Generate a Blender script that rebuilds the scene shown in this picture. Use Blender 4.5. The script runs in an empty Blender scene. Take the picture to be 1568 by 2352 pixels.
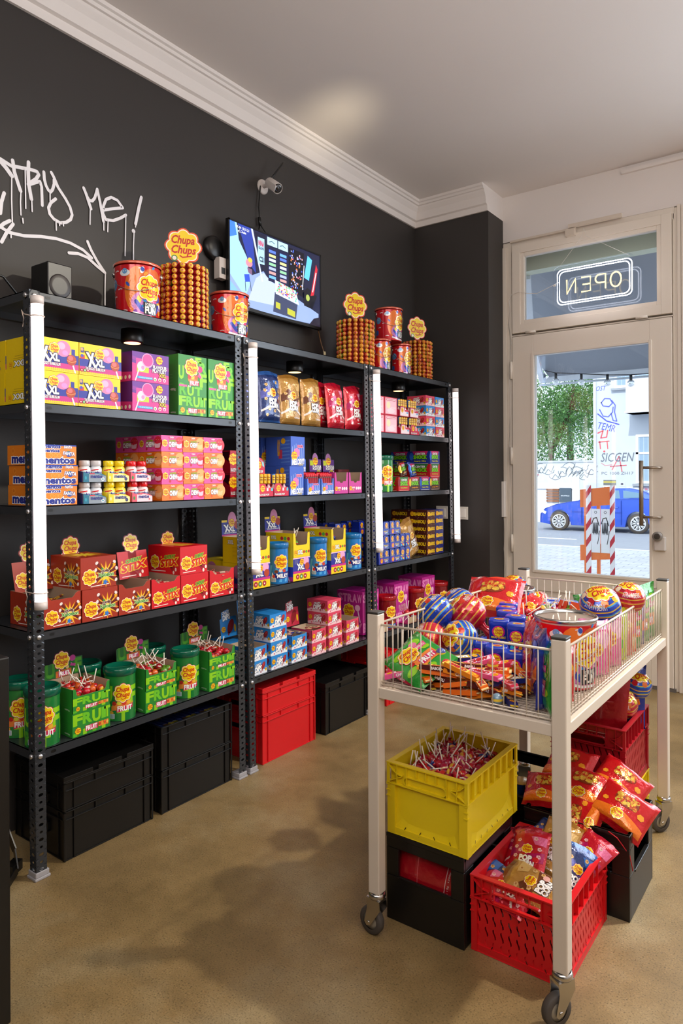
import bpy, bmesh, math, random
from mathutils import Vector, Matrix, Euler
from mathutils.geometry import tessellate_polygon
PI=math.pi
SC=bpy.context.scene
COL=SC.collection
# ---------------------------------------------------------------- camera
CAM=Vector((2.0005,-1.1342,1.231))
cd=bpy.data.cameras.new('camera'); cam=bpy.data.objects.new('camera',cd); COL.objects.link(cam)
cd.sensor_fit='HORIZONTAL'; cd.sensor_width=36; cd.lens=1585.99/1568*36
cd.shift_y=-(1176-1091.53)/1568; cd.clip_start=.05; cd.clip_end=200
cam.matrix_world=Matrix.Translation(CAM)@Matrix.Rotation(.6368,4,'Z')@Matrix.Rotation(PI/2,4,'X')@Matrix.Rotation(-.0051,4,'Z')
SC.camera=cam
# ---------------------------------------------------------------- exposure, world, lights
SC.view_settings.view_transform='Standard'; SC.view_settings.look='None'; SC.view_settings.gamma=1; SC.view_settings.use_curve_mapping=False
SC.view_settings.exposure=0.14
W=bpy.data.worlds.new('world'); SC.world=W; W.use_nodes=True
nt=W.node_tree; bg=nt.nodes['Background']; 
tc=nt.nodes.new('ShaderNodeTexCoord'); ns=nt.nodes.new('ShaderNodeTexNoise'); ns.inputs['Scale'].default_value=2.2; ns.inputs['Detail'].default_value=4
rp=nt.nodes.new('ShaderNodeValToRGB'); rp.color_ramp.elements[0].position=.35; rp.color_ramp.elements[0].color=(.62,.78,1,1); rp.color_ramp.elements[1].position=.62; rp.color_ramp.elements[1].color=(.95,.98,1,1)
nt.links.new(tc.outputs['Generated'],ns.inputs['Vector']); nt.links.new(ns.outputs['Fac'],rp.inputs['Fac']); nt.links.new(rp.outputs['Color'],bg.inputs['Color'])
bg.inputs['Strength'].default_value=1.9
def lamp(name,kind,loc,target,energy,color,**k):
    l=bpy.data.lights.new(name,kind); o=bpy.data.objects.new(name,l); COL.objects.link(o); o.location=loc
    d=Vector(target)-Vector(loc); o.rotation_euler=d.to_track_quat('-Z','Y').to_euler()
    l.energy=energy; l.color=color
    for a,b in k.items(): setattr(l,a,b)
    return o
DAY=(.84,.92,1.0); WARM=(1.0,.80,.62); ROOM=(1.0,.935,.89)
lamp('shop_window_daylight','AREA',(2.75,3.0,1.75),(1.6,-.4,.6),72,DAY,shape='RECTANGLE',size=2.2,size_y=1.7)
lamp('sun','SUN',(0,-6,14),(-2,12,0),2.6,(1,.97,.9),angle=.02)
lamp('overhead_fill','AREA',(2.6,-.6,2.95),(2.4,-.5,0),12,ROOM,shape='RECTANGLE',size=1.6,size_y=1.6)  # added soft fill from above, not a lamp of the shop
lamp('rear_fill','AREA',(1.4,-2.4,2.9),(1.0,.6,.9),27,ROOM,shape='RECTANGLE',size=1.6,size_y=1.0)  # added fill from behind the camera, stands for no known lamp
lamp('ceiling_bounce_fill','AREA',(2.6,-1.2,2.25),(2.2,.4,3.03),33,ROOM,shape='RECTANGLE',size=1.6,size_y=1.6)  # added area light floating in the room, aimed up to brighten the ceiling
lamp('ceiling_glow_spot','SPOT',(.55,1.25,2.45),(-.10,1.66,3.03),20,(1,.86,.6),spot_size=.50,spot_blend=1.0,shadow_soft_size=.12)
lamp('track_spot_beam','SPOT',(2.25,1.60,2.95),(.9,.5,0),210,(1,.90,.74),spot_size=1.9,spot_blend=.7,shadow_soft_size=.045)
# ---------------------------------------------------------------- colour and materials
def H(h,k=1.0):
    h=h.lstrip('#'); o=[]
    for i in (0,2,4):
        c=int(h[i:i+2],16)/255; o.append((c/12.92 if c<=.04045 else ((c+.055)/1.055)**2.4)*k)
    return tuple(o)+(1.0,)
def newmat(name):
    m=bpy.data.materials.new(name); m.use_nodes=True; n=m.node_tree; return m,n,n.nodes['Principled BSDF']
def noisecol(n,b,src,amt,scale,detail=3):
    """multiply a colour source by gentle procedural variation"""
    ns=n.nodes.new('ShaderNodeTexNoise'); ns.inputs['Scale'].default_value=scale; ns.inputs['Detail'].default_value=detail
    tc=n.nodes.new('ShaderNodeTexCoord'); n.links.new(tc.outputs['Object'],ns.inputs['Vector'])
    mr=n.nodes.new('ShaderNodeMapRange'); mr.inputs['To Min'].default_value=1-amt; mr.inputs['To Max'].default_value=1+amt
    n.links.new(ns.outputs['Fac'],mr.inputs['Value'])
    mx=n.nodes.new('ShaderNodeMix'); mx.data_type='RGBA'; mx.blend_type='MULTIPLY'; mx.inputs['Factor'].default_value=1
    if isinstance(src,tuple): mx.inputs['A'].default_value=src
    else: n.links.new(src,mx.inputs['A'])
    n.links.new(mr.outputs['Result'],mx.inputs['B']); n.links.new(mx.outputs['Result'],b.inputs['Base Color'])
    return ns
def pr(b,**k):
    for a,v in k.items():
        a=a.replace('_',' ')
        if a in b.inputs: b.inputs[a].default_value=v
def bump(n,b,scale,strength,dist=.002,detail=3,kind='n'):
    tc=n.nodes.new('ShaderNodeTexCoord')
    t=n.nodes.new('ShaderNodeTexNoise' if kind=='n' else 'ShaderNodeTexVoronoi'); t.inputs['Scale'].default_value=scale
    if kind=='n': t.inputs['Detail'].default_value=detail
    n.links.new(tc.outputs['Object'],t.inputs['Vector'])
    bp=n.nodes.new('ShaderNodeBump'); bp.inputs['Strength'].default_value=strength; bp.inputs['Distance'].default_value=dist
    n.links.new(t.outputs['Fac' if kind=='n' else 'Distance'],bp.inputs['Height']); n.links.new(bp.outputs['Normal'],b.inputs['Normal'])
def attr_mat(name,amt=.06,scale=30,bmp=None,**k):
    m,n,b=newmat(name); a=n.nodes.new('ShaderNodeAttribute'); a.attribute_name='Col'
    noisecol(n,b,a.outputs['Color'],amt,scale); pr(b,**k)
    if bmp: bump(n,b,*bmp)
    return m
def mat(name,hexc,amt=.08,scale=20,bmp=None,**k):
    m,n,b=newmat(name); noisecol(n,b,H(hexc),amt,scale); pr(b,**k)
    if bmp: bump(n,b,*bmp)
    return m
def emit(name,hexc,s):
    m,n,b=newmat(name); ns=noisecol(n,b,H(hexc),.02,5); pr(b,Roughness=.5)
    b.inputs['Emission Color'].default_value=H(hexc); b.inputs['Emission Strength'].default_value=s; return m
def emit_attr(name,s):
    m,n,b=newmat(name); a=n.nodes.new('ShaderNodeAttribute'); a.attribute_name='Col'
    b.inputs['Base Color'].default_value=(.01,.01,.01,1); pr(b,Roughness=.2)
    n.links.new(a.outputs['Color'],b.inputs['Emission Color']); b.inputs['Emission Strength'].default_value=s; return m
CARD=attr_mat('printed_card',.04,14,Roughness=.38,Specular_IOR_Level=.45)
FOIL=attr_mat('printed_foil_film',.05,22,(42,.6,.006),Roughness=.17,Metallic=.25,Coat_Weight=.6,Coat_Roughness=.06)
WRAP=attr_mat('twisted_candy_wrapper',.10,160,(260,.5,.002),Roughness=.22,Coat_Weight=.5,Coat_Roughness=.1)
TIN=attr_mat('printed_tin',.04,10,Roughness=.2,Metallic=.15,Coat_Weight=.5,Coat_Roughness=.08)
PLA=attr_mat('moulded_plastic',.05,12,Roughness=.42)
TUB=attr_mat('printed_plastic_tub',.05,12,Roughness=.16,Coat_Weight=.5,Coat_Roughness=.05)
PAINT=attr_mat('wall_marker_paint',.08,9,Roughness=.5)
RACKM=mat('dark_grey_powder_coated_steel','3c3f44',.10,8,(300,.08,.0005),Roughness=.26,Metallic=.35)
ZINC=mat('zinc_bolt','d8d8dc',.12,90,Roughness=.3,Metallic=.9)
GREYP=mat('grey_foot_plastic','a5a3a8',.06,30,Roughness=.5)
WHITEM=mat('white_cart_enamel','d6c9ba',.05,6,Roughness=.34)
CHROME=mat('polished_steel','c9c6c2',.06,30,Roughness=.22,Metallic=1.0)
RUBBER=mat('grey_rubber_tyre','4c4540',.10,30,Roughness=.65)
BLACKP=mat('black_plastic','0e0d0d',.15,12,(90,.06,.001),Roughness=.36)
REDP=mat('red_crate_plastic','d3141c',.06,8,Roughness=.36)
REDD=mat('dark_red_crate_plastic','a50f1f',.08,8,Roughness=.4)
YELP=mat('yellow_crate_plastic','e9cb12',.05,6,Roughness=.4,Transmission_Weight=.0,Subsurface_Weight=.12,Subsurface_Radius=(.05,.04,.01),Subsurface_Scale=.3)
KRAFT='b39a83'
STICKM=mat('white_paper_stick','f2e9dc',.04,60,Roughness=.55)
TEAL=mat('translucent_teal_lid','0d6b52',.08,20,Roughness=.14,Transmission_Weight=.25,Coat_Weight=.4)
REDLID=mat('translucent_red_lid','b5101c',.08,20,Roughness=.14,Transmission_Weight=.25,Coat_Weight=.4)
BLUELID=mat('translucent_blue_lid','1b79c2',.08,20,Roughness=.12,Transmission_Weight=.25,Coat_Weight=.4)
TUBE_M=emit('lit_led_tube','fff0ee',1.7)
# ---------------------------------------------------------------- object bookkeeping
def link(o,parent=None):
    COL.objects.link(o)
    if parent: o.parent=parent
    return o
def tag(o,label=None,cat=None,group=None,kind=None):
    if label: o['label']=label
    if cat: o['category']=cat
    if group: o['group']=group
    if kind: o['kind']=kind
    return o
def empty(name,loc=(0,0,0),rz=0,label=None,cat=None,group=None):
    o=bpy.data.objects.new(name,None); o.empty_display_size=.05; link(o); o.location=loc; o.rotation_euler=(0,0,rz); return tag(o,label,cat,group)
class MB:
    def __init__(s): s.v=[];s.f=[];s.c=[];s.m=[];s.s=[]
    def add(s,pts): i=len(s.v); s.v.extend([tuple(p) for p in pts]); return i
    def face(s,idx,c=(.5,.5,.5,1),m=0,sm=False): s.f.append(tuple(idx)); s.c.append(c); s.m.append(m); s.s.append(sm)
    def poly(s,pts,c=(.5,.5,.5,1),m=0,sm=False): i=s.add(pts); s.face(range(i,i+len(pts)),c,m,sm)
    def box(s,x0,y0,z0,x1,y1,z1,c=(.5,.5,.5,1),m=0,skip=''):
        i=s.add([(x0,y0,z0),(x1,y0,z0),(x1,y1,z0),(x0,y1,z0),(x0,y0,z1),(x1,y0,z1),(x1,y1,z1),(x0,y1,z1)])
        for k,q in dict(b=(3,2,1,0),t=(4,5,6,7),f=(0,1,5,4),r=(1,2,6,5),k=(2,3,7,6),l=(3,0,4,7)).items():
            if k not in skip: s.face([i+j for j in q],c,m)
    def obox(s,M,sx,sy,sz,c=(.5,.5,.5,1),m=0):
        n=len(s.v); s.box(-sx/2,-sy/2,-sz/2,sx/2,sy/2,sz/2,c,m)
        for i in range(n,len(s.v)): s.v[i]=tuple(M@Vector(s.v[i]))
    def bar(s,a,b,w,h,c=(.5,.5,.5,1),m=0):
        a=Vector(a);b=Vector(b); d=b-a; q=d.to_track_quat('X','Z'); s.obox(Matrix.Translation((a+b)/2)@q.to_matrix().to_4x4(),d.length,w,h,c,m)
    def tube(s,pts,r,c=(.5,.5,.5,1),m=0,n=8,cap=True,sm=True):
        pts=[Vector(p) for p in pts]; rs=r if isinstance(r,(list,tuple)) else [r]*len(pts); rings=[]
        for k,p in enumerate(pts):
            d=(pts[min(k+1,len(pts)-1)]-pts[max(k-1,0)]).normalized(); q=d.to_track_quat('Z','Y')
            rings.append(s.add([p+q@Vector((rs[k]*math.cos(2*PI*j/n),rs[k]*math.sin(2*PI*j/n),0)) for j in range(n)]))
        for a,b in zip(rings,rings[1:]):
            for j in range(n): s.face((a+j,a+(j+1)%n,b+(j+1)%n,b+j),c,m,sm)
        if cap: s.face([rings[0]+j for j in range(n)][::-1],c,m); s.face([rings[-1]+j for j in range(n)],c,m)
    def lathe(s,prof,n=24,cx=0,cy=0,m=0,sm=True,cap=False,a0=0,a1=2*PI):
        """prof: (r,z,colour) rings"""
        full=abs(a1-a0-2*PI)<1e-6; k=n if full else n+1; rings=[]
        for r,z,c in prof: rings.append(s.add([(cx+r*math.cos(a0+(a1-a0)*j/n),cy+r*math.sin(a0+(a1-a0)*j/n),z) for j in range(k)]))
        for q,(a,b) in enumerate(zip(rings,rings[1:])):
            for j in range(n): s.face((a+j,a+(j+1)%k,b+(j+1)%k,b+j),prof[q][2],m,sm)
        if cap: s.face([rings[0]+j for j in range(k)][::-1],prof[0][2],m); s.face([rings[-1]+j for j in range(k)],prof[-1][2],m)
    def xform(s,M,start=0):
        for i in range(start,len(s.v)): s.v[i]=tuple(M@Vector(s.v[i]))
    def mesh(s,name,mats):
        me=bpy.data.meshes.new(name); me.from_pydata(s.v,[],s.f)
        if not isinstance(mats,(list,tuple)): mats=[mats]
        for m in mats: me.materials.append(m)
        me.polygons.foreach_set('material_index',s.m); me.polygons.foreach_set('use_smooth',s.s)
        ca=me.color_attributes.new('Col','FLOAT_COLOR','CORNER'); buf=[]
        for f,c in zip(s.f,s.c): buf.extend(tuple(c)*len(f))
        ca.data.foreach_set('color',buf); me.update(); return me
    def build(s,name,mats,parent=None,loc=(0,0,0),bevel=0,solid=0):
        o=bpy.data.objects.new(name,s.mesh(name,mats)); link(o,parent); o.location=loc
        if solid: md=o.modifiers.new('thick','SOLIDIFY'); md.thickness=solid; md.offset=0
        if bevel: md=o.modifiers.new('edge','BEVEL'); md.width=bevel; md.segments=2; md.limit_method='ANGLE'
        return o
# ---------------------------------------------------------------- flat artwork printed on surfaces
_G={}
def glyph(t,bold=0.,shear=0.):
    k=(t,bold,shear)
    if k in _G: return _G[k]
    cu=bpy.data.curves.new('g','FONT'); cu.body=t; cu.offset=bold; cu.shear=shear; cu.resolution_u=2; cu.fill_mode='FRONT'
    ob=bpy.data.objects.new('g',cu); COL.objects.link(ob)
    dg=bpy.context.evaluated_depsgraph_get(); dg.update(); me=bpy.data.meshes.new_from_object(ob.evaluated_get(dg))
    v=[(p.co.x,p.co.y) for p in me.vertices]; f=[tuple(p.vertices) for p in me.polygons]
    bpy.data.objects.remove(ob); bpy.data.curves.remove(cu); bpy.data.meshes.remove(me)
    _G[k]=(v,f); return _G[k]
def gbox(t,shear):
    v=glyph(t,0.,shear)[0]; xs=[p[0] for p in v]; ys=[p[1] for p in v]; return min(xs),min(ys),max(xs),max(ys)
class Art:
    def __init__(s,w,h): s.w=w;s.h=h;s.q=[];s.L=1
    def raw(s,v,f,c,L): s.q.append((v,f,c,L))
    def P(s,pts,c,L=None):
        v=[(x*s.w,y*s.h) for x,y in pts]; f=tessellate_polygon([[Vector((x,y,0)) for x,y in v]]) if len(v)>4 else [tuple(range(len(v)))]
        s.raw(v,[tuple(t) for t in f],H(c) if isinstance(c,str) else c,s.L if L is None else L)
    def R(s,x0,y0,x1,y1,c,L=None): s.P([(x0,y0),(x1,y0),(x1,y1),(x0,y1)],c,L)
    def E(s,cx,cy,rx,ry,c,n=18,L=None,rot=0):
        v=[]
        for i in range(n):
            a=2*PI*i/n; x=rx*s.h*math.cos(a); y=ry*s.h*math.sin(a); v.append((cx*s.w+x*math.cos(rot)-y*math.sin(rot),cy*s.h+x*math.sin(rot)+y*math.cos(rot)))
        v.append((cx*s.w,cy*s.h)); s.raw(v,[(i,(i+1)%n,n) for i in range(n)],H(c),s.L if L is None else L)
    def F(s,cx,cy,r,c,L,n=48,pet=8,amp=.15,ph=0,sx=1.0):
        v=[]
        for i in range(n):
            a=2*PI*i/n; q=r*s.h*(1-amp+amp*abs(math.cos(pet/2*(a+ph)))); v.append((cx*s.w+q*math.cos(a)*sx,cy*s.h+q*math.sin(a)))
        v.append((cx*s.w,cy*s.h)); s.raw(v,[(i,(i+1)%n,n) for i in range(n)],H(c),L)
    def T(s,t,cx,cy,w,h,c,out=None,shear=0,rot=0,bold=.012,ob=.05,L=None):
        L=s.L if L is None else L; x0,y0,x1,y1=gbox(t,shear); kx=w*s.w/(x1-x0); ky=h*s.h/(y1-y0)
        def put(b,col,LL):
            v,f=glyph(t,b,shear); o=[]
            for x,y in v:
                X=(x-(x0+x1)/2)*kx; Y=(y-(y0+y1)/2)*ky; o.append((cx*s.w+X*math.cos(rot)-Y*math.sin(rot),cy*s.h+X*math.sin(rot)+Y*math.cos(rot)))
            s.raw(o,f,H(col),LL)
        if out: put(ob,out,L)
        put(bold,c,L+1)
    def S(s,pts,wd,c,L=None,metric=False):
        L=s.L if L is None else L; p=[(x,y) if metric else (x*s.w,y*s.h) for x,y in pts]; wd=wd if metric else wd*s.h
        for (x0,y0),(x1,y1) in zip(p,p[1:]):
            dx,dy=x1-x0,y1-y0; l=math.hypot(dx,dy) or 1; nx,ny=-dy/l*wd/2,dx/l*wd/2
            s.raw([(x0+nx,y0+ny),(x0-nx,y0-ny),(x1-nx,y1-ny),(x1+nx,y1+ny)],[(0,1,2,3)],H(c),L)
        for x,y in p: s.raw([(x+wd/2*math.cos(PI*i/4),y+wd/2*math.sin(PI*i/4)) for i in range(8)],[tuple(range(8))],H(c),L+.3)
    def logo(s,cx,cy,r,small=False,red='c8141e',yel='f7d416',out='d0121c'):
        L=s.L; s.F(cx,cy,r,out,L); 
        if not small: s.F(cx,cy,r*.95,'fff3d8',L+1)
        s.F(cx,cy,r*(.88 if not small else .92),yel,L+2)
        rh=r; kw=s.h/s.w
        s.T('Chupa',cx-.02*rh*kw,cy+.30*rh,1.22*rh*kw,.56*rh,red,shear=.25,bold=.03,L=L+3)
        s.T('Chups',cx+.02*rh*kw,cy-.24*rh,1.30*rh*kw,.56*rh,red,shear=.25,bold=.03,L=L+3)
        if not small: s.S([(cx-.18*r*kw,cy-.52*r),(cx-.05*r*kw,cy-.60*r),(cx+.2*r*kw,cy-.55*r),(cx+.42*r*kw,cy-.50*r)],.07*r,red,L+4)
        s.L=L
    def ball(s,cx,cy,r,c='ee7fb4',hi='f6a9cf',stick=None,sl=1.0):
        if stick: s.S([(cx,cy),(cx+stick[0],cy+stick[1])],r*.22,'f7f3f0',s.L)
        s.E(cx,cy,r,r,c,L=s.L+1); s.E(cx-.25*r*s.h/s.w,cy+.28*r,r*.45,r*.4,hi,L=s.L+2)
    def emit(s,mb,fn,maxlen=None,m=0,step=.00011,sm=False):
        for v,f,c,L in s.q:
            v=list(v); f=[t for t in f]
            if maxlen:
                tri=[]
                for t in f:
                    for k in range(1,len(t)-1): tri.append((t[0],t[k],t[k+1]))
                mid={}; st=tri; out=[]
                while st:
                    a,b,cc=st.pop(); es=[(math.dist(v[p],v[q]),p,q,r_) for p,q,r_ in ((a,b,cc),(b,cc,a),(cc,a,b))]; l,p,q,r_=max(es)
                    if l<=maxlen: out.append((a,b,cc)); continue
                    k=(min(p,q),max(p,q))
                    if k not in mid: mid[k]=len(v); v.append(((v[p][0]+v[q][0])/2,(v[p][1]+v[q][1])/2))
                    w_=mid[k]; st.append((p,w_,r_)); st.append((w_,q,r_))
                f=out
            i=mb.add([fn(x,y,.0002+L*step) for x,y in v])
            for t in f: mb.face([i+j for j in t],c,m,sm)
# ---------------------------------------------------------------- prototypes and placing
class Proto:
    def __init__(s,name,mesh=None,parts=()): s.name=name; s.mesh=mesh; s.parts=parts   # parts: (name, mesh, [subparts], label)
def place(P,loc,label,cat,group=None,rz=0,rot=None,scale=None,kind=None):
    o=bpy.data.objects.new(P.name,P.mesh); link(o); o.location=loc; o.rotation_euler=rot if rot else (0,0,rz)
    if scale: o.scale=scale if hasattr(scale,'__len__') else (scale,)*3
    tag(o,label,cat,group,kind)
    def sub(parts,par):
        for p in parts:
            c=bpy.data.objects.new(p[0],p[1]); link(c,par)
            if len(p)>3 and p[3]: c['label']=p[3]
            if len(p)>2 and p[2]: sub(p[2],c)
    sub(P.parts,o); return o
# ================================================================ THE ROOM
WX=-.35; EY=2.885; RX=.178; DY=3.11; CZ=3.03; CB=2.88   # left wall, dark end wall, reveal, door wall, ceiling, cornice bottom
def struct(o): o['kind']='structure'; return o
def floor_mat():
    m,n,b=newmat('polished_screed'); L=n.links.new; tc=n.nodes.new('ShaderNodeTexCoord')
    def noise(sc,de,ro=.5):
        t=n.nodes.new('ShaderNodeTexNoise'); t.inputs['Scale'].default_value=sc; t.inputs['Detail'].default_value=de; t.inputs['Roughness'].default_value=ro; L(tc.outputs['Object'],t.inputs['Vector']); return t
    def ramp(src,stops):
        r=n.nodes.new('ShaderNodeValToRGB'); e=r.color_ramp.elements
        while len(e)<len(stops): e.new(.5)
        for q,(p,c) in zip(e,stops): q.position=p; q.color=c
        L(src,r.inputs['Fac']); return r
    big=noise(1.6,6,.6); base=ramp(big.outputs['Fac'],[(.30,H('6c5836')),(.50,H('8a734c')),(.70,H('a0906e'))])
    sp=noise(230,2,.6); spr=ramp(sp.outputs['Fac'],[(.32,(.35,.35,.35,1)),(.45,(1,1,1,1)),(.60,(1,1,1,1)),(.72,(1.5,1.5,1.5,1))])
    mx=n.nodes.new('ShaderNodeMix'); mx.data_type='RGBA'; mx.blend_type='MULTIPLY'; mx.inputs['Factor'].default_value=.75; L(base.outputs['Color'],mx.inputs['A']); L(spr.outputs['Color'],mx.inputs['B'])
    md=noise(9,8,.7); mdr=ramp(md.outputs['Fac'],[(.3,(.78,.78,.78,1)),(.6,(1.08,1.08,1.08,1))])
    m2=n.nodes.new('ShaderNodeMix'); m2.data_type='RGBA'; m2.blend_type='MULTIPLY'; m2.inputs['Factor'].default_value=.8; L(mx.outputs['Result'],m2.inputs['A']); L(mdr.outputs['Color'],m2.inputs['B'])
    L(m2.outputs['Result'],b.inputs['Base Color'])
    rr=n.nodes.new('ShaderNodeMapRange'); rr.inputs['To Min'].default_value=.34; rr.inputs['To Max'].default_value=.6; L(md.outputs['Fac'],rr.inputs['Value']); L(rr.outputs['Result'],b.inputs['Roughness'])
    bp=n.nodes.new('ShaderNodeBump'); bp.inputs['Strength'].default_value=.12; bp.inputs['Distance'].default_value=.002; L(sp.outputs['Fac'],bp.inputs['Height']); L(bp.outputs['Normal'],b.inputs['Normal'])
    return m
FLOOR=floor_mat()
DARKW=mat('dark_grey_wall_paint','322e2c',.06,3,(120,.10,.001),Roughness=.55)
WHITEW=mat('white_ceiling_paint','e6dfdb',.02,2,(60,.05,.001),Roughness=.8)
FRAMEW=mat('white_door_lacquer','e4dacd',.02,4,Roughness=.38)
m=MB(); m.box(WX-.1,-4,-.1,4.3,DY+.12,0); struct(m.build('floor',FLOOR))
m=MB(); m.box(WX-.1,-4,CZ,4.3,DY+.3,CZ+.1); struct(m.build('ceiling',WHITEW))
m=MB(); m.box(WX-.1,-4,0,WX,EY,CZ); wl=struct(m.build('wall_left',DARKW))
m=MB(); m.box(WX-.1,EY,0,RX,DY+.25,CB,m=0); m.box(WX-.1,EY,CB,RX,DY+.25,CZ,m=1); struct(m.build('wall_end',[DARKW,WHITEW]))
# door wall: lintel above the door, wall between door and shop window, parapet under the window
m=MB(); m.box(RX,DY,2.735,1.30,DY+.25,CZ); m.box(1.30,DY,2.75,4.3,DY+.25,CZ); m.box(1.30,DY,0,4.3,DY+.25,.55); m.box(3.95,DY,.55,4.3,DY+.25,2.75)
struct(m.build('wall_front',WHITEW))
m=MB(); m.box(4.2,-4,0,4.3,DY,CZ); struct(m.build('wall_right',WHITEW))
m=MB(); m.box(WX-.1,-4.1,0,4.3,-4,CZ); struct(m.build('wall_back',DARKW))
# cornice: profile extruded along the left wall and the end wall with a mitre
prof=[(0,CB),(.012,CB),(.014,CB+.035),(.030,CB+.040),(.034,CB+.060),(.040,CB+.085),(.056,CB+.108),(.060,CB+.118),(.070,CB+.120),(.074,CB+.132),(.084,CB+.136),(.086,CZ)]
m=MB()
for k in range(len(prof)-1):
    (a,z0),(b,z1)=prof[k],prof[k+1]
    m.poly([(WX+a,-4,z0),(WX+a,EY-a,z0),(WX+b,EY-b,z1),(WX+b,-4,z1)],sm=False)
    m.poly([(WX+a,EY-a,z0),(RX,EY-a,z0),(RX,EY-b,z1),(WX+b,EY-b,z1)])
m.poly([(RX,EY,CB)]+[(RX,EY-a,z) for a,z in prof]+[(RX,EY,CZ)])
struct(m.build('trim_1',WHITEW))
m=MB(); m.box(.92,DY-.02,2.985,2.6,DY,3.005); struct(m.build('trim_2',WHITEW))
# ---- writing on the dark wall (felt marker paint)
def zw(l,o=(0,340),s=2.8):
    """wall coordinates (y,z) of strokes traced on the wall plane"""
    f,hy,ro=1585.99,1091.53,-.0051; d=(-math.sin(.6368),math.cos(.6368)); r=(math.cos(.6368),math.sin(.6368)); out=[]
    for a,b in l:
        A=o[0]+a/s-784; B=o[1]+b/s-hy; A,B=(A+ro*B),(B-ro*A)
        v=(d[0]*f+r[0]*A,d[1]*f+r[1]*A,-B); t=(WX-CAM.x)/v[0]; out.append((CAM.y+t*v[1],CAM.z+t*v[2]))
    return out
a=Art(1,1)
GL=[1]
def gs(l,w): a.S(zw(l),w,'e9e6ea',GL[0],metric=True); GL[0]+=.6
K=.00072*2.2
gs([(-14,66),(40,130),(75,180)],16*K/1.6)
for l,w in [([(0,70),(70,115),(140,128),(200,140),(236,152),(248,172),(232,198),(180,235)],.0125),([(80,80),(90,150),(112,220),(131,278)],.013),([(182,92),(180,160),(183,230),(200,330)],.0135),
 ([(180,238),(230,222),(255,216),(266,250),(270,370)],.011),([(280,155),(283,200),(293,240),(308,270),(322,284),(336,268),(346,235),(346,205)],.0115),([(328,158),(345,190),(372,255),(418,325),(448,380),(462,430),(452,460),(425,478),(385,482),(345,458),(318,425),(310,385),(325,352),(356,328)],.0115),
 ([(25,290),(8,345),(0,420)],.0125),([(62,468),(25,485),(-5,510)],.012),([(-5,505),(60,545)],.011),([(82,490),(40,545),(8,605)],.012),
 ([(60,545),(150,565),(260,570),(360,584),(450,612),(530,655),(588,708)],.0115),([(560,602),(582,655),(620,725),(672,803)],.0115),([(440,675),(500,680),(560,705),(620,760),(672,803)],.0115),
 ([(535,258),(552,300),(568,350),(582,392)],.0125),([(560,318),(572,338),(590,342),(606,322),(616,290),(622,266)],.0115),([(622,266),(640,350),(662,475)],.0115),
 ([(660,400),(720,392),(786,386),(752,338),(712,318),(678,332),(662,372),(658,420),(678,462),(725,468),(770,452),(806,432)],.0115),([(905,318),(888,390),(868,490)],.0135)]: gs(l,w)
for l in [[(72,180),(71,330),(76,480)],[(131,278),(128,350),(131,432)],[(158,135),(162,390)],[(200,330),(203,410)],[(318,290),(318,345)],[(356,465),(358,530)],[(378,482),(379,500)],[(402,482),(404,502)],[(576,390),(574,492)],[(662,475),(663,530)],[(690,465),(688,540)],[(804,435),(802,560),(799,694)],[(868,490),(866,510)],[(857,535),(853,630),(853,728)],[(672,803),(670,900),(670,1010)],[(66,560),(66,578)],[(141,455),(144,485)]]: gs(l,.0048)
a.E(*zw([(857,535)])[0],.0085,.0085,'e9e6ea')
m=MB(); a.emit(m,lambda u,v,h:(WX+.0006+h*2,u,v),None); g=m.build('graffiti',PAINT,wl); g['label']='white hand-painted lettering with drips and an arrow'; g['kind']='structure'
# ---- light switches on the end wall
def switch(x,z,label,two=False):
    o=empty('light_switch',(x,EY,z),0,label,'switch'); c=H('d8d2c8')
    m=MB(); m.box(-.041,-.009,-.041,.041,0,.041,c); m.build('cover_frame',PLA,o,bevel=.002)
    m=MB(); m.box(-.028,-.014,-.028,.028,-.009,.028,H('e4dfd6')); m.build('rocker',PLA,o,bevel=.002)
switch(-.155,.985,'white square light switch on the dark end wall, behind the rack corner post')
switch(-.01,.985,'white square light switch on the dark end wall, right beside the last light tube')
# ---------------------------------------------------------------- door, transom, frames
def frame_rect(m,x0,z0,x1,z1,w,y0,y1,c=H('ded2c5')):
    m.box(x0,y0,z0,x0+w,y1,z1,c); m.box(x1-w,y0,z0,x1,y1,z1,c); m.box(x0+w,y0,z0,x1-w,y1,z0+w,c); m.box(x0+w,y0,z1-w,x1-w,y1,z1,c)
def glass_mat():
    m=bpy.data.materials.new('window_glass'); m.use_nodes=True; n=m.node_tree
    for q in list(n.nodes): n.nodes.remove(q)
    out=n.nodes.new('ShaderNodeOutputMaterial'); t=n.nodes.new('ShaderNodeBsdfTransparent'); g=n.nodes.new('ShaderNodeBsdfGlossy'); g.inputs['Roughness'].default_value=.02
    t.inputs['Color'].default_value=(.96,.98,1,1); mx=n.nodes.new('ShaderNodeMixShader'); fr=n.nodes.new('ShaderNodeFresnel'); fr.inputs['IOR'].default_value=1.5
    n.links.new(fr.outputs['Fac'],mx.inputs['Fac']); n.links.new(t.outputs['BSDF'],mx.inputs[1]); n.links.new(g.outputs['BSDF'],mx.inputs[2]); n.links.new(mx.outputs['Shader'],out.inputs['Surface']); return m
GLASS=glass_mat()
dr=struct(empty('door_1',(0,DY,0)))
m=MB(); m.box(RX,0,0,.235,.12,2.73); m.box(1.20,0,0,1.30,.12,2.73); m.box(.235,0,2.665,1.20,.12,2.735)   # jambs and head
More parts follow.
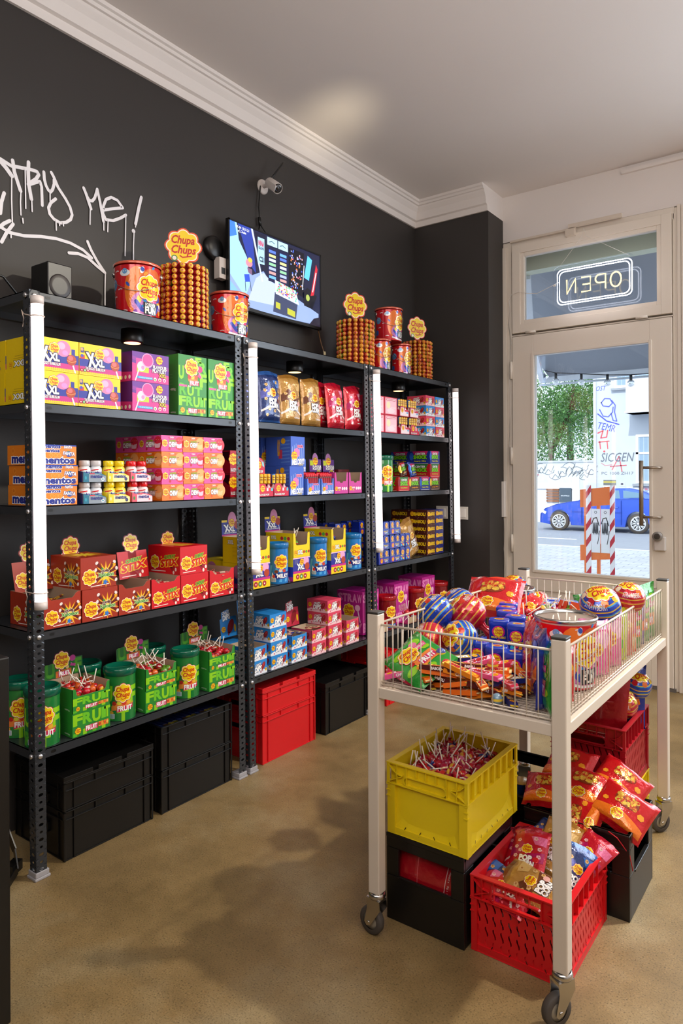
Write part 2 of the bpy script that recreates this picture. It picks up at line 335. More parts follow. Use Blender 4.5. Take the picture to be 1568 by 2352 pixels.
m.box(1.175,.047,0,1.215,.10,2.73); m.box(.22,.047,0,.262,.10,2.73); m.box(.235,.052,2.09,1.20,.10,2.15); m.box(1.19,.0,.0,1.202,.03,2.70); m.box(RX,-.012,0,.205,0,2.70); m.box(1.215,-.012,0,1.235,0,2.74); m.box(.235,.0,2.118,1.20,.10,2.128)
o=m.build('door_frame',FRAMEW,dr,bevel=.003); o['kind']='structure'
# leaf
lx0,lx1,lz0,lz1=.245,1.188,.02,2.112; gx0,gx1,gz0,gz1=.385,1.070,.625,1.985
m=MB(); m.box(lx0,-.018,lz0,gx0,.045,lz1); m.box(gx1,-.018,lz0,lx1,.045,lz1); m.box(gx0,-.018,gz1,gx1,.045,lz1)
m.box(gx0,-.018,.50,gx1,.045,gz0); m.box(gx0,-.018,lz0,gx1,.045,.16); m.box(gx0,-.006,.16,gx1,.03,.50); m.box(.70,-.018,.16,.76,.045,.50)
for (a0,b0,a1,b1) in [(gx0-.012,gz0-.012,gx1+.012,gz1+.012)]:
    frame_rect(m,a0,b0,a1,b1,.016,-.026,-.012)
m.box(lx0,-.004,.0,lx1,.03,.02,m=0)
o=m.build('door_leaf',FRAMEW,dr,bevel=.002); o['kind']='structure'
m=MB(); m.box(gx0,.010,gz0,gx1,.016,gz1); m.build('door_pane',GLASS,dr)
m=MB(); m.box(.245,-.02,.0,1.20,.10,.018,H('6a6460')); m.build('threshold',PLA,dr)
m=MB()
x=1.035; m.tube([(x,-.075,.935),(x,-.075,1.305)],.0115,n=16); 
for z in (.985,1.265): m.tube([(x,-.075,z),(x+.055,-.072,z),(x+.10,-.066,z)],.0075,n=12); m.tube([(x+.095,-.072,z),(x+.095,-.018,z)],.0075,n=12)
m.build('pull_handle',mat('brushed_steel','a89a8c',.08,60,Roughness=.35,Metallic=.9),dr)
lk=MB(); lk.box(1.095,-.052,.795,1.155,-.018,.875,H('cfc8c2')); lk.build('lock_box',PLA,dr,bevel=.006)
lk=MB(); lk.lathe([(0,0,H('8a8580')),(.026,0,H('8a8580')),(.026,.03,H('8a8580')),(.017,.032,H('4a4642')),(0,.032,H('4a4642'))],20); lk.xform(Matrix.Translation((1.118,-.05,.878))@Matrix.Rotation(PI/2,4,'X')); lk.build('lock_knob',TIN,dr)
for z in (1.90,1.35,.79,.25):
    m=MB(); m.tube([(.238,-.022,z-.055),(.238,-.022,z+.055)],.0085,n=10); m.box(.238,-.02,z-.006,.25,-.014,z+.03); m.build('hinge',FRAMEW,dr)
# transom window
tw=struct(empty('window_1',(0,DY,0)))
m=MB(); frame_rect(m,.245,2.135,1.188,2.70,.055,-.018,.05); frame_rect(m,.300,2.19,1.133,2.645,.024,-.012,.03); 
o=m.build('window_frame',FRAMEW,tw,bevel=.002); o['kind']='structure'
m=MB(); m.box(.322,.010,2.212,1.112,.016,2.625); m.build('window_pane',GLASS,tw)
for x in (.37,1.03): m=MB(); m.tube([(x-.032,-.024,2.131),(x+.032,-.024,2.131)],.008,n=10); m.build('hinge',FRAMEW,tw)
m=MB(); m.bar((.24,-.03,2.722),(.66,-.03,2.722),.012,.012); m.bar((.62,-.045,2.735),(.93,-.045,2.735),.018,.022); m.box(.60,-.05,2.68,.655,-.018,2.72); m.build('opener_rail',WHITEM,tw)
# shop window beside the door (outside the frame except its first post)
sw=struct(empty('window_2',(0,DY,0)))
m=MB(); m.box(1.30,0,.55,1.36,.1,2.75); m.box(3.89,0,.55,3.95,.1,2.75); m.box(1.36,0,.55,3.89,.1,.61); m.box(1.36,0,2.69,3.89,.1,2.75); m.box(2.6,0,.61,2.66,.1,2.69)
m.box(1.238,-.016,0,1.30,.0,2.73); o=m.build('window_frame',FRAMEW,sw); o['kind']='structure'
m=MB(); m.box(1.36,.04,.61,2.6,.046,2.69); m.box(2.66,.04,.61,3.89,.046,2.69); m.build('window_pane',GLASS,sw)
# contact sensor and its thin wire on the door frame
o=empty('door_contact_sensor',(.185,DY-.03,1.07),0,'slim white contact sensor bar on the left door jamb','sensor')
m=MB(); m.box(-.010,-.012,-.115,.012,.02,.115,H('e8e2dc')); m.build('sensor_body',PLA,o,bevel=.003)
m=MB(); m.tube([(.004,-.004,-.118),(.008,0,-.2),(.002,0,-.32),(.010,0,-.45),(.004,0,-.6),(.006,0,-.75)],.0016,H('b8b0a6'),n=5); m.build('sensor_wire',PLA,o)
m=MB(); pts=[(.225,DY-.02,2.36),(.232,DY-.02,2.30),(.222,DY-.02,2.2),(.238,DY-.02,2.08),(.226,DY-.02,1.9),(.232,DY-.02,1.7),(.222,DY-.02,1.4),(.230,DY-.02,1.1),(.224,DY-.02,.7)]
m.tube([(.575,DY-.085,2.395),(.50,DY-.05,2.385),(.42,DY-.045,2.36),(.36,DY-.045,2.37),(.30,DY-.03,2.395),(.25,DY-.03,2.385)]+pts,.0017,H('ece6de'),n=5); tag(m.build('white_cable',PLA),'thin white cable from the glowing sign down the left door jamb','cable')
# neon OPEN sign hung in the transom (its lettering faces the street)
op=empty('neon_sign',(.78,DY-.10,2.36),0,'glowing white neon sign hanging in the window above the door','sign')
ACR=glass_mat(); ACR.name='clear_acrylic'
def rr(w,h,r,n=5):
    p=[]
    for cx,cy,a0 in ((w-r,h-r,0),(-w+r,h-r,PI/2),(-w+r,-h+r,PI),(w-r,-h+r,3*PI/2)):
        for i in range(n+1): p.append((cx+r*math.cos(a0+PI/2*i/n),cy+r*math.sin(a0+PI/2*i/n)))
    return p
m=MB(); q=rr(.235,.125,.035); m.poly([(x,.0,z) for x,z in q]); m.poly([(x,-.004,z) for x,z in q][::-1])
for i in range(len(q)): x0,z0=q[i]; x1,z1=q[(i+1)%len(q)]; m.poly([(x0,0,z0),(x1,0,z1),(x1,-.004,z1),(x0,-.004,z0)])
m.build('acrylic_panel',ACR,op)
NE=emit('white_neon','f4f4ff',5.0); NW=emit('warm_neon','ffd98a',2.6)
m=MB()
for k,off in ((0,.0),(1,.013)):
    q=rr(.215-off,.105-off,.03); m.tube([(x,.010,z) for x,z in q+[q[0]]],.0030,n=8,cap=False)
m.build('neon_border',NE,op)
def letter_strokes(ch):
    return {'O':[[(.37+.37*math.cos(t),.5+.5*math.sin(t)) for t in [PI*j/12 for j in range(25)]]],'P':[[(0,0),(0,1),(.4,1)]+[(.45+.27*math.cos(t),.72+.28*math.sin(t)) for t in [PI/2-PI*j/8 for j in range(9)]]+[(0,.44)]],'E':[[(.65,0),(0,0),(0,1),(.65,1)],[(0,.5),(.55,.5)]],'N':[[(0,0),(0,1),(.65,0),(.65,1)]]}[ch]
m=MB(); hh=.085
for i,ch in enumerate('OPEN'):
    x0=.155-i*.087
    for st in letter_strokes(ch): m.tube([(x0-px*.08,.012,-.045+pz*hh) for px,pz in st],.0042,n=8)
m.build('neon_letters',NW,op)
m=MB(); m.tube([(-.205,-.002,.115),(-.06,-.02,.27),(-.05,-.01,.325)],.0012,H('e8e4dc'),n=4); m.tube([(.205,-.002,.115),(-.03,-.02,.27),(-.05,-.01,.325)],.0012,H('e8e4dc'),n=4); m.box(-.235,-.006,.01,-.22,.0,.02,H('e8e4dc')); m.build('hanging_wire',PLA,op)
# ---------------------------------------------------------------- metal racks
UY=[(0.0,.901,.008),(.9285,.901,.0153),(1.857,.901,.0243)]   # start, width, lean
SZ=[.392,.756,1.141,1.459,1.800]
def sh(u,y,z): return y-UY[u][2]*z
def post_mesh(lean,corner):
    """perforated L-angle: flanges along +x(inward -x) and +y; corner gives the inward signs"""
    m=MB(); sx,sy=corner; n=77; pitch=.0228; W_=.034
    for i in range(n):
        z0=.018+i*pitch; z1=z0+pitch
        if i==n-1: z1=1.80
        big=i%2==0; ry=(.0052 if big else .0042); rx=(.0085 if big else .0055)
        for axis in (0,1):
            N=8; hole=[];rect=[]
            for k in range(N):
                a_=2*PI*(k+.5)/N; ca,sa=math.cos(a_),math.sin(a_)
                hole.append((W_/2+rx*ca,(z0+z1)/2+ry*sa)); t=1/max(abs(ca),abs(sa)); rect.append((W_/2+W_/2*ca*t,(z0+z1)/2+(z1-z0)/2*sa*t))
            def P3(q): return (sx*q[0],-lean*q[1],q[1]) if axis==0 else (0,sy*q[0]-lean*q[1],q[1])
            i0=m.add([P3(q) for q in hole+rect])
            # corner points of the rectangle are missing with offset sampling: add quads with shared corners
            for k in range(N): m.face((i0+k,i0+(k+1)%N,i0+N+(k+1)%N,i0+N+k))
            # fill the four corner slivers
            for (cx,cz,ka) in ((W_,z1,0),(0,z1,2),(0,z0,4),(W_,z0,6)):
                j=m.add([P3((cx,cz))]); m.face((i0+N+ka,j,i0+N+(ka+1)%N))
    return m
bolt=MB(); bolt.lathe([(0,.006,H('d8d8dc')),(.0065,.0055,H('d8d8dc')),(.0075,.003,H('d8d8dc')),(.0075,0,H('d8d8dc'))][::-1],8)
for u,(y0,w,lean) in enumerate(UY):
    nm=['left rack of the three, beside the camera monitor stand','middle rack of the three, under the television','right rack of the three, next to the end wall'][u]
    r=empty('metal_shelving_rack',(0,y0,0),0,'dark grey perforated steel shelving unit, '+['the left one of three','the middle one of three, below the television','the right one of three, nearest the door'][u],'shelf','dark grey steel shelving units along the wall')
    D=.335
    for (px,py,cor) in ((0,0,(-1,1)),(0,w,(-1,-1)),(-D,0,(1,1)),(-D,w,(1,-1))):
        pm=post_mesh(lean,cor); pm.xform(Matrix.Translation((px,py,0))); p=pm.build('post',RACKM,r,solid=.0018)
        f=MB(); sx,sy=cor; c=H('a5a3a8')
        x0,x1=sorted((px-sx*.004,px+sx*.040)); yy0,yy1=sorted((py-sy*.004,py+sy*.040))
        f.box(x0-.003,yy0-.003,0,x1+.003,yy1+.003,.008,c); f.box(x0,yy0,.008,x1,yy1,.024,c); f.build('foot_cap',GREYP,p,bevel=.002)
    for k,z in enumerate(SZ):
        dy=-lean*z; m=MB(); t=.0012
        m.box(-D+.002,.002+dy,z-.003,-.002,w-.002+dy,z-.0005)
        h=.028
        for (xa,xb,ya,yb) in ((-.004,-.002,.002,w-.002),(-D+.002,-D+.004,.002,w-.002),(-D+.002,-.002,.002,.004),(-D+.002,-.002,w-.004,w-.002)): m.box(xa,ya+dy,z-h,xb,yb+dy,z-.0005)
        for (xa,xb,ya,yb) in ((-.016,-.004,.002,w-.002),(-D+.004,-D+.016,.002,w-.002)): m.box(xa,ya+dy,z-h-.001,xb,yb+dy,z-h+.001)
        hl=H('060606')
        s=m.build('shelf',RACKM,r)
        if k in (0,1,2,3,4):
            q=MB()
            for ys in (.05,w-.075):
                n0=len(q.v); pts=rr(.0085,.0045,.004,3); q.poly([(-.0015,ys+dy+.012+a_,z-.0145+b_) for a_,b_ in pts],H('050505'))
            q.build('slot_mark',PLA,s)
        for (px,py,sx) in ((0,0,1),(0,w,-1)):
            if k==4 or k in(0,1,2,3):
                b=MB(); b.lathe([(.0078,0,H('fff')) if False else (.0078,0,(1,1,1,1)),(.0078,.003,(1,1,1,1)),(.0060,.0055,(1,1,1,1)),(.0,.0060,(1,1,1,1))],8); b.xform(Matrix.Translation((.001,py+sx*.0165+dy,z-.016))@Matrix.Rotation(PI/2,4,'Y')); b.build('bolt',ZINC,s)
        b=MB(); b.lathe([(.0078,0,(1,1,1,1)),(.0078,.003,(1,1,1,1)),(.0060,.0055,(1,1,1,1)),(.0,.0060,(1,1,1,1))],8); b.xform(Matrix.Translation((-.018,-.001+dy,z-.016))@Matrix.Rotation(PI/2,4,'X')); b.build('bolt',ZINC,s)
# light tubes tied to the posts
for i,(y,z0,z1,dy,nm) in enumerate([(.0,.83,1.775,-.008,'on the far left post of the left rack'),(.935,.825,1.775,-.014,'between the left and the middle rack'),(1.855,.83,1.775,-.022,'between the middle and the right rack'),(2.735,.81,1.765,-.02,'on the far right end of the racks')]):
    X=.026; o=empty('led_tube_light',(X,y,0),0,'glowing white vertical tube light '+nm,'light','vertical tube lights on the rack posts')
    m=MB(); m.tube([(0,-z0*dy/1.0 if 0 else dy*(z0-1.3)+.0,z0+.022),(0,dy*(z1-1.3),z1-.022)],.0178,n=20,cap=False); m.build('lit_tube',TUBE_M,o)
    for za,zb in ((z0,z0+.024),(z1-.024,z1)): m=MB(); m.tube([(0,dy*(za-1.3),za),(0,dy*(zb-1.3),zb)],.0192,H('d9cfcc'),n=20); m.build('end_cap',PLA,o)
    for zz in (z0+.05,z1-.06):
        m=MB(); yy=dy*(zz-1.3); m.tube([(.0195*math.cos(t),yy+.0195*math.sin(t),zz) for t in [j*2*PI/14 for j in range(15)]],.0022,H('d8c8c0'),n=5); m.tube([(-.004,yy-.019,zz),(-.018,yy-.032,zz+.004),(-.02,yy-.038,zz+.016),(-.016,yy-.034,zz-.01),(-.018,yy-.036,zz-.035)],.0014,H('a8988c'),n=5); m.build('clip',PLA,o)
# puck lights under the top shelves
for i,(y,nm) in enumerate([(.455,'left'),(1.376,'middle'),(2.31,'right')]):
    o=empty('puck_light',(-.13,y,0),0,'round black battery puck light glowing warm under the top shelf of the %s rack'%nm,'light','puck lights under the top shelves')
    z=1.771; m=MB(); m.lathe([(.0,z,H('0d0d0d')),(.040,z,H('0d0d0d')),(.041,z-.045,H('0d0d0d')),(.038,z-.05,H('0d0d0d')),(.030,z-.05,H('0d0d0d'))],28); m.build('housing',BLACKP,o)
    m=MB(); m.lathe([(.031,z-.0495,H('ffcf8a')),(0,z-.047,H('ffe2b0'))],24); m.build('lens',emit('warm_lens','ffc987',3.2),o)
    l=lamp('puck_beam','SPOT',(-.13,y,z-.056),(-.13,y,1.2),1.2,(1,.78,.5),spot_size=2.2,spot_blend=.8,shadow_soft_size=.03)
# ================================================================ PRODUCT ARTWORK
def art_xxl(w,h,strip=False):
    a=Art(w,h); a.R(0,0,1,.30,'f2cf0a',0); 
    a.P([(0,.16),(1,.16),(1,.56),(.92,.56),(.92,.74),(.84,.74),(.84,.56),(.55,.52),(.38,.52),(.38,.62),(.33,.62),(.33,.5),(.28,.5),(.28,.66),(.24,.66),(.24,.5),(0,.52)],'27309a',1)
    a.R(0,.10,1,.27,'c72a86',2); 
    for k in range(22): a.E(.02+k*.045,.10,.018,.018,'f2cf0a',6,3); a.E(.04+k*.045,.055,.012,.012,'c72a86',6,3)
    a.E(.66,.72,.25,.25,'e77fb0',L=4); a.E(.62,.80,.13,.11,'f3b0d2',L=5); a.E(.70,.60,.10,.08,'cf8fd0',L=5)
    a.S([(.84,.38),(.92,.03)],.05,'efe9f2',5); a.E(.84,.40,.165,.165,'b3401f',L=6); a.E(.82,.46,.09,.08,'d76a6a',L=7); a.S([(.74,.38),(.84,.33),(.94,.38)],.02,'e39a5a',7)
    a.L=8; a.logo(.47,.70,.19); a.L=13; a.T('X',.27,.50,.20,.40,'ffffff','191c4a',shear=-.35,bold=.05,ob=.11); a.T('XL',.47,.43,.20,.22,'ffffff','191c4a',bold=.05,ob=.12)
    a.T('THE BIGGEST BUBBLEGUM',.36,.22,.46,.085,'ffffff','191c4a',bold=.02,ob=.06)
    for k,c in enumerate(('d82a3a','5ab24a','d82a3a')): a.E(.05+k*.07,.15,.055,.055,'7a1430',L=9); a.E(.05+k*.07,.15,.042,.042,c,L=10); a.E(.05+k*.07,.15,.02,.02,'ffffff',L=11)
    a.R(.03,.70,.10,.86,'3a3a8a',6); a.E(.055,.80,.05,.05,'caa27a',L=7); a.R(.02,.50,.12,.62,'c8312a',6); a.E(.06,.60,.05,.05,'3a4ab8',L=7)
    return a
def art_xxl_side(w,h):
    a=Art(w,h); a.T('XXL',.55,.22,.45,.16,'ffffff','3a3020',bold=.04,ob=.10); a.L=1; a.logo(.18,.20,.11,True); a.S([(.3,.38),(.8,.38)],.02,'c7a512',1); a.S([(.35,.45),(.75,.45)],.02,'c7a512',1); return a
def art_playlist(w,h):
    a=Art(w,h); a.P([(0,.62),(1,.30),(1,1),(0,1)],'6a2596',0); a.P([(0,.72),(1,.45),(1,.58),(0,.84)],'8a2a9a',1)
    a.R(.10,.30,.42,.78,'e23c98',1); a.R(.12,.32,.44,.55,'b9c926',2)
    a.S([(.18,.42),(.08,.03)],.045,'f4eef4',3); a.E(.24,.52,.17,.17,'f1cfe2',L=4); a.E(.28,.48,.07,.07,'e88abf',L=5); a.E(.41,.74,.245,.245,'f3a3cd',L=5); a.E(.41,.75,.21,.21,'d93d95',L=6)
    a.L=7; a.logo(.73,.80,.155,True); a.L=12; a.T('FLAVOUR',.74,.55,.38,.12,'ffffff','1c1430',bold=.03,ob=.08); a.T('PLAYLIST',.73,.42,.38,.12,'ffffff','1c1430',bold=.03,ob=.08); a.T('XXL',.82,.28,.2,.12,'e8e01c','1c1430',bold=.03,ob=.08)
    a.R(.13,.10,.54,.18,'2aa5dc',8); a.T('TAP AND PLAY THE FLAVOURS',.35,.14,.34,.035,'ffffff',L=9)
    for k,c in enumerate(('e8efe0','f0dcdc','f3d6e6')): a.E(.61+k*.13,.13,.065,.065,c,L=8); a.E(.61+k*.13,.12,.035,.035,('6aa83a','d83a2a','c43a8a')[k],L=9)
    return a
GR='2f8a34'; LM='8fd11f'
def fruit_letters(a,y,h,c,n=4):
    for k,ch in enumerate('FRUIT'[:n+1]): a.T(ch,.10+k*.22 if n==4 else .1+k*.2,y,.17,h,c,bold=.05,L=1)
def art_fruit_front(w,h):
    a=Art(w,h)
    for i,(t,x,y,ww,hh,c) in enumerate([('F',.14,.70,.2,.42,LM),('R',.38,.70,.2,.42,'6ec52a'),('U',.63,.68,.2,.46,LM),('I',.82,.70,.06,.42,'6ec52a'),('T',.92,.70,.14,.42,LM)]): a.T(t,x,y,ww,hh,c,bold=.05,L=1)
    for k in range(4): a.R(.02+k*.25,.02,.12+k*.25,.16+.1*(k%2),LM if k%2 else '5cb82a',1)
    a.R(.33,.12,.66,.36,'cf1d56',3); a.T('FRUIT',.495,.24,.29,.18,'ffffff',bold=.035,L=4)
    for k,c in enumerate(('d83a2a','f2a03a','e0522a','f7c25a')): a.R(.68+k*.07,.15,.74+k*.07,.36,'f08a3c',3); a.E(.71+k*.07,.26,.06,.06,c,10,4)
    a.L=3; a.logo(.14,.24,.15,True); return a
def art_fruit_lid(w,h):
    a=Art(w,h)
    for t,x,y,ww,hh,c in [('F',.70,.86,.18,.2,LM),('R',.86,.72,.22,.26,'6ec52a'),('F',.88,.40,.2,.3,LM),('U',.10,.55,.16,.3,LM),('R',.15,.14,.2,.26,'5cb82a'),('U',.42,.10,.2,.2,LM),('T',.70,.11,.24,.2,'6ec52a')]: a.T(t,x,y,ww,hh,c,bold=.05,L=1)
    a.E(.50,.40,.16,.10,'f0873a',L=2); 
    for k,c in enumerate(('d02a2a','e8c83a','e0522a')): a.E(.38+k*.12,.46,.055,.055,c,L=3)
    a.P([(.38,.24),(.72,.26),(.72,.38),(.38,.36)],'cf1d56',4); a.T('FRUIT',.55,.31,.30,.10,'ffffff',bold=.035,L=5)
    a.S([(.68,.66),(.80,.48)],.035,'e88abf',3); a.E(.76,.68,.085,.085,'cf1d7c',L=4); a.P([(.66,.50),(.78,.44),(.80,.50),(.70,.56)],'e03a8a',5)
    a.L=5; a.logo(.46,.70,.24); a.R(.02,.20,.30,.25,'e8569a',3); a.T('50',.38,.22,.09,.045,'ffffff',L=4); return a
def art_fruit_side(w,h):
    a=Art(w,h); a.R(.08,.68,.42,.90,'b5561e',1)
    for k in range(3): a.E(.15+k*.1,.79,.05,.05,('c0281e','e0a03a','c8401e')[k],8,2)
    for k in range(4): a.S([(.1,.5-.08*k),(.8,.5-.08*k)],.012,'4f9a4c',1)
    a.T('480g',.82,.12,.18,.08,'cfe3c8',L=1); return a
def art_mint(w,h,side=False):
    a=Art(w,h)
    if side: 
        a.T('mentos',.62,.28,.9,.34,'1d2a8c','ffffff',bold=.05,ob=.11); a.E(.2,.72,.13,.13,'f2a83c',L=1); a.E(.2,.72,.10,.10,'dd7412',L=2); return a
    for k,(x,y,ww,hh) in enumerate([(.36,.90,.44,.13),(.34,.70,.44,.13)]): a.T('mentos',x,y,ww,hh,'1d2a8c','ffffff',bold=.05,ob=.10)
    a.S([(.02,.80),(.72,.80)],.012,'a8560c',1); a.T('mentos',.50,.20,.86,.26,'1d2a8c','ffffff',bold=.05,ob=.11,L=4)
    for x in (.35,.46,.55): a.E(x,.47,.10,.10,'f7b24a',L=2); a.E(x,.47,.08,.08,'e88a1c',L=3)
    a.E(.80,.55,.17,.15,'2340a8',L=3); a.T('FANTA',.80,.57,.30,.17,'ffffff','1d3a8c',shear=.1,rot=-.08,bold=.03,ob=.09,L=5); a.E(.78,.69,.05,.025,'3a9a3a',L=4); a.T('FANTA',.78,.90,.2,.13,'ffffff','1d3a8c',shear=.1,bold=.03,ob=.08,L=3); return a
def art_chew(w,h,pink=True):
    a=Art(w,h); c=('ee4f9c','d8233f') if pink else ('ee7d18','f08a2a')
    a.E(.86,.52,.42,.42,'f7a860' if not pink else 'dd2a44',L=1)
    if pink:
        for k in range(9): a.E(.76+.09*(k%3)+.02*(k//3),.25+.24*(k//3),.018,.03,'f6c9a0',6,2)
    a.P([(.70,.52),(.84,.46),(.98,.54),(.95,.26),(.88,.22),(.74,.24)],'f6c8dc' if pink else 'f9c48a',3); a.S([(.72,.62),(.80,.66)],.03,'2a1414',3)
    a.T('CHEW',.53,.45,.36,.28,'ffffff','3a1426',bold=.06,ob=.12,L=4); a.T('INCREDIBLE',.52,.68,.30,.10,'c7d92a','3a1426',bold=.02,ob=.08,rot=.06,L=4)
    a.P([(.30,.90),(.70,.96),(.70,.80),(.36,.78)],'d9337f' if pink else 'd9661a',2); a.T('CHEW',.50,.88,.18,.10,'ffffff',L=3)
    a.E(.38,.18,.09,.09,'c42a3a' if pink else 'e8541a',L=2); a.L=4; a.logo(.16,.52,.24); return a
def burst(a,cx,cy,r,cols=('f7d63a','f2a51c')):
    pts=[]
    for i in range(28):
        t=2*PI*i/28; q=r*(1 if i%2 else .45); pts.append((cx+q*math.cos(t)*a.h/a.w,cy+q*math.sin(t)))
    a.P(pts,cols[1],2); pts=[(cx+(x-cx)*.7,cy+(y-cy)*.7) for x,y in pts]; a.P(pts,cols[0],3)
def art_cola(w,h,big=False):
    a=Art(w,h); cx=.70; burst(a,cx,.42,.46); k=h/w
    for t,l in ((2.3,.52),(.85,.50),(2.75,.42),(.35,.44),(3.6,.46),(-.55,.46)):
        x0,y0=cx+.12*k*math.cos(t),.44+.12*math.sin(t); x1,y1=cx+l*k*math.cos(t),.44+l*math.sin(t)
        a.S([(x0,y0),(x1,y1)],.085,'6a1a0e',4); a.E(x1,y1,.05,.065,'efe2dc',10,6,rot=t)
    a.T('cola',cx-.02,.56,.22,.11,'5a1410','f4ead8',bold=.03,ob=.09,L=8); a.T('Xplosion',cx,.40,.44,.17,'3f9a2c','eef0d0',bold=.03,ob=.08,L=8)
    a.F(cx-.02,.17,.09,'2a78d0',8,20,5,.5); a.F(.94,.72,.07,'f2b01c',6,20,5,.5); a.F(.60,.62,.05,'3fa03a',6,20,5,.5); a.S([(.28,.07),(.78,.10)],.03,'f2ded6',2); a.L=6; a.logo(.24,.38,.29); return a
def art_stix(w,h,head=False):
    a=Art(w,h); cx=.66 if not head else .5
    for t,l in ((-.5,.36),(-1.0,.38)): a.S([(cx+.02,.34),(cx+.02+l*math.cos(t)*h/w*1.1,.34+l*math.sin(t)*.8)],.10,'9a0f1c',2); a.E(cx+.02+l*math.cos(t)*h/w*1.1,.34+l*math.sin(t)*.8,.05,.07,'f2e2d8',10,4)
    ww=.52 if not head else .84
    a.T('STIX',cx,.44,ww,.26,'d3121f','f6cf2a',shear=.2,rot=.14,bold=.05,ob=.12,L=5); a.T('CHERRY',cx+.03,.66,ww*.66,.13,'3a8a2c','d9e84a',shear=.2,rot=.14,bold=.04,ob=.09,L=7)
    for q in (-.18,-.04,.1,.22): a.E(cx+q*ww*1.6,.46+q*.2,.025,.025,'fbeee4',8,9)
    a.F(.48 if not head else .2,.33,.05,'2a78d0',4,20,5,.5); a.F(.42 if not head else .14,.62,.05,'f2b01c',4,20,5,.5); a.S([(.10,.08),(.55,.10)],.03,'f2ded6',2)
    if not head: a.L=4; a.logo(.22,.42,.29)
    return a
def art_dips(w,h,blue=True):
    a=Art(w,h); a.P([(0,0),(1,0),(1,.22),(.72,.34),(.45,.18),(.2,.30),(0,.18)],'e9eef8' if blue else 'f6c8d0',1)
    a.E(.78,.56,.30,.17,'9a1f24',16,3,rot=1.0); a.S([(.66,.32),(.64,.12)],.09,'9a1f24',3); a.S([(.74,.34),(.74,.20)],.07,'9a1f24',3); a.E(.80,.66,.05,.12,'c4444a',10,4,rot=-.5)
    a.E(.93,.26,.10,.12,'f0c81c',L=3); a.E(.93,.26,.05,.05,'b06a1c',L=4)
    a.T('DIPS',.49,.42,.40,.34,'ffffff','16204a' if blue else '5a1020',shear=.35,rot=.12,bold=.06,ob=.11,L=5); a.T('CRAZY',.50,.72,.32,.16,'ffffff','16204a' if blue else '5a1020',shear=.3,rot=.12,bold=.04,ob=.09,L=7)
    a.L=4; a.logo(.14,.56,.20,True); a.E(.20,.12,.06,.06,'d8234a',L=3); return a
SHK={'cola':('1f3f9c','c8246a','e8e12a'),'straw':('c41c2a','2c7a34','f2e23a'),'choc':('5a2c1c','c0203a','f0a01c')}
def art_shock(w,h,v):
    a=Art(w,h); b,t,s=SHK[v]; a.P([(.10,1),(.90,1),(.78,.66),(.22,.66)],t,1); a.E(.06,.6,.16,.3,'2a62c8' if v=='cola' else ('8a1420' if v=='straw' else 'e8c23a'),L=0)
    a.T('CENTER',.5,.80,.50,.15,'ffffff','141414',bold=.03,ob=.09,L=3); a.E(.5,.56,.34 if w>h*1.3 else .30,.15,'4a8a14',L=2); a.T('SHOCK',.5,.54,.66,.28,'7fd21c','14300a',bold=.05,ob=.11,L=4)
    a.T({'cola':'Scary Mix','straw':'Strawberry','choc':'Jungle Mix'}[v],.5,.22,.6,.12,s,'101020',bold=.02,ob=.08,L=4); a.S([(.1,.04),(.9,.04)],.02,'e8d8c8',1); return a
def art_babol(w,h,v=0):
    a=Art(w,h)
    for k in range(14): a.E((k*.37+.05)%1,(k*.23+.1)%1,.03,.03,('e8e2d2','e0389a','3ac0e0')[k%3 if v else 0],6,1)
    a.T('BABOL!',.60,.48,.62,.42,'f4c81c','3a1a12' if not v else '151c60',shear=.1,bold=.05,ob=.12,L=3); a.L=3; a.logo(.18,.5,.34,True); return a
def art_multi(w,h,side=False):
    a=Art(w,h); a.E(.26,.5,.40,.40,'d22a8a',L=1); a.L=2; a.logo(.26,.48,.32,True); a.T('MULTI',.66,.62,.38,.18,'f6d61c',bold=.03,L=2); a.T('GUM',.66,.40,.26,.16,'ffffff',bold=.03,L=2)
    for k in range(4): a.E(.56+.11*k,.18+.06*(k%2),.07,.07,('e02a4a','3ac0e0','f0d01c','4ab84a')[k],8,2)
    return a
def art_melody(w,h):
    a=Art(w,h)
    for k in range(7): a.P([(.04+.13*k,.02),(.09+.13*k,.02),(.13+.13*k,.66+.05*(k%3)),(.11+.13*k,.66+.05*(k%3))],'a9c4f4',1)
    a.E(.42,.45,.16,.16,'d97ab8',L=2); a.R(.46,.62,.86,.72,'e889a8',3); a.T('SCAN ME',.66,.67,.34,.06,'8a1a4a',L=4)
    a.T('MELODY!',.52,.14,.86,.18,'ffffff','2848b8',shear=.2,rot=.05,bold=.05,ob=.1,L=5); a.T('POPS',.70,.04,.3,.06,'f4e01c','2848b8',L=7); a.L=4; a.logo(.24,.34,.17,True); return a
def art_straw(w,h,side=False):
    a=Art(w,h)
    for k,ch in enumerate('STRAW'): a.T(ch,.12+k*.19,.84,.15,.17,'ec8cc6',bold=.05,L=1)
    for k,ch in enumerate('BERRY'): a.T(ch,.12+k*.19,.16,.15,.20,'ec8cc6',bold=.05,L=1)
    a.S([(.80,.60),(.90,.30)],.03,'f4d8ea',2); a.E(.80,.62,.075,.075,'f2b8d8',L=3); a.T('FLOWER',.55,.42,.5,.07,'b01c2c','f6e6ee',L=4) if not side else None; a.T('POWER',.6,.33,.5,.07,'b01c2c','f6e6ee',L=4) if not side else None
    a.L=4; a.logo(.46,.66 if not side else .54,.17 if not side else .18); return a
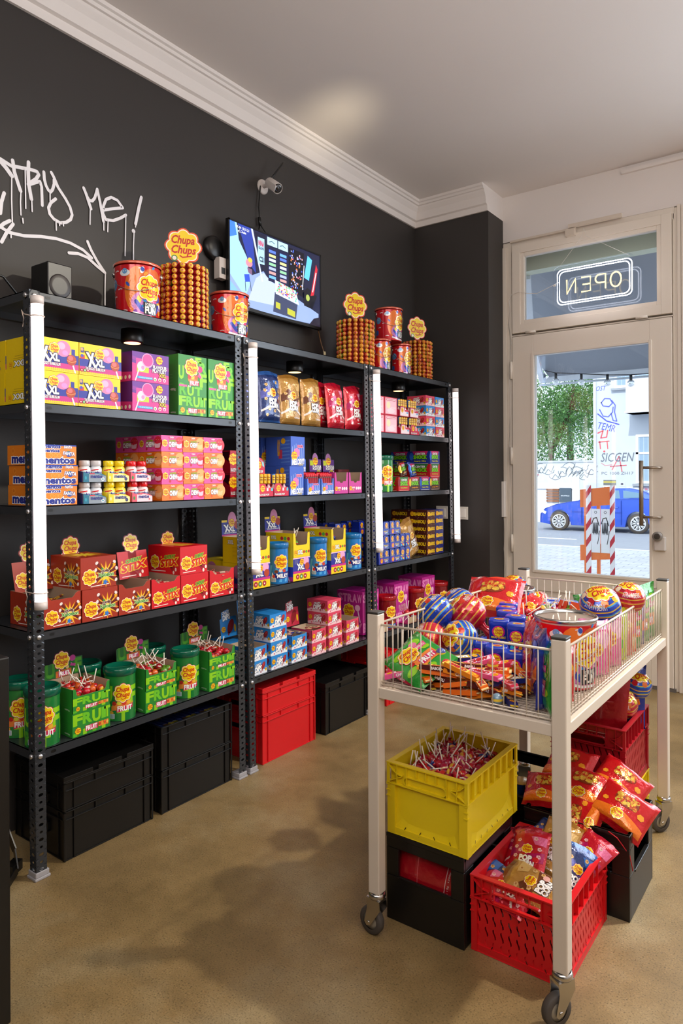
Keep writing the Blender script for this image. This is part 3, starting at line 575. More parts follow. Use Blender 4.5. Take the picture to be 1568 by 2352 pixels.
def art_pinkpack(w,h):
    a=Art(w,h); a.R(.06,.05,.94,.95,'f3c3d0',0); a.R(.14,.80,.86,.90,'c22a40',1); a.R(.17,.825,.83,.875,'f6dbe2',2); a.E(.3,.55,.2,.2,'f4e2b8',L=2); a.T('FLAVOUR',.62,.42,.5,.10,'f8e9ee',L=2); a.E(.5,.24,.4,.14,'f8d9e2',L=1); return a
def art_frooze(w,h,head=False):
    a=Art(w,h); a.L=2; a.logo(.30 if not head else .5,.62 if not head else .55,.28 if not head else .26,True); a.T('FR-OOZE POP',.38 if not head else .5,.15,.66,.14,'ffffff','5a0a1c',bold=.02,ob=.08,L=4)
    if not head:
        for k in range(3): a.R(.56+.14*k,.42,.67+.14*k,.66,('f4d8e2','d8303a','4ac4d8')[k],2)
    else: a.P([(.5,.95),(.9,.7),(.95,.4),(.8,.5),(.75,.75)],'7fd0d8',1)
    return a
def art_tub(w,h,kind='fruit'):
    """wrap-around print, centre of the label at u=.5"""
    base,lm,lab={'fruit':('227a38',LM,'cf1d56'),'milky':('1d77c4','54aee8','1c2a86'),'red':('7a0f18','c4141e','b8141e')}[kind]
    a=Art(w,h); a.R(0,0,1,.9,base,0)
    if kind=='fruit':
        for t,x,y,ww,hh in [('U',.36,.62,.09,.34),('R',.36,.18,.09,.26),('T',.52,.12,.10,.22),('F',.64,.55,.09,.4),('U',.25,.35,.10,.4),('R',.75,.3,.1,.4),('I',.15,.5,.03,.6),('F',.85,.6,.1,.3)]: a.T(t,x,y,ww,hh,lm if t!='R' else '4aa82c',bold=.05,L=1)
        a.P([(.40,.24),(.62,.30),(.64,.40),(.56,.44),(.44,.42),(.40,.34)],'e8823a',2)
        for k,c in enumerate(('b81c24','d8d83a','d83a2a','f0b03a')): a.E(.43+.05*k,.41+.01*(k%2),.05,.05,c,L=3)
        a.P([(.455,.20),(.63,.27),(.63,.37),(.455,.30)],lab,4); a.T('FRUIT',.54,.285,.15,.11,'ffffff',rot=.0,bold=.035,L=5); a.E(.40,.19,.05,.05,'f2a83c',L=3)
    elif kind=='milky':
        for k in range(5): a.P([(.3+.09*k,.05),(.34+.09*k,.05),(.38+.09*k,.55),(.35+.09*k,.55)],lm,1)
        a.P([(.40,.12),(.66,.17),(.66,.36),(.52,.33),(.40,.30)],lab,2); a.T("'MILKY",.54,.235,.2,.12,'ffffff',bold=.035,L=3); a.E(.44,.36,.06,.05,'7a3f28',L=3); a.E(.56,.38,.06,.05,'c8402a',L=3); a.E(.50,.39,.05,.05,'e8d8c8',L=3); a.E(.40,.22,.04,.05,'d0202a',L=3); a.P([(.36,.10),(.38,.34),(.42,.2),(.43,.1)],'f0f0f4',2)
    else:
        a.R(.30,.02,.44,.40,lm,1); a.R(.42,.10,.52,.16,'5a0c12',2); a.E(.52,.30,.06,.05,'6a3a1c',L=3); a.E(.56,.24,.05,.05,'c88a3a',L=3); a.P([(.46,.05),(.62,.05),(.62,.20),(.46,.20)],'2a5aa8',2); a.T('COLA',.54,.12,.12,.08,'ffffff',L=3)
    a.L=6; a.logo(.52,.64,.235)
    a.R(.365,.06,.435,.17,'d8e2ee',5)
    for k in range(7): a.R(.37+.009*k,.07,.374+.009*k,.16,'5a7290',6)
    return a
def art_bucket(w,h):
    a=Art(w,h); R_=random.Random(5)
    a.E(.51,.50,.24,.42,'ef7a2a',L=0); a.E(.58,.28,.30,.22,'c97ab8',L=1); a.E(.62,.70,.22,.20,'d8642a',L=1)
    for k in range(26):
        x=.42+.30*R_.random(); y=.08+.84*R_.random(); a.E(x,y,.03+.05*R_.random(),.02+.05*R_.random(),R_.choice(['3a58b8','6fb8e8','f4a03a','8a3ab0','e83a8a','f0d23a','2a8ad0','ffffff']),9,2+R_.randrange(3),rot=R_.random()*3)
    a.S([(.50,.30),(.54,.16),(.60,.12),(.66,.16),(.68,.26)],.07,'3a4ab8',5); a.S([(.48,.10),(.56,.05),(.66,.04)],.04,'f4f2f6',6)
    a.E(.42,.80,.10,.06,'f4f4f6',L=3); a.E(.42,.83,.05,.05,'6fa8dc',L=4); a.E(.30,.62,.11,.10,'5f94c8',L=2); a.E(.30,.66,.07,.05,'7fb4e0',L=3); a.E(.27,.26,.08,.08,'3a62b8',L=2)
    for x,y in ((.33,.84),(.36,.52),(.30,.40),(.52,.88),(.40,.14),(.70,.5),(.78,.7),(.84,.3),(.2,.2)): a.S([(x,y),(x+.02,y+.01),(x+.035,y)],.018,'f4dede',3)
    a.L=8; a.logo(.60,.55,.26); a.P([(.555,.08),(.66,.08),(.665,.30),(.55,.30)],'28303a',13); a.T('FOREVER',.607,.255,.085,.06,'f4f4f0',bold=.02,L=14); a.T('FUN',.607,.16,.085,.11,'f4f4f0',bold=.05,L=14); return a
POPC={'blue':('21366f','5a5fae','2f6cc0','Cola'),'gold':('b98a45','6a3a22','d8b068','Caramel'),'red':('c2162c','b0125c','e26a9a','Strawberry')}
def art_pop(w,h,v):
    b,b2,b3,t=POPC[v]; a=Art(w,h); a.P([(0,.62),(.3,.78),(.5,.66),(.3,.5),(0,.45)],b2,1); a.P([(.5,.5),(1,.62),(1,.4),(.7,.34)],b2,1); a.P([(.55,.9),(1,.95),(1,.76),(.7,.74)],b3,1)
    a.P([(0,.14),(.3,.24),(.6,.24),(1,.13),(1,.18),(.6,.30),(.3,.30),(0,.19)],'eadfd8',2); kc='dcb678' if v!='red' else 'f0c0c4'
    for x,y in ((.22,.80),(.70,.86),(.16,.66),(.85,.66),(.18,.46),(.32,.22),(.56,.18),(.22,.08),(.30,.58),(.86,.50)): a.F(x,y,.042,kc,4,20,5,.2); a.E(x+.01,y+.005,.02,.018,'b07a3a' if v!='red' else 'd98a94',8,5)
    a.T('POP',.50,.42,.36,.11,'ffffff','3a2a3a' if v!='red' else '8a1a2a',bold=.06,ob=.13,L=6); a.T('CORN',.54,.31,.44,.11,'ffffff','3a2a3a' if v!='red' else '8a1a2a',bold=.06,ob=.13,L=6); a.E(.80,.42,.06,.06,'6a2418' if v=='blue' else ('e8b0a8' if v=='gold' else 'd8202a'),L=8)
    a.T(t,.70,.075,.34,.035,'ffffff',L=3); a.L=6; a.logo(.50,.62,.115); return a
def art_candybag(w,h,v):
    a=Art(w,h)
    if v=='green':
        for x,y,r in ((.2,.8,.1),(.7,.85,.12),(.15,.3,.12),(.85,.3,.1),(.5,.1,.1),(.8,.6,.08)): a.E(x,y,r,r*.7,LM,L=1)
        a.P([(.30,.18),(.86,.22),(.86,.50),(.30,.46)],'f0883a',3); a.P([(.40,.24),(.82,.26),(.82,.42),(.40,.40)],'d3246a',4); a.T('FRUIT',.61,.33,.36,.12,'ffffff',bold=.04,L=5); a.E(.30,.26,.05,.05,'f2a02a',L=4); a.E(.26,.42,.05,.05,'c01c24',L=4)
        a.P([(.58,.60),(.86,.64),(.88,.76),(.60,.72)],'e04a86',5); a.T('PAPIER-STICK',.73,.68,.22,.05,'ffffff',L=6); a.E(.62,.80,.08,.08,'e67aa6',L=5); a.L=6; a.logo(.38,.66,.22)
    elif v=='orange':
        a.P([(0,0),(1,0),(1,.35),(.6,.5),(0,.3)],'f07a24',1); a.P([(.55,.35),(1,.4),(1,.7),(.6,.6)],'e43a8a',2); a.E(.2,.78,.10,.12,'e87ab0',L=2)
        for k in range(5): a.S([(.62+.05*k,.1),(.72+.05*k,.3)],.03,'f6cfa0',3)
        for k in range(12): a.F(.15+.06*(k%6)+.3*(k//6),.86+.05*(k%2),.05,'d8a23a',3,16,6,.1); a.E(.15+.06*(k%6)+.3*(k//6),.86+.05*(k%2),.025,.025,'c0281c',7,4)
        a.L=6; a.logo(.42,.48,.24); a.F(.8,.25,.07,'fbe2c0',5,20,5,.5)
    elif v=='pink':
        a.E(.3,.3,.2,.2,'f29ac8',L=1); a.E(.7,.7,.25,.2,'f6b4da',L=1); a.L=3; a.logo(.5,.5,.17); a.E(.4,.2,.08,.08,'c41c2c',L=2)
    elif v=='lime': a.E(.4,.6,.2,.25,'d8e84a',L=1); a.L=3; a.logo(.5,.72,.14); a.E(.6,.3,.12,.12,'6ab82a',L=2)
    elif v=='red':
        a.P([(0,.3),(1,.5),(1,.7),(0,.5)],'f0601c',1); a.L=3; a.logo(.55,.62,.16); a.E(.3,.2,.1,.1,'f0b03a',L=2); a.P([(.3,.5),(.7,.78),(.9,.6)],'f6b02a',2)
    elif v=='blue': a.P([(.5,.3),(.9,.6),(.95,.4),(.6,.15)],'f0781c',1); a.L=3; a.logo(.35,.7,.15); a.E(.7,.85,.1,.08,'5a7ae0',L=2)
    elif v=='plainred': a.S([(.1,.14),(.9,.14)],.01,'e8c0c0',1); a.T('100 x 12g  1200g',.5,.09,.5,.03,'e8c0c0',L=1); a.S([(.2,.6),(.8,.66)],.012,'d85a62',1)
    return a
# ---------------------------------------------------------------- meshes
def fF(h): return lambda u,v,q:(q,u,v)                       # printed on the +x face
def fS(d): return lambda u,v,q:(-d+u,-q,v)                   # printed on the -y face
def fT(h): return lambda u,v,q:(-v,u,h+q)                    # printed on top
def box_mesh(name,w,d,h,base,front=None,side=None,top=None,sidebase=None,edge=None):
    m=MB(); c=H(base); m.box(-d,0,0,0,w,h,c)
    if edge: 
        e=H(edge); m.box(-.0005,0,h-.0035,.0004,w,h+.0002,e)
    # folded seams of the carton
    m.box(-d+.001,w/2-.0006,h,-.001,w/2+.0006,h+.0003,tuple(x*.6 for x in c[:3])+(1,))
    if front: front.emit(m,fF(h))
    if side: side.emit(m,fS(d))
    if top: top.emit(m,fT(h))
    return m.mesh(name,CARD)
def wall_poly(m,pts,fn,t,co,ci):
    """a card wall with an outline; outside colour co, inside colour ci"""
    tr=[tuple(x) for x in tessellate_polygon([[Vector((x,y,0)) for x,y in pts]])]; n=len(pts)
    i=m.add([fn(x,y,0) for x,y in pts]); j=m.add([fn(x,y,-t) for x,y in pts])
    for q in tr: m.face([i+k for k in q],co); m.face([j+k for k in q][::-1],ci)
    for k in range(n): m.face((i+k,j+k,j+(k+1)%n,i+(k+1)%n),ci)
def tray_mesh(name,w,d,h,hf,base,front=None,side=None,shoulder=.012,inner=KRAFT,fill=None,fillh=.6,slope=0,notch=None,inner2=None):
    """open display carton: front wall dips to hf between two shoulders"""
    m=MB(); co=H(base); ci=H(inner); t=.0015; s=shoulder; hs=h-slope
    pf=[(0,0),(w,0),(w,hs),(w-s,hs),(w-s*1.6,hs-.004),(w-s*2.0,hf+.006),(w-s*2.6,hf),(s*2.6,hf),(s*2.0,hf+.006),(s*1.6,hs-.004),(s,hs),(0,hs)]
    if notch: pf=[(0,0),(w,0),(w,hs),(w-s,hs-.002),(w-s*1.6,hf)]+[(w*.62,hf),(w*.58,hf-notch),(w*.42,hf-notch),(w*.38,hf)]+[(s*1.6,hf),(s,hs-.002),(0,hs)]
    wall_poly(m,pf,lambda u,v,q:(q,u,v),t,co,ci)
    wall_poly(m,[(0,0),(d,0),(d,hs),(0,h)],lambda u,v,q:(-d+u,-q,v),t,co,ci)
    wall_poly(m,[(0,0),(d,0),(d,hs),(0,h)],lambda u,v,q:(-d+u,w+q,v),t,co,ci)
    wall_poly(m,[(0,0),(w,0),(w,h),(0,h)],lambda u,v,q:(-d-q,u,v),t,co,ci)
    m.box(-d+t,t,0,-t,w-t,.002,ci)
    if front: front.emit(m,fF(h))
    if side: side.emit(m,fS(d))
    if fill: m.box(-d+.004,.004,.002,-.004,w-.004,h*fillh,H(fill))
    return m.mesh(name,CARD)
def card_mesh(name,outline,t,art,back,base):
    m=MB(); wall_poly(m,outline,lambda u,v,q:(q,u,v),t,H(base),H(back))
    if art: art.emit(m,fF(0))
    return m.mesh(name,CARD)
def flower_outline(cx,cy,r,n=48,frm=0,to=2*PI):
    o=[]
    for i in range(n): 
        t=frm+(to-frm)*i/(n-1 if to-frm<6.28 else n); q=r*(.85+.15*abs(math.cos(4*t))); o.append((cx+q*math.cos(t),cy+q*math.sin(t)))
    return o
def cyl_art(r,fz,phi0,w):   # centre of the label at angle phi0
    return lambda u,v,q:((fz(v)+q)*math.cos(phi0+(u-w/2)/r),(fz(v)+q)*math.sin(phi0+(u-w/2)/r),v)
PHI=-.55   # labels look towards the aisle
def tub_parts(kind,r=.052,h=.172,lid=TEAL,body='227a38',phi=PHI):
    m=MB(); c=H(body); c2=tuple(min(1,x*1.15) for x in c[:3])+(1,)
    m.lathe([(0,0,c),(r*.94,0,c),(r*.97,.004,c),(r*.97,.010,c),(r,.014,c),(r,h-.02,c),(r*.985,h-.012,c2),(r*.985,h,c2)],36)
    w=2*PI*r; a=art_tub(w,h-.02,kind); n0=len(m.v); a.emit(m,cyl_art(r,lambda v:r,phi,w),.008); 
    body_=m.mesh('body',TUB)
    l=MB(); lc=H('ffffff'); l.lathe([(r*1.0,h-.016,lc),(r*1.06,h-.014,lc),(r*1.07,h+.004,lc),(r*1.02,h+.010,lc),(r*.90,h+.010,lc),(r*.88,h+.004,lc),(0,h+.004,lc)],36)
    return Proto('candy_tub',None,[('body',body_,None,None),('lid',l.mesh('lid',lid),None,None)])
def bucket_proto(r=.084,h=.205,phi=PHI,openf=False):
    m=MB(); c=H('cf1420'); f=lambda v:r*(.93+.07*v/h)
    m.lathe([(0,.003,c),(r*.90,.003,c),(r*.93,0,c),(r*.935,.006,c),(r*.93,.008,c),(f(h-.01),h-.012,c)],40)
    if openf: ci=H('cfc4b8'); m.lathe([(f(h)-.001,h-.004,ci),(r*.92,.02,ci),(0,.02,ci)],40)
    w=2*PI*r; art_bucket(w,h).emit(m,cyl_art(r,f,phi,w),.011)
    rim=MB(); rc=H('e06a50'); q=f(h)
    if openf: rim.lathe([(q-.004,h-.006,rc),(q-.003,h+.001,rc),(q+.001,h+.003,rc),(q+.004,h-.001,rc),(q+.002,h-.007,rc)],40)
    else: rim.lathe([(0,h-.008,c),(q-.006,h-.008,c),(q-.005,h+.001,rc),(q,h+.003,rc),(q+.004,h-.001,rc),(q+.002,h-.007,rc)],40)
    ear=MB(); hd=MB()
    for s in (-1,1):
        t=phi+s*PI/2; p=Vector((f(h*.84)*math.cos(t),f(h*.84)*math.sin(t),h*.84)); n=Vector((math.cos(t),math.sin(t),0))
        M=Matrix.Translation(p)@n.to_track_quat('Z','Y').to_matrix().to_4x4(); k=len(ear.v); cc=H('d8cfc8'); ear.lathe([(.011,0,cc),(.0115,.003,cc),(.008,.004,cc),(.007,.007,cc),(0,.007,cc)],14); ear.xform(M,k)
    pts=[]
    for i in range(17):
        t=-PI/2+PI*i/16; rr_=f(h*.84)+.006; pts.append((rr_*math.cos(phi+t),rr_*math.sin(phi+t),h*.84-.075*math.cos(t)))
    hd.tube(pts,.0013,H('cfc6c0'),n=6)
    return Proto('tin_bucket',None,[('body',m.mesh('body',TIN),None,None),('rim',rim.mesh('rim',CHROME if openf else TIN),None,None),('handle_ear',ear.mesh('handle_ear',CHROME),None,None),('wire_handle',hd.mesh('wire_handle',CHROME),None,None)])
# lollipops ------------------------------------------------------
LOLC=[('c4182a','e8b02a','7a1420'),('b81c30','6a9a2a','d8a83a'),('d02a2a','f0c83a','8a1a24'),('aa1440','e0709a','f0d0a0'),('1f3a8a','e8c02a','c41c2a'),('5a8a1f','d8d03a','b81c24'),('d8601c','f4d02a','b8201c')]
def lolly_mesh(k,r=.0135,stick=.054,facing=False):
    m=MB(); c=[H(x) for x in LOLC[k]]; R_=random.Random(k); pr_=[]
    nz=9
    for i in range(nz+1):
        t=PI*i/nz; rr_=r*math.sin(t)*(1+.04*math.sin(3*t)); zz=r*math.cos(t); cc=c[1] if i<2 else (c[2] if i==3 else c[0]); pr_.append((max(rr_,.0001),zz,cc))
    n0=len(m.v); m.lathe(pr_,12)
    for i in range(n0,len(m.v)): v=Vector(m.v[i]); m.v[i]=tuple(v*(1+.05*(R_.random()-.5)))
    m.lathe([(.0022,-r*.96,c[0]),(.0052,-r*1.35,c[0]),(.006,-r*1.55,c[1])],8)
    if facing:   # little printed flower on the crown
        a=Art(1,1); a.F(0,0,r*.86,'e8982a',1,24,8); a.F(0,0,r*.60,'f4c83a',2,16,6); a.F(0,0,r*.34,'d0582c',3,10,5)
        n1=len(m.v); a.emit(m,lambda u,v,q:(u,v,math.sqrt(max(r*r-u*u-v*v,0))*1.02+.0006+q),None)
    me=m.mesh('lollipop',WRAP)
    s=MB(); s.tube([(0,0,-r*.9),(0,0,-r-stick)],.0018,H('f2e9dc'),n=6)
    return me,s.mesh('stick',STICKM)
LOL=[lolly_mesh(k) for k in range(7)]; LOLW=[lolly_mesh(k,.0125,.01,True)[0] for k in range(7)]
NL=[0]
def lolly(loc,k,rot,label,group,stick=True):
    NL[0]+=1
    P=Proto('lollipop',LOL[k][0],[('stick',LOL[k][1],None,None)] if stick else ()); return place(P,loc,label,'lollipop',group,rot=rot)
STUFF=MB()   # the remaining lollipops (beyond 300 individuals) in one object
SC_=[H('c4182a'),H('b81c30'),H('8a1430'),H('d8a83a'),H('6a8a2a')]
def stuff_ball(p,r=.0125,rnd=random.Random(3),n=7,cap=None):
    k=len(STUFF.v); c=SC_[rnd.randrange(5)]; pr_=[(max(r*math.sin(PI*i/5),.0001),r*math.cos(PI*i/5),c if (cap is None or i>1) else H(rnd.choice(('e8982a','d8742a','e0a838','c8502a')))) for i in range(6)]
    STUFF.lathe(pr_,n); M=Matrix.Translation(p)
    if cap is not None: M=M@Vector(cap).to_track_quat('Z','Y').to_matrix().to_4x4()
    STUFF.xform(M,k)
def tilt(R_,lo=.1,hi=1.1,up=True):
    """rotation whose stick points up and outwards"""
    t=lo+(hi-lo)*R_.random()
    if R_.random()<.38: t=PI*.62+.6*R_.random()
    p=R_.random()*2*PI; d=Vector((math.sin(t)*math.cos(p),math.sin(t)*math.sin(p),math.cos(t))); return (-d).to_track_quat('Z','Y').to_euler()
def tdir(R_,lo,hi,dn=.38):
    t=lo+(hi-lo)*R_.random()
    if R_.random()<dn: t=PI*.62+.6*R_.random()
    p=R_.random()*2*PI; return Vector((math.sin(t)*math.cos(p),math.sin(t)*math.sin(p),math.cos(t)))
def handful(n,x0,x1,y0,y1,z,label,group,seed,cols=(0,1,2,3,5),rise=.012,lo=.1,hi=1.1,under=True,chk=None,dn=.38):
    R_=random.Random(seed); pts=[]; tries=0
    while len(pts)<n and tries<6000:
        tries+=1; x=x0+(x1-x0)*R_.random(); y=y0+(y1-y0)*R_.random()
        if all((x-a)**2+(y-b)**2>(.0235-.000002*tries)**2 for a,b in pts) and (chk is None or chk(x,y)): pts.append((x,y))
    cx,cy=(x0+x1)/2,(y0+y1)/2
    for x,y in pts:
        e=max(abs(x-cx)/(x1-x0),abs(y-cy)/(y1-y0))*2; 
        for q in range(30):
            d=tdir(R_,lo,hi,dn); tx,ty=x+.068*d.x,y+.068*d.y
            if x0-.008<tx<x1+.008 and y0-.008<ty<y1+.008: break
        lolly((x,y,z+rise*(1-e*e)+.006*R_.random()),R_.choice(cols),(-d).to_track_quat('Z','Y').to_euler(),label,group)
        if under: stuff_ball((x+.006*R_.random(),y+.006*R_.random(),z-.017))
# bags -----------------------------------------------------------
def bag_mesh(name,w,h,base,art,puff=.028,top='b',seed=1,edge=None,crimp=.012,mat_=None,fold=.006):
    """pillow bag standing on z=0, front towards +x, centred on y"""
    m=MB(); R_=random.Random(seed); nu,nv=18,26; c=H(base); ce=H(edge or base); ph=[R_.random()*6 for _ in range(8)]
    def prof(u,v):
        s=1-(2*u-1)**2; t=1-(2*v-1)**6; t*=min(1,v/.10)*min(1,(1-v)/.16); return puff*max(s,0)**.55*max(t,0)**.6
    def wr(u,v,k):
        e=(1-v)**2+v**3; return fold*.35*math.sin(19*u+3*v+ph[0]+k)*v**4+fold*.35*math.sin(16*u+ph[1]+k)*(1-v)**4+fold*.18*math.sin(7*u+9*v+ph[2])*math.sin(6*u-4*v+ph[3])
    def wd(v): return 1-.035*math.sin(PI*v)**.5
    def pf(u,v,q,k): 
        y=(u-.5)*w*wd(v); z=v*h+.006*math.sin(5*u+ph[4])*v**6
        return (k*(prof(u,v)+q)+wr(u,v,0)*(.4 if k>0 else .4),y,z)
    for k in (1,-1):
        i=m.add([pf(a_/nu,b_/nv,0,k) for b_ in range(nv+1) for a_ in range(nu+1)])
        for b_ in range(nv):
            for a_ in range(nu):
                p=i+b_*(nu+1)+a_; cc=ce if (b_<1 or b_>=nv-2) else c; m.face((p,p+1,p+nu+2,p+nu+1) if k>0 else (p,p+nu+1,p+nu+2,p+1),cc,0,True)
    if art:
        ix=.04
        art.emit(m,lambda u,v,q:pf(ix+(1-2*ix)*u/art.w,.07+.82*v/art.h,.0006+q*1.6,1),.012,sm=True)
    return m.mesh(name,mat_ or FOIL)
# ================================================================ STOCK ON THE RACKS
G=.0006
def col_names(n): return ['leftmost','second','third','fourth','fifth','sixth'][:n]
def stack(P,x,y,zs,cat,labf,group): 
    for i,z in enumerate(zs): place(P if not isinstance(P,(list,tuple)) else P[i],(x,y,z+G),labf(i),cat,group)
# ---- left rack, upper shelf
Z=SZ[3]
def xxlbox(): return Proto('lollipop_carton',box_mesh('yellow_carton',.160,.150,.1035,'f2cf0a',art_xxl(.160,.1035),art_xxl_side(.150,.1035)))
PX=xxlbox(); gX='yellow giant bubblegum lollipop cartons on the left rack'
for x,dep in ((-.02,'at the front'),(-.175,'behind the front row')):
    for k,(yb,yt) in enumerate([(.001,.004),(.163,.167)]):
        if dep!='at the front' and k: continue
        for r_,(yy,z) in enumerate([(yb,Z),(yt,Z+.1045)]):
            place(PX,(x,yy,z+G),'yellow and blue bubblegum lollipop carton, %s row, %s %s'%(['lower','upper'][r_],['far left,','second from left,'][k],dep),'box',gX)
PP=Proto('lollipop_carton',box_mesh('purple_carton',.159,.150,.1035,'d02c8c',art_playlist(.159,.1035),(lambda a:(a.P([(0,.4),(1,.3),(1,1),(0,1)],'5a1c78',0),[a.E(.6+.15*k,.14,.06,.07,'e8dce4',L=1) for k in range(3)],a)[-1])(Art(.15,.1035)))); 
for i,z in enumerate((Z,Z+.1045)): place(PP,(-.008,.363,z+G),'purple and pink flavour playlist carton, %s of its pair, left rack'%['lower','upper'][i],'box','purple playlist cartons')
GF=box_mesh('green_carton',.139,.165,.0765,GR,art_fruit_front(.139,.0765),art_fruit_side(.165,.0765),sidebase='1c5a22')
GLd=box_mesh('green_carton',.139,.165,.150,GR,art_fruit_lid(.139,.150),art_fruit_side(.165,.150))
for i,y in enumerate((.567,.715)):
    nm=['left','right'][i]
    place(Proto('lollipop_carton',GF),(-.008,y,Z+G),'low green fruit carton under the tall one, %s pair by the rack post'%nm,'box','green fruit cartons on the upper shelf')
    place(Proto('lollipop_carton',GLd),(-.008,y,Z+.0772),'tall green fruit lollipop carton, %s one of two on the upper shelf'%nm,'box','green fruit cartons on the upper shelf')
# ---- left rack, second shelf
Z=SZ[2]
PM=Proto('mint_carton',box_mesh('orange_carton',.134,.175,.0625,'e8821c',art_mint(.134,.0625),art_mint(.175,.0625,True),edge='2340a8'))
for i,(dy,z) in enumerate([(0,Z),(.003,Z+.0635),(-.002,Z+.127)]): place(PM,(-.012,.017+dy,z+G),'orange roll candy carton with blue lettering, %s of the stack of three'%['bottom','middle','top'][i],'box','orange candy cartons')
def bottle_mesh(cap,body,lab,seed):
    m=MB(); c=H(cap); b=H(body); r=.0205
    m.lathe([(0,0,b),(r*.9,0,b),(r*.97,.004,b),(r*.97,.040,b),(r*.9,.046,b),(r*.70,.050,b),(r*.8,.0505,c),(r*.86,.053,c),(r*.86,.066,c),(r*.8,.069,c),(0,.0695,c)],22)
    a=Art(.06,.022); a.P([(.2,.80),(.62,.98),(.62,1.15),(.2,.98)],'d8202c',1); a.T('mentos',.48,.42,.72,.62,'1d2a7c','f4f4f8',rot=.08,bold=.05,ob=.1,L=2)
    a.emit(m,lambda u,v,q:((r*.97+q)*math.cos(PHI+(u-.028)/r),(r*.97+q)*math.sin(PHI+(u-.028)/r),v+.0165),.006); return m.mesh('gum_bottle',TUB)
BT=[bottle_mesh('c9c6c8','dfe3ea','b',1),bottle_mesh('f0cf14','f4d93a','y',2),bottle_mesh('d8141e','f0dadd','r',3)]
def gtray(k):
    base,mid,lab=[('1d6f8c','8c98a4','e8eef2'),('efd21a','f4e9a0','8a2a50'),('e0566a','f7d3dc','c8203a')][k]; m=MB(); w,d,hf=.087,.13,.03; c=H(base)
    pf=[(0,0),(w,0),(w,.020),(w*.8,.027),(w*.5,.031),(w*.2,.028),(0,.034)]
    wall_poly(m,pf,lambda u,v,q:(q,u,v),.0015,c,H('e8e4dc')); wall_poly(m,[(0,0),(d,0),(d,.034),(0,.05)],lambda u,v,q:(-d+u,-q,v),.0015,H('16307c') if k==0 else c,H('e8e4dc')); wall_poly(m,[(0,0),(d,0),(d,.02),(0,.05)],lambda u,v,q:(-d+u,w+q,v),.0015,c,H('e8e4dc'))
    m.box(-d+.002,.002,0,-.002,w-.002,.0015,c)
    a=Art(w,.03); a.P([(.25,.0),(1,0),(1,.62),(.6,.9),(.25,.85)],mid,1); a.T('mentos',.58,.58,.5,.3,'1d2a7c',bold=.05,L=3); a.E(.85,.3,.2,.2,('f4f6f8','22204a','f2c8cc')[k],L=4); a.E(.85,.3,.1,.1,('2a8aa0','4a4890','d84a5a')[k],L=5); a.P([(.3,.84),(.5,.84),(.5,.95),(.3,.95)],'d8202c',3); a.E(.12,.45,.14,.2,('2a9ab0','f0e0a0','3a8a3a')[k],L=2)
    a.emit(m,fF(0)); return m.mesh('display_tray',CARD)
GT=[gtray(k) for k in range(3)]; GN=['white and teal','yellow','red']
for lv,z in enumerate((Z,Z+.0715)):
    for k,y in enumerate((.171,.262,.354)):
        yy=y+(.003 if not lv else 0)*k; place(Proto('gum_tray',GT[k]),(-.01,yy,z+G),'%s cardboard tray of chewing gum bottles, %s layer'%(GN[k],['lower','upper'][lv]),'tray','trays of gum bottles')
        for q,nm in ((0,'left'),(1,'right')): place(Proto('gum_bottle',BT[k]),(-.036,yy+.0222+q*.0425,z+.0024),'%s gum bottle, %s one in the %s-layer %s tray'%(['white-capped','yellow-capped','red-capped'][k],nm,['lower','upper'][lv],['teal','yellow','red'][k]),'bottle','gum bottles in trays')
CP=Proto('chew_carton',box_mesh('pink_carton',.0985,.133,.0590,'ec4f9f',art_chew(.0985,.059,True),art_chew(.133,.059,True)))
CO=Proto('chew_carton',box_mesh('orange_carton',.0985,.133,.0590,'ee7a16',art_chew(.0985,.059,False),art_chew(.133,.059,False)))
for ci,y in enumerate((.491,.5925,.694)):
    for r_ in range(4):
        pink=(r_+ci)%2==1
        place(CP if pink else CO,(-.01,y-.001*r_,Z+.0598*r_+G),'%s chew carton, %s row from below, %s column'%('pink strawberry' if pink else 'orange',['bottom','second','third','top'][r_],['left','middle','right'][ci]),'box','chew cartons stacked four high')
for r_ in range(2,4): place(CP if r_%2 else CO,(-.148,.489,Z+.0598*r_+G),'%s chew carton behind the left column, %s row'%(['orange','pink'][r_%2],['third','top'][r_-2]),'box','chew cartons stacked four high')
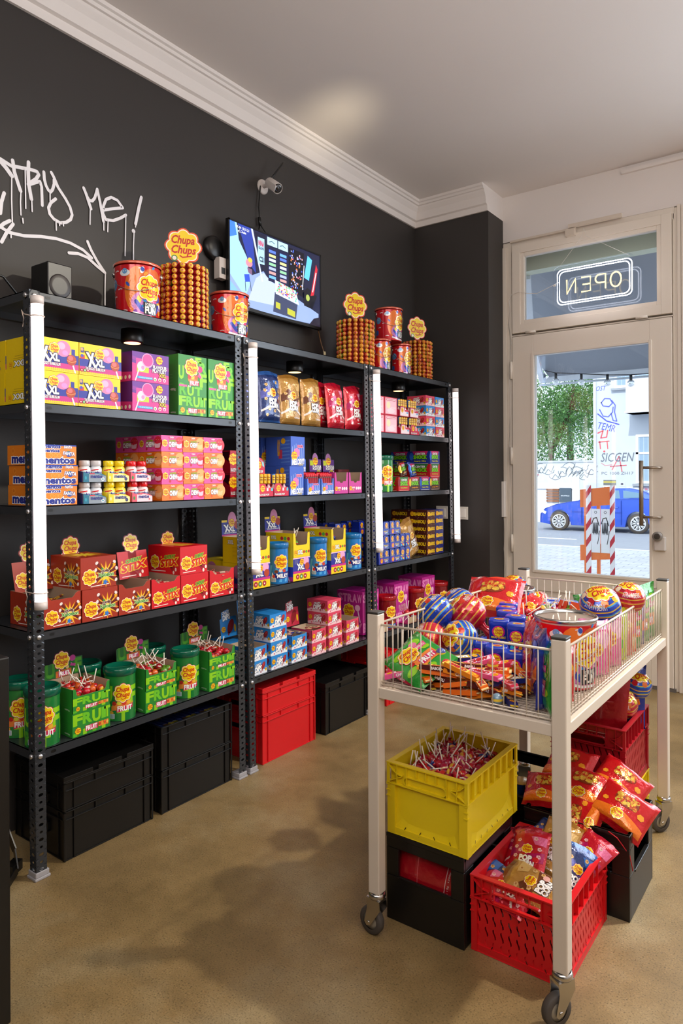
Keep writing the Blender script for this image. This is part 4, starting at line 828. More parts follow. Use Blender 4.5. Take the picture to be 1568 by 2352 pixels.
# ---- left rack, third shelf
Z=SZ[1]; W_=.134
CT=tray_mesh('cola_tray',W_,.19,.105,.088,'a3301a',art_cola(W_,.088),art_cola(.19,.095),fill='3a1c14',fillh=.62)
CC=box_mesh('cola_carton',W_,.175,.104,'a3301a',art_cola(W_,.100),art_cola(.175,.10),(lambda a:(burst(a,.5,.5,.4),a)[-1])(Art(W_,.175)))
ST=tray_mesh('cherry_tray',W_,.19,.105,.088,'d1111e',art_stix(W_,.086),art_stix(.19,.095),fill='7a101c',fillh=.70)
SCm=box_mesh('cherry_carton',W_,.185,.104,'d1111e',art_stix(W_,.100),art_stix(.185,.10),(lambda a:(a.P([(.3,.2),(.9,.3),(.7,.8),(.2,.7)],'e8a02a',1),a)[-1])(Art(W_,.185)))
def fl_head(r,stem,base,logoonly=True,card=None,cardart=None,w=.13,hc=.10,cy=None):
    """upright header card: optional panel with the logo flower standing on top"""
    cy=(hc if card else 0)+r*.78+stem; m=MB(); o=[(w/2-.02,0),(w/2+.02,0)] if not card else None
    a=Art(1,1); a.F(w/2,cy,r*1.06,'8a1c14' if base!='27309a' else '27309a',.5); a.L=1; a.logo(w/2,cy,r); 
    if not card: a.E(w/2-r*.8,cy-r*.95,.011,.013,'f2e6dc',10,.2); a.E(w/2+r*.8,cy-r*.95,.011,.013,'f2e6dc',10,.2)
    t=.0012; 
    fo=flower_outline(w/2,cy,r*1.06); wall_poly(m,fo,lambda u,v,q:(q,u,v),t,H(base),H('b8a99a')); m.box(-t,w/2-.018,0,0,w/2+.018,cy,H(base))
    if card: m.box(-t,0,0,0,w,hc,H(card))
    if cardart: cardart.emit(m,lambda u,v,q:(q,u,v))
    a.emit(m,lambda u,v,q:(q+.0004,u,v)); return m.mesh('header_card',CARD)
h_cola=fl_head(.036,.0,'a3301a',card=None); h_cola2=fl_head(.036,.0,'a3301a',card='a3301a',cardart=art_cola(.13,.10),hc=.10); h_stix=fl_head(.036,.0,'c8101c',card='c8101c',cardart=art_stix(.13,.10,True),hc=.10); h_stix1=fl_head(.033,.0,'c8101c')
def tray(mesh,hd=None,hx=-.19,hy=.002,hz=.1,lean=.06,name='display_tray'):
    P=Proto(name,mesh,[('header_card',hd,None,None)] if hd else ()); return P
def place_tray(mesh,loc,label,group,hd=None,off=(0,0,0),lean=0,name='display_carton',rz=0):
    o=place(Proto(name,mesh),loc,label,'box',group,rz=rz)
    if hd: c=bpy.data.objects.new('header_card',hd); link(c,o); c.location=off; c.rotation_euler=(0,-lean,0)
    return o
gc='brown cola stick cartons'; gs_='red cherry stick cartons'
place_tray(CT,(-.008,.027,Z+G),'opened brown cola stick carton at the left end of the third shelf',gc,h_cola2,(-.16,.002,.098),.25)
place_tray(CC,(-.008,.165,Z+G),'closed brown cola stick carton in the bottom row, under another carton',gc)
place_tray(CT,(-.008,.302,Z+G),'opened brown cola stick carton next to the red cartons',gc)
place_tray(CC,(-.010,.161,Z+.1055),'closed brown cola stick carton stacked on top, flower sign behind',gc,h_cola,(-.165,.002,.100))
place_tray(ST,(-.008,.439,Z+G),'opened red cherry stick carton, left of the red ones, with header card',gs_,h_stix,(-.12,-.045,.100),.18)
place_tray(SCm,(-.008,.575,Z+G),'closed red cherry stick carton in the bottom row, middle of the red ones',gs_)
place_tray(ST,(-.008,.715,Z+G),'opened red cherry stick carton at the right end of the row',gs_)
place_tray(SCm,(-.008,.571,Z+.1055),'closed red cherry stick carton stacked on top, with flower sign',gs_,h_stix1,(-.165,.012,.094))
R9=random.Random(9); gsp='wrapped sticks in the opened cartons'
STK={k:(lambda m:(m.bar((0,-.026,0),(0,.026,0),.007,.006,H(c)),m.bar((0,-.010,.0005),(0,.012,.0005),.0074,.0064,H(d)),[m.bar((0,s*.026,0),(0,s*.034,.001),.011,.002,H(d)) for s in (-1,1)],m.mesh('wrapped_stick',WRAP))[-1])(MB()) for k,c,d in (('c','8a2c16','d8a83a'),('s','c8142a','e8c9b0'))}
for k,y0,n,nm in (('c',.04,7,'brown cola stick lying in the leftmost opened carton'),('s',.452,12,'red wrapped stick in the opened cherry carton at the left'),('s',.73,9,'red wrapped stick in the opened cherry carton at the right')):
    for i in range(n): place(Proto('wrapped_stick',STK[k]),(-.022-.15*R9.random(),y0+.02+.075*R9.random(),Z+(.074 if k=='s' else .070)+.012*R9.random()),nm,'candy',nm.replace('stick','sticks',1),rot=(R9.uniform(-.3,.3),R9.uniform(-.2,.2),R9.uniform(-.9,.9)))
# ---- left rack, bottom shelf
Z=SZ[0]
def fruit_head():
    w=.145; hc=.052; m=MB(); t=.0012; wall_poly(m,[(0,0),(w,0),(w,hc+.004),(w*.74,hc+.004),(w*.74,hc-.002),(w*.30,hc-.002),(w*.30,hc),(0,hc-.006)],lambda u,v,q:(q,u,v),t,H('1f6b2a'),H('b8a99a')); a=Art(w,hc)
    a.T('F',.88,.55,.14,.8,'4f9a1f',bold=.05,L=1); a.T('U',.16,.5,.2,.8,'3f8a24',bold=.05,L=1); a.P([(.30,-.02),(.70,.02),(.70,.45),(.30,.40)],'c86a2a',2); a.P([(.36,.02),(.66,.05),(.66,.36),(.36,.32)],'b81c60',3); a.T('FRUIT',.51,.19,.26,.26,'f4eef0',bold=.04,L=4); a.E(.42,.50,.13,.13,'8a2a2a',L=3); a.E(.60,.55,.12,.12,'d8c87a',L=3)
    a.S([(.70,.75),(.80,.5)],.05,'d8a0c0',3); a.E(.74,1.06,.22,.20,'b83a8a',L=4); a.P([(.66,.60),(.80,.50),(.82,.66),(.70,.74)],'c03a8a',5); a.L=5; a.logo(.46,1.06,.62); a.emit(m,lambda u,v,q:(q,u,v))
    fo=flower_outline(.46*w,1.06*hc,.62*hc); wall_poly(m,fo,lambda u,v,q:(q*.9,u,v),t,H('d0121c'),H('b8a99a')); return m.mesh('header_card',CARD)
FH=fruit_head(); FT=tray_mesh('fruit_tray',.139,.165,.155-.077,.052,GR,art_fruit_front(.139,.050),art_fruit_side(.165,.075),shoulder=.008)
gl='green fruit lollipop cartons on the bottom shelf'
for i,(y,nm) in enumerate([(.128,'left'),(.412,'middle'),(.712,'right')]):
    place(Proto('lollipop_carton',GF),(-.008,y,Z+G),'closed green fruit carton under the open %s one, bottom shelf'%nm,'box',gl)
    place_tray(FT,(-.008,y,Z+.0775),'open green fruit carton full of lollipops, %s of the three'%nm,gl,FH,(-.160,-.004,.080),.05)
    handful(19,-.15,-.024,y+.020,y+.121,Z+.124,'small lollipop sticking out of the %s open green carton'%nm,'lollipops in the %s green carton'%nm,20+i,cols=(0,2,6,0) if i!=1 else (5,1,0,6),lo=.25,hi=1.4,dn=.0)
TF=tub_parts('fruit',.0525,.168)
gt='green tubs on the bottom shelf'
for x,y,nm in [(-.062,.057,'beside the left rack post'),(-.062,.345,'left of the middle open carton'),(-.064,.640,'right of the middle open carton'),(-.200,.30,'in the back row, between the left tubs'),(-.205,.592,'in the back row, behind the right tub'),(-.20,-.002+.06,'behind the corner tub at the left end'),(-.148,-.04+.105,'half hidden by the corner post, far left')][:6]:
    place(TF,(x,y,Z+G),'green cylindrical lollipop tub with teal lid, %s'%nm,'tub',gt)
# ---- middle rack, upper shelf: popcorn bags
Z=SZ[3]
PB={}
for v,b,e in (('blue','21366f','2f5aa0'),('gold','b98a45','9a6a2a'),('red','c2162c','b81430')):
    PB[v]=[bag_mesh('popcorn_bag',.142,.222,b,art_pop(.142,.222,v),.028,seed=s_,edge=e,fold=.013) for s_ in (2,5)]
gp='popcorn bags on the middle rack'
for v,k,y,dx,ln,rz,nm in [('blue',0,1.105,-.045,.07,.02,'blue popcorn bag at the left end of the row'),('gold',0,1.247,-.052,.05,-.03,'brown and gold popcorn bag, left of the two'),('gold',1,1.395,-.046,.06,.02,'brown and gold popcorn bag, right of the two'),('red',0,1.588,-.045,.10,.05,'red popcorn bag leaning left, left of the two red ones in front'),('red',1,1.742,-.050,.06,.0,'red popcorn bag at the right end of the row'),('red',1,1.515,-.10,.05,.0,'red popcorn bag in the back row, mostly hidden'),('blue',1,1.04,-.10,.05,.3,'blue popcorn bag at the back left, edge showing')]:
    place(Proto('popcorn_bag',PB[v][k]),(dx,y,Z+.004),nm,'bag',gp,rot=(0,-ln,rz))
# ---- middle rack, second shelf
Z=SZ[2]
def pop_bottle(k):
    m=MB(); c=H(['d8a8a8','e09078','c8506a','e8b0b8'][k%4]); y_=H('e0a01c' if k else '2a6ab8'); r=.0115
    m.lathe([(0,0,c),(r,0,c),(r,.032,c),(r*.45,.046,c),(r*.42,.052,c),(r*.78,.0525,y_),(r*.80,.092,y_),(r*.7,.095,y_),(0,.0955,y_)],12)
    a=Art(.016,.035); a.R(0,0,1,1,'e8b81c' if k else 'f0c81c',1); a.T('Chupa',.5,.72,.9,.2,'7a1a14',bold=.04,rot=0,L=2); a.T('Chups',.5,.42,.9,.2,'7a1a14',bold=.04,L=2); a.emit(m,lambda u,v,q:((r*.8+q)*math.cos(PHI+(u-.008)/r),(r*.8+q)*math.sin(PHI+(u-.008)/r),.055+v),.005); return m.mesh('candy_bottle',TUB)
PBt=[pop_bottle(k) for k in range(4)]
def frz_tray(white=False):
    w,d=.098,.10; m=MB(); c=H('c81c40'); pf=[(0,0),(w,0),(w,.026),(w*.9,.040),(w*.55,.034),(w*.48,.050),(w*.42,.055),(w*.12,.055),(w*.05,.045),(0,.030)]
    wall_poly(m,pf,lambda u,v,q:(q,u,v),.0014,c,H('d8b0b8')); wall_poly(m,[(0,0),(d,0),(d,.03),(0,.095)],lambda u,v,q:(-d+u,-q,v),.0014,c,H('8a1a2a')); wall_poly(m,[(0,0),(d,0),(d,.03),(0,.095)],lambda u,v,q:(-d+u,w+q,v),.0014,c,H('8a1a2a')); m.box(-d,0,0,-d+.0014,w,.095,H('8a1a2a')); m.box(-d+.002,.002,0,-.002,w-.002,.0015,c)
    a=Art(w,.055); 
    if white: a.P([(.05,.04),(.95,.04),(.95,.48),(.52,.5),(.45,.9),(.15,.9),(.05,.5)],'f1dfe6',1); a.L=2; a.logo(.28,.62,.26,True); a.R(.72,.3,.92,.46,'6ab0dc',2)
    else: a=art_frooze(w,.055)
    a.emit(m,fF(0)); return m.mesh('display_tray',CARD)
FZ=[frz_tray(),frz_tray(True)]
def frz(x,y,z,lab,grp,white=False,n=4,rz=0):
    place(Proto('candy_bottle_tray',FZ[white]),(x,y,z+G),lab,'tray',grp,rz=rz)
    for k in range(n): place(Proto('candy_bottle',PBt[k if k<4 else 1]),(x-.017,y+.014+k*.0232,z+.0022),'small candy bottle standing in the '+lab.split(',')[0][:44].replace('red and pink ',''),'bottle','bottles in '+lab)
frz(-.01,.992,Z,'pink tray beside the light tube, middle rack second shelf','trays of candy bottles')
frz(-.01,1.093,Z,'pink tray left of the blue cartons, middle rack second shelf','trays of candy bottles')
def arch(w,h,n=14): return [(0,0),(w,0),(w,h*.45)]+[(w/2+w/2*math.cos(t),h*.45+h*.55*math.sin(t)) for t in [PI*i/n for i in range(1,n)]]+[(0,h*.45)]
FHd=card_mesh('header_card',arch(.078,.072),.0012,art_frooze(.078,.072,True),'b8a99a','c81c40')
for y,nm in ((1.028,'red arched header card with a yellow flower above the pink trays'),): place(Proto('header_card',FHd),(-.075,y,Z+.097),nm,'sign',None)
PRd=box_mesh('red_pop_box',.058,.10,.098,'b81430',art_frooze(.058,.098),(lambda a:(a.P([(.2,.95),(.9,.5),(.95,.95)],'3a0a14',1),a.P([(.05,.1),(.5,.1),(.5,.5),(.05,.5)],'e04a5a',1),a)[-1])(Art(.10,.098)))
for i in range(2): place(Proto('candy_carton',PRd),(-.125,.945,Z+.0995*i+G),'dark red clear-windowed candy carton behind the post, %s one'%['lower','upper'][i],'box','red cartons behind the post')
MLB=Proto('lollipop_carton',box_mesh('blue_carton',.097,.15,.132,'3f63c8',art_melody(.097,.132),(lambda a:([a.S([(.62,.12+.12*k),(.95,.14+.12*k)],.04,'5a86d8',1) for k in range(7)],a.T('MELODY',.52,.62,.10,.5,'d8a81c',rot=0,bold=.05,L=2),a.E(.7,.85,.10,.10,'e8b01c',L=3),a.R(.52,.25,.66,.55,'c03a5a',2),a)[-1])(Art(.15,.132))))
place(MLB,(-.022,1.212,Z+G),'blue singing lollipop carton, lower of the pair','box','blue singing lollipop cartons')
place(MLB,(-.018,1.215,Z+.1335),'blue singing lollipop carton, upper of the pair','box','blue singing lollipop cartons')
place(MLB,(-.19,1.205,Z+.1335),'blue singing lollipop carton behind the upper one, side visible','box','blue singing lollipop cartons')
MT=tray_mesh('whistle_tray',.101,.10,.075,.052,'4a6fd0',art_melody(.101,.070),None,shoulder=.006,slope=.0,inner='8aa8e0')
wst=MB(); wst.lathe([(0,0,H('3a9aa8')),(.0052,0,H('3a9aa8')),(.0052,.05,H('c84a5a')),(.0052,.078,H('3aa8a0')),(.0075,.081,H('c4142a')),(.0078,.090,H('d81c2c')),(.005,.095,H('c4142a')),(0,.0955,H('c4142a'))],10); WST=wst.mesh('whistle_lollipop',TUB)
for i,y in enumerate((1.317,1.422)):
    nm=['left','right'][i]; place(Proto('lollipop_carton',MT),(-.01,y,Z+G),'open blue tray of whistle lollipops, %s of the two'%nm,'tray','open blue whistle lollipop trays')
    for k in range(6): 
        for q in range(2): place(Proto('whistle_lollipop',WST),(-.024-.022*q,y+.012+k*.0155+.004*q,Z+.0025+.006*q),'red-topped whistle lollipop standing in the %s blue tray'%nm,'lollipop','whistle lollipops, %s tray'%nm)
mh=card_mesh('header_card',[(0,0),(.078,0),(.078,.06),(.066,.066),(.06,.10),(.012,.105),(.010,.066),(0,.06)],.0012,art_melody(.078,.098),'b8a99a','4a6fd0')
place(Proto('header_card',mh),(-.095,1.335,Z+.105),'blue header card standing behind the left whistle lollipop tray','sign',None)
ev=MB(); ev.box(-.06,0,0,0,.10,.104,H('2a3a80')); place(Proto('candy_carton',ev.mesh('dark_blue_box',CARD)),(-.125,1.322,Z+G),'dark blue carton behind the left whistle lollipop tray','box',None)
PLT=tray_mesh('playlist_tray',.113,.10,.104,.060,'c43c96',(lambda a:(a.logo(.14,.4,.2,True),a.T('FLAVOUR',.34,.46,.22,.12,'ffffff',bold=.03,L=3),a.T('XXL',.34,.28,.14,.12,'e8e01c',bold=.03,L=3),[a.E(.58+.14*k,.40,.12,.13,'e8dce4',10,3) for k in range(3)],a)[-1])(Art(.113,.060)),None,shoulder=.012,notch=.008)
def xhead(w,h,play):
    m=MB(); t=.0012; hc=h*.66; base='5a2a86' if play else '27309a'; m.box(-t,0,0,0,w,hc,H(base)); a=Art(w,hc)
    a.E(.60 if not play else .5,1.0,.36,.50,'d58fd0' if play else 'e08ab8',L=1); wall_poly(m,[((.60 if not play else .5)*w+.36*hc*math.cos(2*PI*i/20),hc+.50*hc*math.sin(2*PI*i/20)) for i in range(20)],lambda u,v,q:(q,u,v),t,H('d58fd0'),H('b8a99a'))
    if play: a.R(.05,.5,.35,.9,'b9c926',2); a.T('FLAVOUR',.62,.42,.7,.18,'ffffff','1c1430',bold=.03,ob=.08,L=5); a.T('PLAYLIST',.62,.22,.7,.18,'ffffff','1c1430',bold=.03,ob=.08,L=5); a.T('XXL',.75,.06,.3,.12,'e8e01c','1c1430',bold=.03,ob=.08,L=5); a.L=6; a.logo(.5,.84,.34,True)
    else: a.R(0,.86,.3,1,'f2cf0a',0); a.R(.75,.80,1,1,'f2cf0a',0); a.R(0,0,1,.10,'c72a86',2); a.E(.86,.66,.24,.26,'a8341c',L=2); a.S([(.9,.4),(.96,.1)],.06,'e8dce8',2); a.T('X',.28,.48,.30,.42,'ffffff','191c4a',shear=-.3,bold=.05,ob=.1,L=5); a.T('XL',.56,.42,.34,.28,'ffffff','191c4a',bold=.05,ob=.1,L=5); a.T('THE BIGGEST BUBBLEGUM',.5,.19,.8,.07,'ffffff',bold=.02,L=5); a.L=6; a.logo(.56,.82,.27,True)
    a.emit(m,fF(0)); return m.mesh('header_card',CARD)
XH=xhead(.105,.105,False); PH_=xhead(.096,.095,True)
for i,y in enumerate((1.527,1.645)):
    nm=['left','right'][i]; place_tray(PLT,(-.01,y,Z+G),'open pink lollipop carton with kraft inside, %s of the two'%nm,'open pink playlist cartons',PH_,(-.17,[-.0,-.01][i]+.02,.108),.05)
lab='small stick lollipop in the left open pink carton'
for k in range(3): lolly((-.05-.02*k,1.555+.022*k,Z+.045),(5,6,0)[k],tilt(random.Random(k+60),.2,.6),lab,'lollipops in the pink carton')
rb=MB(); [rb.box(-.10,0,.0+k*.012,0,.095,.011+k*.012,H('6a0f18')) for k in range(10)]; place(Proto('candy_carton',rb.mesh('dark_red_pack',CARD)),(-.16,1.80-.10+.06,Z+.05-.049),'dark red ribbed pack at the back right of the second shelf','box',None)
# ---- middle rack, third shelf
Z=SZ[1]
XF=box_mesh('yellow_carton_small',.119,.165,.104,'f2cf0a',(lambda a:(a.P([(0,.38),(1,.38),(1,.95),(0,.95)],'27309a',0),a.P([(0,.95),(1,.95),(1,1),(0,1)],'f4c8dc',1),a.R(0,.32,1,.42,'c72a86',2),a.E(.76,.82,.20,.18,'e6a6cf',L=3),a.E(.82,.58,.16,.16,'b3401f',L=4),a.T('X',.34,.60,.22,.26,'ffffff','191c4a',shear=-.3,bold=.05,ob=.1,L=6),a.T('XL',.52,.57,.24,.18,'ffffff','191c4a',bold=.05,ob=.1,L=6),a.R(.08,.72,.30,.92,'5a5a9a',3),[(a.E(.26+.22*k,.17,.11,.11,'7a1430',L=3),a.E(.26+.22*k,.17,.08,.08,c,L=4),a.E(.26+.22*k,.17,.03,.03,'ffffff',L=5)) for k,c in enumerate(('c8243a','5ab24a','c8243a'))],setattr(a,'L',8),a.logo(.5,.80,.15,True),a)[-1])(Art(.119,.104)),(lambda a:(a.R(0,0,1,.62,'27309a',0),a.R(.0,0,1,.18,'c72a86',1),a.E(.55,.66,.28,.28,'c878a0',L=2),a.E(.72,.38,.2,.22,'8a1c1c',L=3),a.S([(.8,.2),(.88,.0)],.06,'d8c8d8',3),a)[-1])(Art(.165,.104)))
XT=tray_mesh('yellow_tray',.119,.165,.110,.055,'f2cf0a',(lambda a:(a.T('XXL',.42,.45,.28,.36,'ffffff','191c4a',bold=.04,ob=.1,L=2),[(a.E(.64+.14*k,.45,.13,.13,'7a1430',L=2),a.E(.64+.14*k,.45,.09,.09,c,L=3)) for k,c in enumerate(('c8243a','5ab24a','c8243a'))],setattr(a,'L',2),a.logo(.16,.45,.26,True),a)[-1])(Art(.119,.050)),(lambda a:(a.T('XXL',.30,.80,.2,.14,'ffffff','3a3020',bold=.04,ob=.1,L=2),[a.E(.6+.12*k,.78,.08,.08,('c8243a','5ab24a','c8243a')[k],10,2) for k in range(3)],[a.S([(.35,.6-.05*k),(.9,.6-.05*k)],.008,'b89a1c',1) for k in range(9)],a)[-1])(Art(.165,.110)),shoulder=.010)
gy='yellow bubblegum lollipop cartons, middle rack third shelf'
for i,(x,y,nm) in enumerate([(-.008,.944,'beside the light tube'),(-.008,1.215,'between two blue tubs'),(-.008,1.495,'right of the second blue tub')]):
    place(Proto('lollipop_carton',XF),(x,y,Z+G),'closed yellow lollipop carton below an open one, %s'%nm,'box',gy)
    place_tray(XT,(x,y,Z+.1055),'open yellow lollipop carton with header card, %s'%nm,gy,XH,(-.172,.004,.108),.04)
    handful(4 if i else 3,-.12,-.03,y+.03,y+.10,Z+.155,'wrapped lollipop in the open yellow carton %s'%nm,'lollipops in the open yellow carton '+nm,40+i,cols=(5,4,3),lo=.2,hi=1.1,under=False)
place(Proto('lollipop_carton',XF),(-.20,.975,Z+G),'closed yellow lollipop carton at the back, lower of the pair behind the post','box',gy)
TM=tub_parts('milky',.0485,.168,lid=BLUELID,body='1d77c4')
for y,nm in ((1.165,'left'),(1.447,'middle'),(1.735,'right')): place(TM,(-.058,y,Z+G),'blue cylindrical milky lollipop tub, %s of the three'%nm,'tub','blue milky tubs')
# blue gum cubes packs: two-bottle packs seen in rows
def gumpack():
    m=MB(); c=H('1a2f9c'); w,h=.106,.072
    for k in range(2): 
        m.box(-.05,.003+k*.053,0,-.003,.050+k*.053,h-.004,c); m.box(-.048,.006+k*.053,h-.004,-.006,.047+k*.053,h,H('24389c'))
    m.box(-.055,0,0,.0,w,.034,H('20379f')); a=art_multi(w,.034); a.emit(m,fF(0))
    for k in range(2):
        b=Art(.046,.038); b.E(.5,.5,.34,.34,'d22a8a',L=1); b.L=2; b.logo(.5,.52,.34,True); b.T('MULTI',.6,.12,.6,.16,'f6d61c',bold=.03,L=2); b.emit(m,lambda u,v,q,k=k:(-.003+q,.004+k*.053+u,.034+v))
    return m.mesh('gum_pack',TUB)
def gumtall():
    m=MB(); c=H('1a2f9c'); w,h=.051,.072; m.box(-.05,.002,0,-.003,w-.002,h-.004,c); m.box(-.046,.005,h-.004,-.006,w-.005,h,H('24389c'))
    b=Art(.047,.068); b.E(.5,.66,.22,.22,'d22a8a',L=1); b.L=2; b.logo(.5,.66,.22,True); b.T('MULTI',.4,.38,.6,.10,'f6d61c',bold=.03,L=2); [b.E(.25+.22*k,.15+.08*(k%2),.09,.09,('3ac0e0','e02a4a','f0d01c')[k],8,2) for k in range(3)]; b.emit(m,lambda u,v,q:(-.003+q,.002+u,v)); return m.mesh('gum_pack',TUB)
GP_=gumpack(); GTL=gumtall(); gg='blue multi gum packs on the right rack'
for ci,y in enumerate((1.912,2.024)):
    for r_ in range(3): place(Proto('gum_pack',GP_),(-.01,y,Z+.0755*r_+G),'dark blue twin gum pack, %s row, %s column by the light tube'%(['bottom','middle','top'][r_],['left','right'][ci]),'box',gg)
for ci,y in enumerate((2.135,2.189)):
    for r_ in range(2): place(Proto('gum_pack',GTL),(-.012,y,Z+.0755*r_+G),'single tall dark blue gum tub, %s row, %s one before the gold bag'%(['lower','upper'][r_],['left','right'][ci]),'box',gg)
for xi,x in enumerate((-.085,-.165)):
    for ci in range(4):
        for r_ in range(3):
            if xi==1 and r_<2: continue
            y=1.70+.106*ci
            if ci==3 and True: pass
            if y+.10>1.83 and y<1.86: continue
            place(Proto('gum_pack',GP_),(x-.05,y,Z+.0755*r_+G),'dark blue twin gum pack in the back rows, %s row, %s line'%(['bottom','middle','top'][r_],['front','rear'][xi]),'box','blue gum packs behind the blue tub')
# ---- middle rack, bottom shelf: ice lolly dip cartons
Z=SZ[0]
DB=box_mesh('blue_dip_carton',.107,.120,.0590,'2a8ad8',art_dips(.107,.059,True),art_dips(.120,.059,True)); DR=box_mesh('red_dip_carton',.107,.125,.0590,'dc4462',art_dips(.107,.059,False),art_dips(.125,.059,False))
def dtray(blue): return tray_mesh('open_dip_carton',.107,.125,.0605,.0575,'2a8ad8' if blue else 'dc4462',art_dips(.107,.0565,blue),art_dips(.125,.0575,blue),shoulder=.004,fill='5a1c2a',fillh=.55,inner='cdb79c')
DBT,DRT=dtray(True),dtray(False)
def dhead(blue):
    w,h=.098,.085; o=[(0,0),(w,0),(w,h),(w*.62,h*1.02),(w*.56,h*1.42),(w*.12,h*1.30),(w*.10,h*.98),(0,h*.95)]; a=Art(w,h); c='2a8ad8' if blue else 'c8324a'
    a.E(.62,.52,.38,.20,'8a1a20',16,2,rot=1.1); a.S([(.5,.3),(.46,.12)],.09,'8a1a20',2); a.T('DIPS',.40,1.02,.48,.26,'ffffff','16204a' if blue else '5a1020',shear=.3,rot=.15,bold=.06,ob=.11,L=4); a.T('CRAZY',.38,1.26,.44,.14,'ffffff','16204a' if blue else '5a1020',shear=.3,rot=.12,bold=.04,ob=.09,L=5); a.E(.88,.4,.07,.2,'f0c81c',L=3); a.L=3; a.logo(.18,.42,.16,True); return card_mesh('header_card',o,.0012,a,'b8a99a',c)
HB,HR=dhead(True),dhead(False)
gb='blue dip candy cartons'; gr_='red dip candy cartons'
def dips(y,n,blue,topopen,nm,x=-.012,head=None,rough=0):
    for k in range(n):
        op_=topopen and k==n-1; me=(DBT if op_ else DB) if blue else (DRT if op_ else DR)
        lv=['bottom','second','third','top'][k] if k<n-1 else 'top'
        o=place(Proto('dip_carton',me),(x,y-.003*k*rough,Z+.0600*k+G),'%s dip candy carton, %s of the %s'%('blue' if blue else 'pink-red',lv,nm),'box',gb if blue else gr_)
        if head and k==n-1: c=bpy.data.objects.new('header_card',HB if blue else HR); link(c,o); c.location=head; c.rotation_euler=(0,-.12,0)
dips(.938,2,True,True,'stack beside the middle rack post')
dips(1.073,4,True,False,'tall blue stack of four',head=(-.15,-.04,.030),rough=1)
dips(1.207,2,True,True,'short blue stack left of the red cartons')
dips(1.350,2,False,True,'short red stack in the middle',head=(-.14,-.02,.06))
dips(1.479,4,False,False,'tall red stack of four',rough=1)
dips(1.619,2,False,True,'short red stack at the right')
dips(.95,2,True,False,'pair at the back behind the post',x=-.16,head=(-.03,.0,.075))
dr_=MB(); 
for st,(y,n) in {'s1':(1.365,7),'s2':(1.222,5)}.items():
    red=st=='s1'
    for i in range(n):
        R_=random.Random(i+n); q=MB(); q.box(-.012,-.012,0,.012,.012,.004,H('a8203a' if red else '2a4a9a')); q.box(-.005,-.012,.004,.005,.012,.0045,H('f0d0a0')); place(Proto('candy_packet',q.mesh('candy_packet',WRAP)),(-.03-.085*R_.random(),y+.008+.078*R_.random(),Z+.0945+.02),'small wrapped candy in the open %s dip carton'%('red' if red else 'blue'),'candy','packets in the open %s dip carton'%('red' if red else 'blue'),rz=R_.random()*3)
BWm=box_mesh('pink_tall_carton',.153,.165,.225,'b8208a',art_straw(.153,.225),art_straw(.165,.225,True))
for y,nm in ((1.835,'left'),(2.145,'middle'),(2.455,'right')): place(Proto('lollipop_carton',BWm),(-.06,y-.003,Z+G),'tall magenta lollipop carton, %s of the three'%nm,'box','tall magenta cartons')
TR=tub_parts('red',.0555,.168,lid=REDLID,body='7a0f18')
for y,nm in ((2.065,'left'),(2.375,'middle'),(2.665,'right')): place(TR,(-.066,y,Z+G),'dark red cylindrical cola lollipop tub, %s of the three'%nm,'tub','dark red cola tubs')
kt=MB(); kt.box(-.11,0,0,0,.09,.004,H('b02068')); wall_poly(kt,[(0,0),(.09,0),(.09,.05),(.045,.075),(0,.05)],lambda u,v,q:(-.11+q,u,v),.0014,H('b02068'),H('b8a082')); wall_poly(kt,[(0,0),(.09,0),(.09,.035),(0,.035)],lambda u,v,q:(q,u,v),.0014,H('b8a082'),H('b8a082')); KT=kt.mesh('magenta_tray',CARD)
for i,y in enumerate((1.90,2.20,2.50)):
    place(Proto('display_tray',KT),(-.005,y,Z+G),'magenta and kraft open tray of lollipops, %s of the three'%['left','middle','right'][i],'tray','open magenta trays')
    if i: handful(5,-.09,-.02,y+.02,y+.075,Z+.045,'lollipop in the %s open magenta tray'%['','middle','right'][i],'lollipops in the %s magenta tray'%['','middle','right'][i],70+i,cols=(0,2),under=False)
# ---- right rack, upper shelf
Z=SZ[3]
PK=Proto('candy_carton',box_mesh('pale_pink_carton',.127,.12,.096,'c82a44',art_pinkpack(.127,.096),None,None))
for ci,(y,cn) in enumerate(((1.852,'left, half behind the light tube'),(1.983,'right'))):
    for r_ in range(2): place(PK,(-.015,y,Z+.0975*r_+G),'pale pink carton with red edges, %s row, %s'%(['lower','upper'][r_],cn),'box','pale pink cartons on the right rack')
for r_ in range(2):
    for ci in range(2): frz(-.012,[2.14,2.248][ci]-.008*r_,Z+.0985*r_,'%s %s tray, right rack upper shelf'%(['lower','upper'][r_],['left','right'][ci]),'trays of candy bottles on the right rack',white=not(r_==0 and ci==1))
DB2=Proto('dip_carton',DB);DR2=Proto('dip_carton',DR)
for ci,y in enumerate((2.428,2.543)):
    for r_ in range(4):
        blue=(r_+ci)%2==0; place(DB2 if blue else DR2,(-.012,y-.002*r_,Z+.0602*r_+G),'%s dip candy carton on the right rack, %s row, %s column'%('blue' if blue else 'pink-red',['bottom','second','third','top'][r_],['left','right'][ci]),'box','dip candy cartons on the right rack')
place(DR2,(-.16,2.30,Z+.1806+G-.0),'pink-red dip candy carton behind the left column, near the top','box','dip candy cartons on the right rack',rz=0.0) if 0 else None
